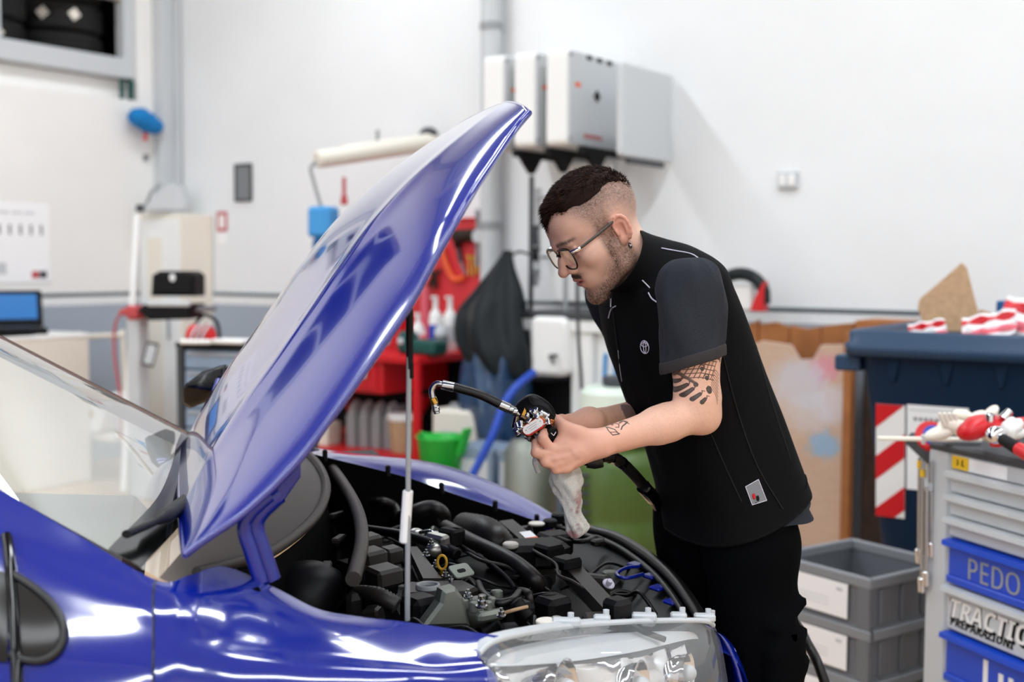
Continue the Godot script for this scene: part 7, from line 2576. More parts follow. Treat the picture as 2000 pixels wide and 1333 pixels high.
# ------------------------------------------------------------------ the red bench
func build_bench() -> void:
	var s: SurfaceTool
	var A := 1.55     # from left end to right end along the wall
	var right := 3.12
	var bt := 0.93
	var o := thing("workbench", "red steel workbench with drawers and a lower shelf behind the prop rod", "workbench", rt(Vector3(right - A / 2, 0, 0.42)))
	var h := A / 2
	s = st()
	rbox(s, -h, h, bt - 0.05, bt, -0.37, 0.40, 0.008)
	put("top", s, M.red, o)
	s = st()
	rbox(s, -h + 0.08, h - 0.30, bt - 0.25, bt - 0.05, -0.3, 0.36, 0.006)
	var un := put("drawer_unit", s, M.red, o)
	s = st()
	rbox(s, -h + 0.12, h - 0.34, bt - 0.23, bt - 0.07, 0.36, 0.372, 0.004)
	put("drawer_front", s, M.red, un)
	s = st()
	rbox(s, -h + 0.02, h - 0.05, 0.32, bt - 0.06, -0.36, -0.345, 0.003)
	put("added_dark_sheet", s, M.black, o)  # black sheet added to darken the space under the bench top
	for q in [[-h + 0.025, 0.375], [h - 0.025, 0.375], [-h + 0.025, -0.34], [h - 0.025, -0.34]]:
		s = st()
		rbox(s, q[0] - 0.022, q[0] + 0.022, 0.0, bt - 0.05, q[1] - 0.022, q[1] + 0.022, 0.005)
		put("leg", s, M.red, o)
	s = st()
	rbox(s, -h, h, 0.26, 0.31, -0.36, 0.36, 0.006)
	put("lower_shelf", s, M.red, o)
	s = st()
	bx(s, Vector3(0.02, 0.13, 0.02), X(Vector3(h - 0.42, bt - 0.09, 0.395)), 0.004)
	put("hanging_tool", s, M.lightgrey, o)
	# pegboard
	o = thing("pegboard", "red tool pegboard on the back wall above the workbench", "pegboard", rt(Vector3(2.62, 0.98, 0.012)))
	s = st()
	rbox(s, -0.62, 0.42, 0.0, 0.80, 0.0, 0.025, 0.006)
	put("board", s, M.red_board, o)
	s = st()
	for q in [[-0.62, -0.60, 0.0, 0.80], [0.40, 0.42, 0.0, 0.80], [-0.62, 0.42, 0.785, 0.80]]:
		rbox(s, q[0], q[1], q[2], q[3], 0.02, 0.045, 0.004)
	put("board_edge", s, M.red, o)
	var oz := Vector3(2.767, 1.565, 0.07)
	o = thing("orange_tube", "bent orange plastic tube hanging on the pegboard", "tube", rt(oz))
	s = st()
	sweep(s, curve([Vector3(2.725, 1.585, 0.07) - oz, Vector3(2.763, 1.481, 0.07) - oz, Vector3(2.818, 1.387, 0.07) - oz, Vector3(2.872, 1.378, 0.07) - oz, Vector3(2.914, 1.395, 0.07) - oz], 6), 0.020, 10)
	put("tube_body", s, M.orange, o)
	oz = Vector3(2.864, 1.532, 0.07)
	o = thing("hacksaw", "long blue and black handled tool hanging slanted on the pegboard", "hand tool", rt(oz))
	s = st()
	rod(s, Vector3(2.81, 1.692, 0.06) - oz, Vector3(2.848, 1.615, 0.06) - oz, 0.018, 10, -1.0, 0.004)
	rod(s, Vector3(2.873, 1.498, 0.06) - oz, Vector3(2.919, 1.405, 0.06) - oz, 0.012, 10, 0.006)
	put("steel_ends", s, M.midgrey, o)
	s = st()
	rod(s, Vector3(2.848, 1.615, 0.06) - oz, Vector3(2.877, 1.492, 0.06) - oz, 0.017, 10, -1.0, 0.003)
	put("grip", s, M.darkgrey, o)
	oz = Vector3(2.924, 1.657, 0.08)
	o = thing("drill", "dark brown power drill hanging at the top of the pegboard", "drill", rt(oz))
	s = st()
	rod(s, Vector3(-0.09, 0.0, 0), Vector3(0.10, 0.01, 0), 0.045, 14, 0.04, 0.012)
	put("motor_case", s, M.wood_dark, o)
	s = st()
	rod(s, Vector3(0.1, 0.01, 0), Vector3(0.15, 0.012, 0), 0.025, 12, 0.015, 0.004)
	rod(s, Vector3(-0.05, -0.02, 0), Vector3(-0.07, -0.07, 0), 0.022, 10, -1.0, 0.006)
	put("chuck", s, M.black, o)
	oz = Vector3(3.057, 1.656, 0.1)
	o = thing("pressure_gauge", "white round pressure gauge on a grey stem on the pegboard", "gauge", rt(oz))
	s = st()
	cyl(s, 0.045, 0.03, X(Vector3(0, 0, 0), Vector3(90, 0, 0)), 20, -1.0, 0.006)
	put("dial", s, M.lightgrey, o)
	s = st()
	rod(s, Vector3(-0.03, 0.16, -0.02), Vector3(-0.035, -0.19, -0.02), 0.012, 10)
	ball(s, Vector3(-0.03, 0.15, -0.02), Vector3(0.025, 0.03, 0.02), 8)
	put("stem", s, M.grey, o)
	for i in 3:
		var wx: float = [917.0, 926.0, 934.0][i]
		oz = [Vector3(2.947, 1.465, 0.06), Vector3(2.984, 1.459, 0.06), Vector3(3.017, 1.479, 0.06)][i]
		o = thing("brass_key", "short brass key hanging on the pegboard, %s of the three" % ["left one", "middle one", "right one"][i], "key", rt(oz), "brass keys on the pegboard")
		s = st()
		rod(s, Vector3(0, -0.06, 0), Vector3(0, 0.06, 0), 0.009, 8, 0.007, 0.002)
		cyl(s, 0.016, 0.012, X(Vector3(0, 0.06, 0), Vector3(90, 0, 0)), 10)
		put("shank", s, M.brass, o)
	oz = Vector3(2.657, 1.379, 0.07)
	o = thing("spring_clamp", "dark olive spring clamp low on the left of the pegboard", "clamp", rt(oz))
	s = st()
	sweep(s, curve([Vector3(-0.05, 0.07, 0), Vector3(0, 0.03, 0), Vector3(0.02, -0.06, 0)], 5), 0.018, 8)
	sweep(s, curve([Vector3(0.06, 0.06, 0), Vector3(0.0, 0.0, 0.01), Vector3(-0.03, -0.06, 0.01)], 5), 0.014, 8)
	put("jaws", s, M.wood_dark, o)
	oz = Vector3(2.629, 1.243, 0.1)
	o = thing("red_funnel", "tall pale red tube standing against the pegboard", "tube", rt(Vector3(oz.x, bt, 0.12)))
	s = st()
	cyl(s, 0.035, 0.40, X(Vector3(0, 0, 0)), 14, 0.028, 0.006)
	put("tube_body", s, M.pink, o)
	o = thing("red_canister", "bright red canister on the workbench behind the prop rod", "canister", rt(Vector3(oz.x - 0.10, bt, 0.28)))
	s = st()
	cyl(s, 0.055, 0.24, X(Vector3.ZERO), 18, -1.0, 0.01)
	put("can_shell", s, M.red, o)
	s = st()
	cyl(s, 0.02, 0.05, X(Vector3(0, 0.24, 0)), 12, 0.015, 0.004)
	put("cap", s, M.red_dull, o)
	# bottles on the bench
	var kinds := [
		["tall white spray bottle on the bench, left one of the tall pair", 2.885, 0.24, 0.34, 0.042, "blue", "white"],
		["tall white spray bottle on the bench, right one of the tall pair", 2.985, 0.22, 0.34, 0.042, "lightgrey", "white"],
		["short white bottle with grey cap at the left end of the bench bottles", 2.79, 0.30, 0.23, 0.04, "lightgrey", "white"],
		["silver bottle with pale label standing in front of the tall spray bottles", 3.03, 0.37, 0.22, 0.042, "midgrey", "lightgrey"],
		["short white bottle with pink label at the right end of the bench", 3.07, 0.02, 0.25, 0.04, "pink", "white"],
		["second short white bottle from the right end of the bench", 3.07, 0.14, 0.22, 0.04, "lightgrey", "white"],
		["white pot with brown band beside the red canister", 2.83, 0.36, 0.09, 0.035, "red_dull", "white"]]
	for q in kinds:
		o = thing("bottle", q[0], "bottle", rt(Vector3(q[1], bt, q[2] + 0.10)), "bottles on the red workbench")
		var r: float = q[4]
		var hh: float = q[3]
		s = st()
		lathe(s, [Vector2(0, 0), Vector2(r * 0.92, 0), Vector2(r, 0.006), Vector2(r, hh * 0.60), Vector2(r * 0.8, hh * 0.70), Vector2(r * 0.36, hh * 0.78), Vector2(r * 0.36, hh * 0.84), Vector2(0, hh * 0.84)], 18)
		put("bottle_body", s, M[q[6]], o)
		s = st()
		lathe(s, [Vector2(r * 1.02, hh * 0.16), Vector2(r * 1.02, hh * 0.48)], 18)
		put("label_band", s, M[q[5]], o)
		s = st()
		cyl(s, r * 0.42, hh * 0.16, X(Vector3(0, hh * 0.83, 0)), 12, r * 0.34, 0.003)
		if hh > 0.2: bx(s, Vector3(0.018, 0.018, 0.06), X(Vector3(0, hh * 0.99, 0.012)), 0.004)
		put("cap", s, M.white, o)
	var gb := Vector3(3.044, 0.946, 0.8)
	o = thing("green_case", "dark green power tool case on the bench front beside the rod", "case", rt(Vector3(gb.x - 0.03, bt, 0.66)))
	s = st()
	bx(s, Vector3(0.24, 0.09, 0.16), X(Vector3(0.04, 0.045, 0)), 0.02)
	bx(s, Vector3(0.1, 0.14, 0.14), X(Vector3(-0.09, 0.07, 0.01)), 0.03)
	put("case_shell", s, M.dark_green, o)
	s = st()
	ball(s, Vector3(-0.08, 0.08, 0.09), Vector3(0.022, 0.022, 0.01), 8)
	put("pale_button", s, M.lightgrey, o)
	o = thing("orange_bottle", "small pink bottle lying at the front of the bench bottles", "bottle", rt(Vector3(2.93, bt, 0.52)))
	s = st()
	cyl(s, 0.03, 0.11, X(Vector3(0, 0, 0)), 14, 0.026, 0.006)
	put("bottle_body", s, M.pink, o)
	s = st()
	cyl(s, 0.012, 0.03, X(Vector3(0, 0.11, 0)), 10)
	put("cap", s, M.white, o)
	# lower shelf
	var sh := 0.31
	for i in 4:
		o = thing("jerrycan", "grey plastic jerrycan on the lower shelf, %s from the left" % ["first", "second", "third", "fourth"][i], "jerrycan", rt(Vector3(2.43 + i * 0.085, sh, 0.55 - 0.02 * i), 8.0), "grey jerrycans on the bench shelf")
		s = st()
		slab(s, PackedVector2Array([Vector2(-0.11, 0), Vector2(0.11, 0), Vector2(0.11, 0.20), Vector2(0.02, 0.27), Vector2(-0.09, 0.27), Vector2(-0.11, 0.24)]), 0.075, Transform3D(Basis(Vector3.UP, -PI / 2), Vector3(0.0375, 0, 0)), 0.012)
		put("can_body", s, M.grey, o)
		s = st()
		cyl(s, 0.02, 0.03, X(Vector3(0, 0.255, -0.04)), 12, -1.0, 0.004)
		put("cap", s, M.black, o)
		s = st()
		sweep(s, curve([Vector3(0, 0.25, 0.0), Vector3(0, 0.285, 0.02), Vector3(0, 0.27, 0.07), Vector3(0, 0.2, 0.1)], 5), 0.01, 8)
		put("handle", s, M.lightgrey, o)
	o = thing("paint_bucket", "beige bucket with white lid on the lower shelf next to the jerrycans", "bucket", rt(Vector3(2.86, sh, 0.62)))
	s = st()
	cyl(s, 0.085, 0.20, X(Vector3.ZERO), 22, 0.1, 0.004)
	put("bucket_body", s, M.cardboard, o)
	s = st()
	cyl(s, 0.106, 0.04, X(Vector3(0, 0.20, 0)), 22, -1.0, 0.006)
	put("lid", s, M.white, o)
	o = thing("cardboard_box", "small open beige box on the lower shelf at its left", "box", rt(Vector3(2.20, sh, 0.66), 12.0))
	s = st()
	for q in [[-0.1, -0.09, -0.08, 0.08], [0.09, 0.1, -0.08, 0.08], [-0.1, 0.1, -0.08, -0.07], [-0.1, 0.1, 0.07, 0.08]]:
		rbox(s, q[0], q[1], 0.0, 0.14, q[2], q[3], 0.002)
	put("carton", s, M.cream, o)
	o = thing("red_roll", "dark red hose roll at the back of the lower shelf", "hose", rt(Vector3(2.05, sh, 0.3)))
	s = st()
	for k in 3:
		var loop := []
		for i in 25: loop.append(Vector3(cos(TAU * i / 24.0) * 0.12, 0.14 + sin(TAU * i / 24.0) * 0.12, -0.04 + 0.04 * k))
		sweep(s, loop, 0.02, 8, false)
	put("coil", s, M.red_dull, o)
	o = thing("red_rag_bin", "red plastic funnel set hanging under the bench top", "funnel", rt(Vector3(2.72, 0.42, 0.30)))
	s = st()
	lathe(s, [Vector2(0.014, 0.0), Vector2(0.018, 0.07), Vector2(0.08, 0.17), Vector2(0.084, 0.2)], 18)
	put("funnel_cone", s, M.red, o)
	# floor things right of the bench
	var cpos := Vector3(3.46, 0, 0.72)
	o = thing("white_canister", "large white square plastic canister on the shelf stand right of the bench leg", "canister", rt(Vector3(3.36, 0.30, 0.66)))
	s = st()
	slab(s, rrect(0.34, 0.31, 0.04, 5), 0.24, X(Vector3(0, 0.17, -0.12)), 0.02)
	put("canister_body", s, M.offwhite, o)
	s = st()
	rbox(s, -0.09, 0.03, 0.12, 0.2, 0.12, 0.123, 0.001)
	put("paper_label", s, M.lightgrey, o)
	s = st()
	cyl(s, 0.03, 0.04, X(Vector3(-0.08, 0.31, 0.0)), 14, -1.0, 0.005)
	put("cap", s, M.grey, o)
	o = thing("low_stand", "low dark red stand under the white canister", "stand", rt(Vector3(3.42, 0, 0.55)))
	s = st()
	rbox(s, -0.24, 0.30, 0.25, 0.30, -0.2, 0.22, 0.006)
	put("stand_top", s, M.red_dull, o)
	for q in [[-0.2, 0.18], [0.26, 0.18], [-0.2, -0.16], [0.26, -0.16]]:
		s = st()
		rbox(s, q[0] - 0.02, q[0] + 0.02, 0.0, 0.25, q[1] - 0.02, q[1] + 0.02, 0.004)
		put("leg", s, M.red_dull, o)
	var gp := Vector3(3.527, 0.343, 1.12)
	o = thing("green_bucket", "bright green plastic bucket with raised spout handle below the gun spout", "bucket", rt(Vector3(gp.x, 0.29, 1.12)))
	s = st()
	lathe(s, [Vector2(0.0, 0.004), Vector2(0.105, 0.0), Vector2(0.135, 0.22), Vector2(0.142, 0.225), Vector2(0.142, 0.235), Vector2(0.128, 0.235), Vector2(0.1, 0.012), Vector2(0.0, 0.012)], 28)
	put("bucket_body", s, M.green, o)
	s = st()
	sweep(s, curve([Vector3(-0.13, 0.22, 0.02), Vector3(-0.10, 0.245, 0.06), Vector3(-0.03, 0.25, 0.11), Vector3(0.03, 0.22, 0.13)], 6), 0.012, 8)
	put("handle", s, M.green, o)
	s = st()
	slab(s, PackedVector2Array([Vector2(0.11, 0.12), Vector2(0.14, 0.14), Vector2(0.19, 0.29), Vector2(0.165, 0.29)]), 0.07, X(Vector3(0, 0, -0.035)), 0.008)
	put("spout", s, M.green, o)
	o = thing("green_bucket_stool", "small dark step under the green bucket", "stool", rt(Vector3(gp.x, 0, 1.12)))
	s = st()
	rbox(s, -0.18, 0.18, 0.24, 0.29, -0.15, 0.15, 0.01)
	put("step_top", s, M.darkgrey, o)
	for q in [[-0.15, 0.12], [0.15, 0.12], [-0.15, -0.12], [0.15, -0.12]]:
		s = st()
		rbox(s, q[0] - 0.02, q[0] + 0.02, 0.0, 0.24, q[1] - 0.02, q[1] + 0.02, 0.004)
		put("leg", s, M.darkgrey, o)
	# bags
	var bp := Vector3(3.626, 0.822, 0.75)
	o = thing("black_bag", "black plastic bag hanging pointed beside the red workbench", "bag", rt(Vector3(3.488, 1.506, 0.45)))
	var bo := Vector3(3.488, 1.506, 0.45)
	var rows := []
	var wr := noise3(1.0, 44)
	for q in [[990, 508, 6, 0.02], [982, 540, 20, 0.05], [972, 580, 38, 0.10], [962, 620, 55, 0.15], [965, 665, 62, 0.17], [975, 700, 55, 0.15], [985, 730, 42, 0.12], [990, 742, 20, 0.06]]:
		var c := rbp(q[0], q[1]) - bo
		var r := PackedVector3Array()
		for i in 36:
			var t := TAU * i / 36.0
			var k := 1.0 + 0.16 * sin(t * 5.0 + q[1] * 0.01) + 0.2 * wr.get_noise_3d(cos(t) * 2.0, q[1] * 0.02, sin(t) * 2.0)
			r.append(c + Vector3(cos(t) * q[2] * 0.0037 * k, 0, sin(t) * q[3] * k))
		rows.append(r)
	s = st()
	grid(s, smooth_rings(rows, 5), true, true)
	put("bag_film", s, M.bag, o)
	s = st()
	sweep(s, curve([Vector3(0.02, 0, 0), Vector3(0.04, 0.05, -0.1), Vector3(0.03, 0.02, -0.3), Vector3(0.03, 0.02, -0.45)], 5), 0.008, 8)
	put("hanging_cord", s, M.black, o)
	o = thing("blue_bag", "clear bluish plastic bag standing below the hanging black bag", "bag", rt(Vector3(3.538, 0.321, 0.62)))
	bo = Vector3(3.538, 0.321, 0.62)
	rows = []
	for q in [[970, 690, 42, 0.12], [966, 720, 50, 0.15], [965, 770, 54, 0.17], [962, 820, 54, 0.17], [960, 870, 50, 0.15], [962, 895, 36, 0.1]]:
		var c := rbp(q[0], q[1]) - rbp(965, 900)
		var r := PackedVector3Array()
		for i in 36:
			var t := TAU * i / 36.0
			var k := 1.0 + 0.12 * sin(t * 7.0 + q[1] * 0.02) + 0.25 * wr.get_noise_3d(cos(t) * 3.0, q[1] * 0.03, sin(t) * 3.0)
			r.append(c + Vector3(cos(t) * q[2] * 0.0037 * k, 0, sin(t) * q[3] * k))
		rows.append(r)
	s = st()
	grid(s, smooth_rings(rows, 5), true, true)
	put("bag_film", s, M.bag_blue, o)
	o = thing("dark_crate", "dark tub inside the bluish bag by the workbench end", "tub", rt(Vector3(3.74, 0, 0.19)))
	s = st()
	slab(s, rrect(0.34, 0.80, 0.04, 4), 0.3, X(Vector3(0.0, 0.40, -0.15)), 0.02)
	put("tub_shell", s, M.black, o)
	# blue air hose
	o = thing("air_hose", "bright blue air hose looping down beside the gun to the floor", "hose", Transform3D(Basis(), Vector3(-0.105, 0.588, -6.4)))
	var ho := Vector3(-0.105, 0.588, -6.4)
	s = st()
	sweep(s, curve([Vector3(0.117, 0.9, -6.6) - ho, Vector3(0.028, 0.835, -6.5) - ho, Vector3(-0.039, 0.745, -6.45) - ho, Vector3(-0.099, 0.588, -6.4) - ho, Vector3(-0.171, 0.439, -6.4) - ho, Vector3(-0.206, 0.371, -6.4) - ho], 7), 0.022, 10)
	sweep(s, curve([Vector3(0.3, 0.346, -6.4) - ho, Vector3(0.206, 0.278, -6.4) - ho, Vector3(0.139, 0.231, -6.4) - ho, Vector3(0.059, 0.193, -6.4) - ho], 6), 0.022, 10)
	put("hose_line", s, M.blue, o)
	# pale crates on the floor
	for i in 2:
		var cp: Vector3 = [Vector3(3.716, 0.164, 0.95), Vector3(4.028, 0.176, 0.98)][i]
		o = thing("pale_crate", "pale grey crate on the floor under the gun, %s" % ["left of the two", "right of the two"][i], "crate", rt(Vector3(cp.x, 0, cp.z)), "pale crates on the floor")
		s = st()
		slab(s, rrect(0.26, cp.y + 0.30, 0.02, 3), 0.26, X(Vector3(0, (cp.y + 0.30) / 2, -0.13)), 0.012)
		put("crate_body", s, M.cabinet, o)
		s = st()
		rbox(s, -0.10, 0.10, 0.08, cp.y + 0.24, 0.13, 0.134, 0.001)
		put("white_sheet", s, M.lightgrey, o)
		s = st()
		rbox(s, -0.135, 0.135, cp.y + 0.27, cp.y + 0.31, -0.135, 0.135, 0.006)
		put("rim", s, M.cabinet, o)

func rbp(x: float, y: float) -> Vector3:   # a spot in the upright plane of the hanging bags, from the point where they hang
	return Vector3(3.536, 0.807, 0.62) + Vector3((x - 965.0) * 0.0037, (740.0 - y) * 0.00325, 0)

# ------------------------------------------------------------------ right of the mechanic
func open_crate(o: Node3D, w: float, d: float, h: float) -> void:   # a stacking crate, its front in z = 0 reaching back
	var s := st()
	var t := 0.008
	rbox(s, 0.0, w, 0.0, t, -d, 0.0, 0.002)
	rbox(s, 0.0, w, 0.0, h - 0.03, -t - 0.006, -0.006, 0.002)
	rbox(s, 0.0, w, 0.0, h - 0.03, -d + 0.006, -d + t + 0.006, 0.002)
	rbox(s, 0.006, t + 0.006, 0.0, h - 0.03, -d, 0.0, 0.002)
	rbox(s, w - t - 0.006, w - 0.006, 0.0, h - 0.03, -d, 0.0, 0.002)
	put("walls", s, M.crate, o)
	s = st()
	rbox(s, -0.004, w + 0.004, h - 0.035, h, -0.018, 0.004, 0.004)
	rbox(s, -0.004, w + 0.004, h - 0.035, h, -d - 0.004, -d + 0.018, 0.004)
	rbox(s, -0.004, 0.018, h - 0.035, h, -d, 0.0, 0.004)
	rbox(s, w - 0.018, w + 0.004, h - 0.035, h, -d, 0.0, 0.004)
	put("rim", s, M.crate_in, o)
	for q in [0.0, 1.0]:
		s = st()
		rbox(s, q * (w - 0.05) , q * (w - 0.05) + 0.05, 0.0, h - 0.03, -0.004, 0.003, 0.003)
		put("corner_post", s, M.crate, o)
	for k in 4:
		s = st()
		rbox(s, w - 0.006, w + 0.002, 0.012, h - 0.04, -0.07 - k * (d - 0.1) / 3.0, -0.05 - k * (d - 0.1) / 3.0, 0.002)
		put("side_rib", s, M.crate, o)
	s = st()
	rbox(s, 0.02, w - 0.085, 0.02, h - 0.035, 0.003, 0.005, 0.0005)
	var sheet := put("paper_sheet", s, M.paper, o)
	s = st()
	rbox(s, w - 0.13, w - 0.105, h - 0.062, h - 0.052, 0.005, 0.006, 0.0002)
	for k in 3: rbox(s, 0.06, w - 0.16, h - 0.095 - k * 0.012, h - 0.093 - k * 0.012, 0.005, 0.006, 0.0002)
	put("print_line", s, M.lightgrey, sheet)

func build_right_side() -> void:
	var s: SurfaceTool
	# drawer trolley
	var yaw := -70.0
	var P0 := Vector3(1.296, 0.95, -3.591)
	var tx := Transform3D(Basis(Vector3.UP, deg_to_rad(yaw)), Vector3(P0.x, 0, P0.z))
	var o := thing("tool_trolley", "grey tool trolley with grey and blue lettered drawers at the right edge", "tool trolley", tx)
	s = st()
	rbox(s, -0.02, 0.66, 0.10, 0.94, -0.46, -0.02, 0.006)
	put("body", s, M.grey, o)
	s = st()
	slab(s, rrect(0.105, 0.86, 0.02, 4), 0.05, X(Vector3(-0.055, 0.52, -0.05)), 0.012)
	put("corner_column", s, M.lightgrey, o)
	s = st()
	slab(s, rrect(0.105, 0.86, 0.02, 4), 0.05, X(Vector3(0.69, 0.52, -0.05)), 0.012)
	put("corner_column", s, M.lightgrey, o)
	s = st()
	rbox(s, -0.10, 0.74, 0.94, 0.965, -0.48, 0.005, 0.008)
	put("top_mat", s, M.darkgrey, o)
	s = st()
	slab(s, PackedVector2Array([Vector2(-0.28, 0.945), Vector2(-0.28, 0.925), Vector2(-0.10, 0.84), Vector2(-0.05, 0.84), Vector2(-0.05, 0.965), Vector2(-0.26, 0.965)]), 0.40, X(Vector3(0, 0, -0.45)), 0.008)
	put("end_handle", s, M.darkgrey, o)
	s = st()
	rbox(s, 0.0, 0.64, 0.896, 0.940, -0.02, 0.0, 0.003)
	var band := put("label_strip", s, M.lightgrey, o)
	s = st()
	rbox(s, 0.005, 0.075, 0.899, 0.937, 0.0, 0.002, 0.0005)
	put("yellow_label", s, M.yellow, band, "yellow label with a handwritten mark")
	s = st()
	sweep(s, [Vector3(0.03, 0.928, 0.003), Vector3(0.034, 0.914, 0.003), Vector3(0.028, 0.911, 0.003)], 0.0018, 5)
	sweep(s, [Vector3(0.052, 0.928, 0.003), Vector3(0.05, 0.911, 0.003), Vector3(0.058, 0.911, 0.003)], 0.0018, 5)
	put("pen_mark", s, M.black, band)
	s = st()
	rbox(s, 0.077, 0.23, 0.899, 0.936, 0.0, 0.002, 0.0005)
	put("white_label", s, M.paper, band)
	# drawers from top to bottom: [top, bottom, blue?]
	var ds := [[0.893, 0.828, 0], [0.824, 0.760, 0], [0.756, 0.697, 0], [0.690, 0.560, 1], [0.552, 0.420, 0], [0.412, 0.265, 1], [0.257, 0.105, 0]]
	for i in 7:
		var d: Array = ds[i]
		var m: Material = M.blue_drawer if d[2] == 1 else M.lightgrey
		s = st()
		rbox(s, 0.004, 0.636, d[1], d[0], -0.03, 0.004, 0.004)
		var dr := put("drawer", s, m, o)
		s = st()
		slab(s, PackedVector2Array([Vector2(0.0, d[0]), Vector2(0.026, d[0] - 0.004), Vector2(0.028, d[0] - 0.018), Vector2(0.012, d[0] - 0.026), Vector2(0.004, d[0] - 0.026)]), 0.64, Transform3D(Basis(Vector3.UP, -PI / 2), Vector3(0.64, 0, 0)) * Transform3D(Basis(), Vector3.ZERO), 0.0)
		put("grip_rail", s, m, dr)
		if d[2] == 1:
			s = st()
			rbox(s, 0.004, 0.636, d[1], d[1] + 0.022, 0.004, 0.012, 0.003)
			put("lower_lip", s, m, dr)
		if i == 3: words("PEDO", 0.062, 0.002, M.grey, dr, Transform3D(Basis(), Vector3(0.085, 0.618, 0.0052)), false)
		if i == 5: words("Lucar", 0.085, 0.002, M.white, dr, Transform3D(Basis(), Vector3(0.155, 0.330, 0.0052)), true)
		if i == 4:
			words("TRACTION", 0.056, 0.0015, M.black, dr, Transform3D(Basis(Vector3.RIGHT, Vector3(0.2, 1, 0), Vector3.BACK) * Basis.from_scale(Vector3(1.06, 1.16, 1)), Vector3(0.012, 0.482, 0.005)), true, "lettering_outline")  # black outline print behind the white letters
			words("TRACTION", 0.056, 0.0025, M.white, dr, Transform3D(Basis(Vector3.RIGHT, Vector3(0.2, 1, 0), Vector3.BACK), Vector3(0.018, 0.486, 0.005)), true)
			words("PREPARAZIONI", 0.026, 0.002, M.black, dr, Transform3D(Basis(Vector3.RIGHT, Vector3(0.25, 1, 0), Vector3.BACK), Vector3(0.022, 0.448, 0.005)), true)
	for q in [[0.0, -0.08], [0.62, -0.08], [0.0, -0.40], [0.62, -0.40]]:
		s = st()
		cyl(s, 0.05, 0.03, X(Vector3(q[0], 0.05, q[1] - 0.015), Vector3(90, 0, 0)), 18, -1.0, 0.006)
		rbox(s, q[0] - 0.03, q[0] + 0.03, 0.055, 0.10, q[1] - 0.025, q[1] + 0.025, 0.004)
		put("caster", s, M.black, o)
	# extensions and wrenches hanging at the trolley end
	for i in 4:
		var px: Vector3 = [Vector3(1.239, 0.909, -3.7), Vector3(1.243, 0.905, -3.68), Vector3(1.249, 0.9, -3.66), Vector3(1.261, 0.908, -3.66)][i]
		var ln: float = [0.28, 0.36, 0.33, 0.25][i]
		o = thing("socket_bar", "chrome socket extension bar hanging at the trolley end, %s" % ["first from the left", "second from the left", "third from the left", "fourth from the left"][i], "socket bar", Transform3D(Basis(), px), "bars hanging from the trolley end")
		s = st()
		rod(s, Vector3(0, 0.0, 0), Vector3(0.006, -ln, 0), 0.0055, 10)
		put("bar", s, M.steel, o)
		s = st()
		rod(s, Vector3(0.006, -ln, 0), Vector3(0.0065, -ln - 0.045, 0), 0.0125, 14, 0.011, 0.002)
		put("socket_end", s, M.chrome, o)
		s = st()
		cyl(s, 0.0075, 0.022, X(Vector3(0, -0.03 - 0.02 * i, 0)), 10)
		put("colour_ring", s, M.yellow if i < 2 else M.lightgrey, o)
	# things on the trolley top
	var up := 0.965
	o = thing("long_ruler", "thin pale metal strip lying across the trolley top edge", "strip", Transform3D(Basis(Vector3.UP, deg_to_rad(-4)), Vector3(1.209, 0.979, -3.62)))
	s = st()
	bx(s, Vector3(0.30, 0.010, 0.03), X(Vector3(0.03, 0.0, 0)), 0.002)
	put("metal_strip", s, M.cream, o)
	s = st()
	bx(s, Vector3(0.012, 0.03, 0.012), X(Vector3(0.01, 0.0, 0.01)), 0.003)
	put("clip", s, M.lightgrey, o)
	o = thing("work_gloves", "heap of off white work gloves on the trolley top", "gloves", Transform3D(Basis(), Vector3(1.301, 1.009, -3.5)))
	s = st()
	for q in [[-0.07, 0.005, 0.0, 0.05, 0.02, 0.3], [-0.02, 0.02, 0.01, 0.055, 0.024, -0.4], [0.02, 0.035, 0.0, 0.05, 0.022, 0.7], [0.05, 0.045, -0.01, 0.05, 0.018, 0.25], [0.075, 0.06, -0.01, 0.03, 0.013, 0.9], [0.0, 0.055, -0.02, 0.03, 0.015, -0.2], [0.05, 0.012, 0.02, 0.042, 0.022, -0.8], [-0.05, 0.03, -0.01, 0.03, 0.014, 0.5]]:
		ball(s, Vector3(q[0], q[1], q[2]), Vector3(q[3], q[4], 0.03), 10, Basis(Vector3.BACK, q[5]))
	put("glove_folds", s, M.cream, o)
	for q in [[0.035, 0.0, 0.03], [-0.065, 0.012, 0.02]]:
		s = st()
		for k in 4: rod(s, Vector3(q[0] + k * 0.012, q[1] + 0.012, q[2]), Vector3(q[0] - 0.02 + k * 0.014, q[1] + 0.055, q[2] + 0.005), 0.0075, 8, 0.006, 0.003)
		put("glove_finger", s, M.offwhite, o)
	o = thing("spray_lid", "round red and blue edged lid behind the white gloves", "lid", Transform3D(Basis(Vector3.RIGHT, deg_to_rad(60)), Vector3(1.279, 0.969, -3.72)))
	s = st()
	cyl(s, 0.05, 0.015, X(Vector3.ZERO), 22, -1.0, 0.004)
	put("red_ring", s, M.red, o)
	s = st()
	cyl(s, 0.035, 0.018, X(Vector3(0.006, 0, 0)), 20, -1.0, 0.003)
	put("blue_core", s, M.blue, o)
	o = thing("red_cloth", "crumpled bright red cloth on the trolley top", "cloth", Transform3D(Basis(), Vector3(1.341, 1.037, -3.38)))
	s = st()
	for q in [[-0.06, 0.005, 0.0, 0.05, 0.03, 0.4], [0.0, 0.012, 0.0, 0.07, 0.026, -0.2], [0.07, 0.01, 0.0, 0.07, 0.028, 0.1], [0.03, -0.01, 0.02, 0.06, 0.02, 0.5], [-0.03, 0.025, -0.02, 0.05, 0.018, 0.1]]:
		ball(s, Vector3(q[0], q[1], q[2]), Vector3(q[3], q[4], 0.04), 10, Basis(Vector3.BACK, q[5]))
	put("cloth_folds", s, M.red, o)
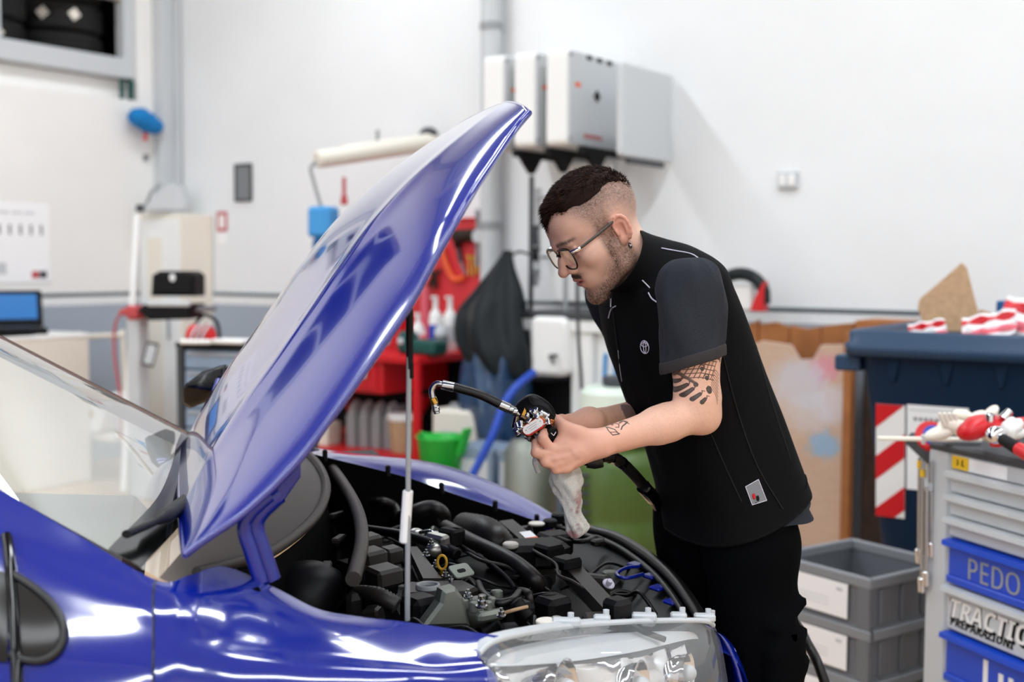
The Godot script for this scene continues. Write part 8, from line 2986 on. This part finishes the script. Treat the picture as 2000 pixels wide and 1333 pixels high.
	o = thing("chrome_adapter", "two small chrome couplings on the red cloth", "coupling", Transform3D(Basis(Vector3.BACK, 0.5), Vector3(1.346, 1.071, -3.36)))
	s = st()
	rod(s, Vector3(-0.035, 0, 0), Vector3(-0.02, 0.03, 0), 0.011, 12, 0.014, 0.002)
	rod(s, Vector3(0.005, 0.0, 0), Vector3(0.035, 0.01, 0), 0.014, 12, 0.011, 0.002)
	put("coupling_body", s, M.chrome, o)
	o = thing("ratchet", "ratchet wrench with black and red grip at the trolley front edge", "ratchet", Transform3D(Basis(), Vector3(1.278, 1.048, -3.22)))
	var ro := Vector3(1.278, 1.048, -3.22)
	s = st()
	ball(s, Vector3.ZERO, Vector3(0.028, 0.024, 0.02), 12)
	rod(s, Vector3.ZERO, Vector3(1.289, 1.036, -3.19) - ro, 0.012, 12)
	put("chrome_head", s, M.chrome, o)
	s = st()
	rod(s, Vector3(1.288, 1.04, -3.2) - ro, Vector3(1.298, 1.026, -3.12) - ro, 0.0155, 14, 0.0175, 0.003)
	put("black_grip", s, M.black, o)
	s = st()
	rod(s, Vector3(1.298, 1.027, -3.122) - ro, Vector3(1.308, 1.013, -3.05) - ro, 0.018, 14, -1.0, 0.003)
	put("red_grip_end", s, M.red, o)
	o = thing("paper_ball", "white crumpled tissue beside the red cloth at the right edge", "tissue", Transform3D(Basis(), Vector3(1.365, 1.035, -3.3)))
	s = st()
	for k in 6: ball(s, Vector3(rng.randf_range(-0.03, 0.03), rng.randf_range(0, 0.025), rng.randf_range(-0.02, 0.02)), Vector3(0.03, 0.018, 0.025), 8, Basis(Vector3.BACK, k * 0.9))
	put("tissue_folds", s, M.white, o)
	# waste container
	var BH := 1.25
	var c := Vector3(6.12, 0, 2.04)
	o = thing("waste_container", "large dark blue wheeled waste container with striped reflective sticker", "waste container", rt(c))
	var L := 1.32
	var D := 1.05
	s = st()
	var ring_at := func(h: float, ins: float) -> PackedVector3Array:
		var r := PackedVector3Array()
		for q in rrect(L - ins * 2, D - ins * 2, 0.06, 4): r.append(Vector3(L / 2 + q.x, h, -D / 2 + q.y))
		return r
	grid(s, [ring_at.call(0.18, 0.14), ring_at.call(0.5, 0.10), ring_at.call(BH - 0.08, 0.05), ring_at.call(BH - 0.06, 0.05)], true, false)
	grid(s, [ring_at.call(BH - 0.02, 0.03), ring_at.call(0.9, 0.07), ring_at.call(0.25, 0.15)], true, true)
	put("tub", s, M.navy, o)
	s = st()
	grid(s, [ring_at.call(BH - 0.095, 0.05), ring_at.call(BH - 0.095, -0.008), ring_at.call(BH - 0.05, -0.012), ring_at.call(BH - 0.045, 0.0), ring_at.call(BH - 0.01, 0.0), ring_at.call(BH, 0.008), ring_at.call(BH, 0.03), ring_at.call(BH - 0.03, 0.035)], true, false)
	put("rim", s, M.navy_rim, o)
	for k in 6:
		s = st()
		slab(s, PackedVector2Array([Vector2(-0.03, 0), Vector2(0.03, 0), Vector2(0.008, -0.10), Vector2(-0.008, -0.10)]), 0.03, X(Vector3(0.17 + k * 0.19, BH - 0.09, -0.065)), 0.004)
		put("rib", s, M.navy, o)
	s = st()
	rbox(s, 0.256, 0.39, 1.02, 1.09, -0.085, -0.055, 0.006)
	put("recess_plate", s, M.black, o)
	s = st()
	rbox(s, -0.06, 0.04, BH - 0.16, BH - 0.10, -0.2, -0.06, 0.008)
	rod(s, Vector3(-0.03, BH - 0.13, -0.1), Vector3(-0.03, BH - 0.13, -D + 0.1), 0.02, 10)
	put("lift_trunnion", s, M.navy_rim, o)
	for q in [[0.2, -0.2], [L - 0.2, -0.2], [0.2, -D + 0.2], [L - 0.2, -D + 0.2]]:
		s = st()
		cyl(s, 0.09, 0.04, X(Vector3(q[0], 0.09, q[1] - 0.02), Vector3(90, 0, 0)), 20, -1.0, 0.008)
		rbox(s, q[0] - 0.05, q[0] + 0.05, 0.1, 0.19, q[1] - 0.035, q[1] + 0.035, 0.006)
		put("caster", s, M.darkgrey, o)
	# striped sticker
	var tiltx := 4.2
	var sx := Transform3D(Basis(Vector3.RIGHT, deg_to_rad(tiltx)), Vector3(0.105, 0.545, -0.094))
	s = st()
	rbox(s, 0.0, 0.108, 0.0, 0.43, 0.0, 0.004, 0.0005)
	var stk := put("reflective_sticker", s, M.white, o, "white and red striped sticker")
	stk.transform = sx
	for k in 3:
		s = st()
		var y0: float = [0.34, 0.14, -0.06][k]
		var poly := PackedVector2Array([Vector2(0.0, y0), Vector2(0.108, y0 + 0.093), Vector2(0.108, y0 + 0.183), Vector2(0.0, y0 + 0.09)])
		var cl := Geometry2D.intersect_polygons(poly, PackedVector2Array([Vector2(0, 0), Vector2(0.108, 0), Vector2(0.108, 0.43), Vector2(0, 0.43)]))
		slab(s, cl[0], 0.002, X(Vector3(0, 0, 0.004)))
		put("red_stripe", s, M.red, stk)
	s = st()
	rbox(s, 0.0, 0.22, 0.0, 0.32, 0.0, 0.004, 0.0005)
	var nt := put("white_notice", s, M.paper, o)
	nt.transform = Transform3D(Basis(Vector3.RIGHT, deg_to_rad(tiltx)), Vector3(0.22, 0.66, -0.086))
	s = st()
	for k in 9: rbox(s, 0.025 + k * 0.019, 0.038 + k * 0.019, 0.262, 0.274, 0.004, 0.005, 0.0003)
	rbox(s, 0.01, 0.21, 0.30, 0.302, 0.004, 0.005, 0.0003)
	put("notice_print", s, M.midgrey, nt)
	# what sticks out of the container
	o = thing("cardboard_piece", "torn beige cardboard piece standing up out of the waste container", "cardboard", rt(Vector3(6.40, BH - 0.07, 1.5), 4.0))
	s = st()
	slab(s, PackedVector2Array([Vector2(-0.10, 0.0), Vector2(0.11, 0.0), Vector2(0.095, 0.08), Vector2(0.035, 0.285), Vector2(0.015, 0.305), Vector2(-0.02, 0.27), Vector2(-0.14, 0.155), Vector2(-0.145, 0.12)]), 0.01, X(Vector3(-0.02, 0.02, 0), Vector3(-8, 0, 0)), 0.002)
	put("board_sheet", s, M.cardboard, o)
	o = thing("cardboard_flap", "small crumpled beige carton flap lying behind the red striped papers", "cardboard", rt(Vector3(6.58, BH - 0.06, 1.42), -6.0))
	s = st()
	slab(s, PackedVector2Array([Vector2(-0.15, 0.0), Vector2(0.15, -0.02), Vector2(0.13, 0.10), Vector2(0.02, 0.13), Vector2(-0.06, 0.11), Vector2(-0.14, 0.13)]), 0.012, X(Vector3(0, 0, 0), Vector3(-20, 0, 0)), 0.002)
	put("flap_sheet", s, M.cardboard, o)
	var papers := [["crumpled red and white wrapper at the left end of the container rubbish", Vector3(6.33, BH - 0.05, 1.66), Vector3(-35, 10, 14), 0.14, 0.09], ["white sheet with red print leaning on the container rim", Vector3(6.55, BH - 0.03, 1.66), Vector3(-40, -8, 16), 0.20, 0.12], ["pink striped white sheet at the right edge of the container", Vector3(6.66, BH - 0.03, 1.60), Vector3(-30, 6, -14), 0.22, 0.16], ["red and white bag corner furthest right in the container", Vector3(6.74, BH + 0.03, 1.52), Vector3(-25, 0, 24), 0.16, 0.12]]
	for q in papers:
		o = thing("waste_paper", q[0], "paper", rt(q[1]), "papers in the waste container")
		s = st()
		var rows := []
		for i in 9:
			var r := PackedVector3Array()
			for j in 9: r.append(X(Vector3.ZERO, q[2]) * Vector3((i / 8.0 - 0.5) * q[3], (j / 8.0) * q[4], 0.012 * sin(i * 1.7) * cos(j * 1.3)))
			rows.append(r)
		grid(s, rows, false, false, -1)
		put("sheet", s, M.paper, o)
		for k in 2:
			s = st()
			rows = []
			for i in 9:
				var r := PackedVector3Array()
				for j in 3: r.append(X(Vector3.ZERO, q[2]) * (Vector3((i / 8.0 - 0.5) * q[3], ((1 + k * 4 + j) / 8.0) * q[4], 0.012 * sin(i * 1.7) * cos((1 + k * 4 + j) * 1.3)) + Vector3(0, 0, 0.002)))
				rows.append(r)
			grid(s, rows, false, false, -1)
			put("red_print", s, M.pink if k == 0 else M.red, o)
	o = thing("blue_box", "small blue carton with black end in the container at the far right", "box", rt(Vector3(6.55, BH - 0.04, 1.30), 6.0))
	s = st()
	bx(s, Vector3(0.10, 0.14, 0.12), X(Vector3(0, 0.07, 0)), 0.004)
	put("carton", s, M.blue_dark, o)
	s = st()
	bx(s, Vector3(0.12, 0.135, 0.118), X(Vector3(0.11, 0.0675, 0)), 0.004)
	put("black_end", s, M.black, o)
	# boards leaning behind him
	var bb := 0.42
	o = thing("plywood_board", "tall paint stained plywood board standing behind the mechanic", "board", rt(Vector3(5.42, 0, bb)))
	s = st()
	slab(s, PackedVector2Array([Vector2(-0.75, 0.02), Vector2(0.155, 0.02), Vector2(0.155, 1.085), Vector2(0.02, 1.075), Vector2(-0.02, 1.0), Vector2(-0.09, 0.995), Vector2(-0.14, 1.07), Vector2(-0.30, 1.085), Vector2(-0.36, 1.06), Vector2(-0.75, 1.07)]), 0.02, X(Vector3.ZERO, Vector3(-1.5, 0, 0)), 0.003)
	put("ply_sheet", s, stained_wood(), o)
	s = st()
	rbox(s, 0.157, 0.20, 0.0, 1.15, -0.03, 0.04, 0.004)
	put("edge_batten", s, M.wood, o)
	o = thing("wood_planks", "brown wooden planks standing behind the stained plywood", "plank", rt(Vector3(5.2, 0, 0.26)))
	for k in 5:
		s = st()
		var a := -0.5 + k * 0.175
		slab(s, PackedVector2Array([Vector2(a, 0.0), Vector2(a + 0.17, 0.0), Vector2(a + 0.17, 1.17 + 0.02 * sin(k * 2.0)), Vector2(a + 0.09, 1.18 - 0.03 * (k % 2)), Vector2(a, 1.165)]), 0.03, X(Vector3(0, 0, 0)), 0.004)
		put("plank", s, M.wood, o)
	o = thing("pallet_stack", "dark brown wooden stand between the plywood board and the waste container", "pallet", rt(Vector3(5.86, 0, 0.75)))
	s = st()
	rbox(s, -0.20, 0.16, 0.0, 1.15, -0.62, -0.35, 0.01)
	put("dark_panel", s, M.wood_dark, o)
	for k in 5:
		s = st()
		rbox(s, -0.24, 0.22, 1.15, 1.21, -0.62 + k * 0.06, -0.57 + k * 0.06, 0.004)
		put("slat", s, M.wood, o)
	s = st()
	bx(s, Vector3(0.04, 0.05, 0.02), X(Vector3(-0.04, 0.80, -0.34)), 0.004)
	put("wood_block", s, M.wood, o)
	# black and red device on the planks
	o = thing("hose_reel", "black and red rounded device behind the mechanic's shoulder", "hose reel", rt(Vector3(4.991, 1.257, 0.3)))
	s = st()
	var arc := []
	for i in 15:
		var t := PI * (1.02 - 0.95 * i / 14.0)
		arc.append(Vector3(cos(t) * 0.14 - 0.05, 0.06 + sin(t) * 0.12, 0))
	arc.append(Vector3(0.09, 0.02, 0))
	sweep(s, arc, 0.035, 10, true, 1.2, Vector3.BACK)
	put("black_hoop", s, M.bag, o)
	s = st()
	slab(s, PackedVector2Array([Vector2(0.03, -0.02), Vector2(0.105, -0.02), Vector2(0.105, 0.14), Vector2(0.06, 0.06)]), 0.08, X(Vector3(0, 0, -0.02)), 0.006)
	put("red_side", s, M.red, o)
	s = st()
	rbox(s, -0.16, 0.02, -0.02, 0.12, -0.05, 0.0, 0.01)
	put("white_plate", s, M.white, o)
	# crates
	var cy := deg_to_rad(-55.0)
	var cb := Basis(Vector3.UP, cy)
	var cp := Vector3(1.133, 0.5, -3.814)
	var ch := 0.168
	var cw := 0.42
	var first: Node3D = null
	for k in 3:
		var at := Transform3D(cb, Vector3(cp.x, ch * (2 - k), cp.z) - cb.x * cw + cb * Vector3(0.004 * k, 0, 0.003 * k))
		var lb: String = ["grey plastic stacking crate, topmost of the stack by the trolley", "grey plastic stacking crate, middle of the stack by the trolley", "grey plastic stacking crate, lowest of the stack by the trolley"][k]
		if first == null:
			first = thing("stacking_crate", lb, "crate", at, "grey crates stacked by the trolley")
			open_crate(first, cw, 0.42, ch)
		else:
			dup(first, at, lb)

func stained_wood() -> StandardMaterial3D:
	# bare board with sprayed paint patches, laid on in the board's own plane
	var im := Image.create_empty(512, 512, false, Image.FORMAT_RGB8)
	var n := noise3(1.0, 61)
	var spots := [[0.72, 0.30, 0.085, Color("d98a98"), 0.8], [0.71, 0.36, 0.02, Color("cf7486"), 0.7], [0.73, 0.66, 0.085, Color("8fb4d6"), 0.85], [0.60, 0.38, 0.16, Color("c9ccda"), 0.7], [0.78, 0.47, 0.12, Color("d3d0da"), 0.65], [0.66, 0.52, 0.12, Color("cfcfda"), 0.5], [0.45, 0.5, 0.18, Color("d5c4bb"), 0.4]]
	for y in 512:
		for x in 512:
			var u := x / 511.0
			var v := y / 511.0
			var g := n.get_noise_2d(u * 9.0, v * 30.0) * 0.5 + 0.5
			var c := Color("cdb09a").lerp(Color("b8947c"), g * 0.5)
			for q in spots:
				var d := Vector2((u - q[0]) * 0.85, v - q[1]).length() + 0.03 * n.get_noise_2d(u * 22.0, v * 22.0 + q[0] * 40.0)
				c = c.lerp(q[3], q[4] * smoothstep(q[2], q[2] * 0.45, d))
			im.set_pixel(x, y, c)
	var m := StandardMaterial3D.new()
	m.albedo_texture = ImageTexture.create_from_image(im)
	m.roughness = 0.85
	m.uv1_triplanar = true
	m.uv1_scale = Vector3(1.0 / 1.1, 1.0 / 1.1, 1.0 / 1.1)
	m.uv1_offset = Vector3(0.68, -0.17, 0.5)
	return m
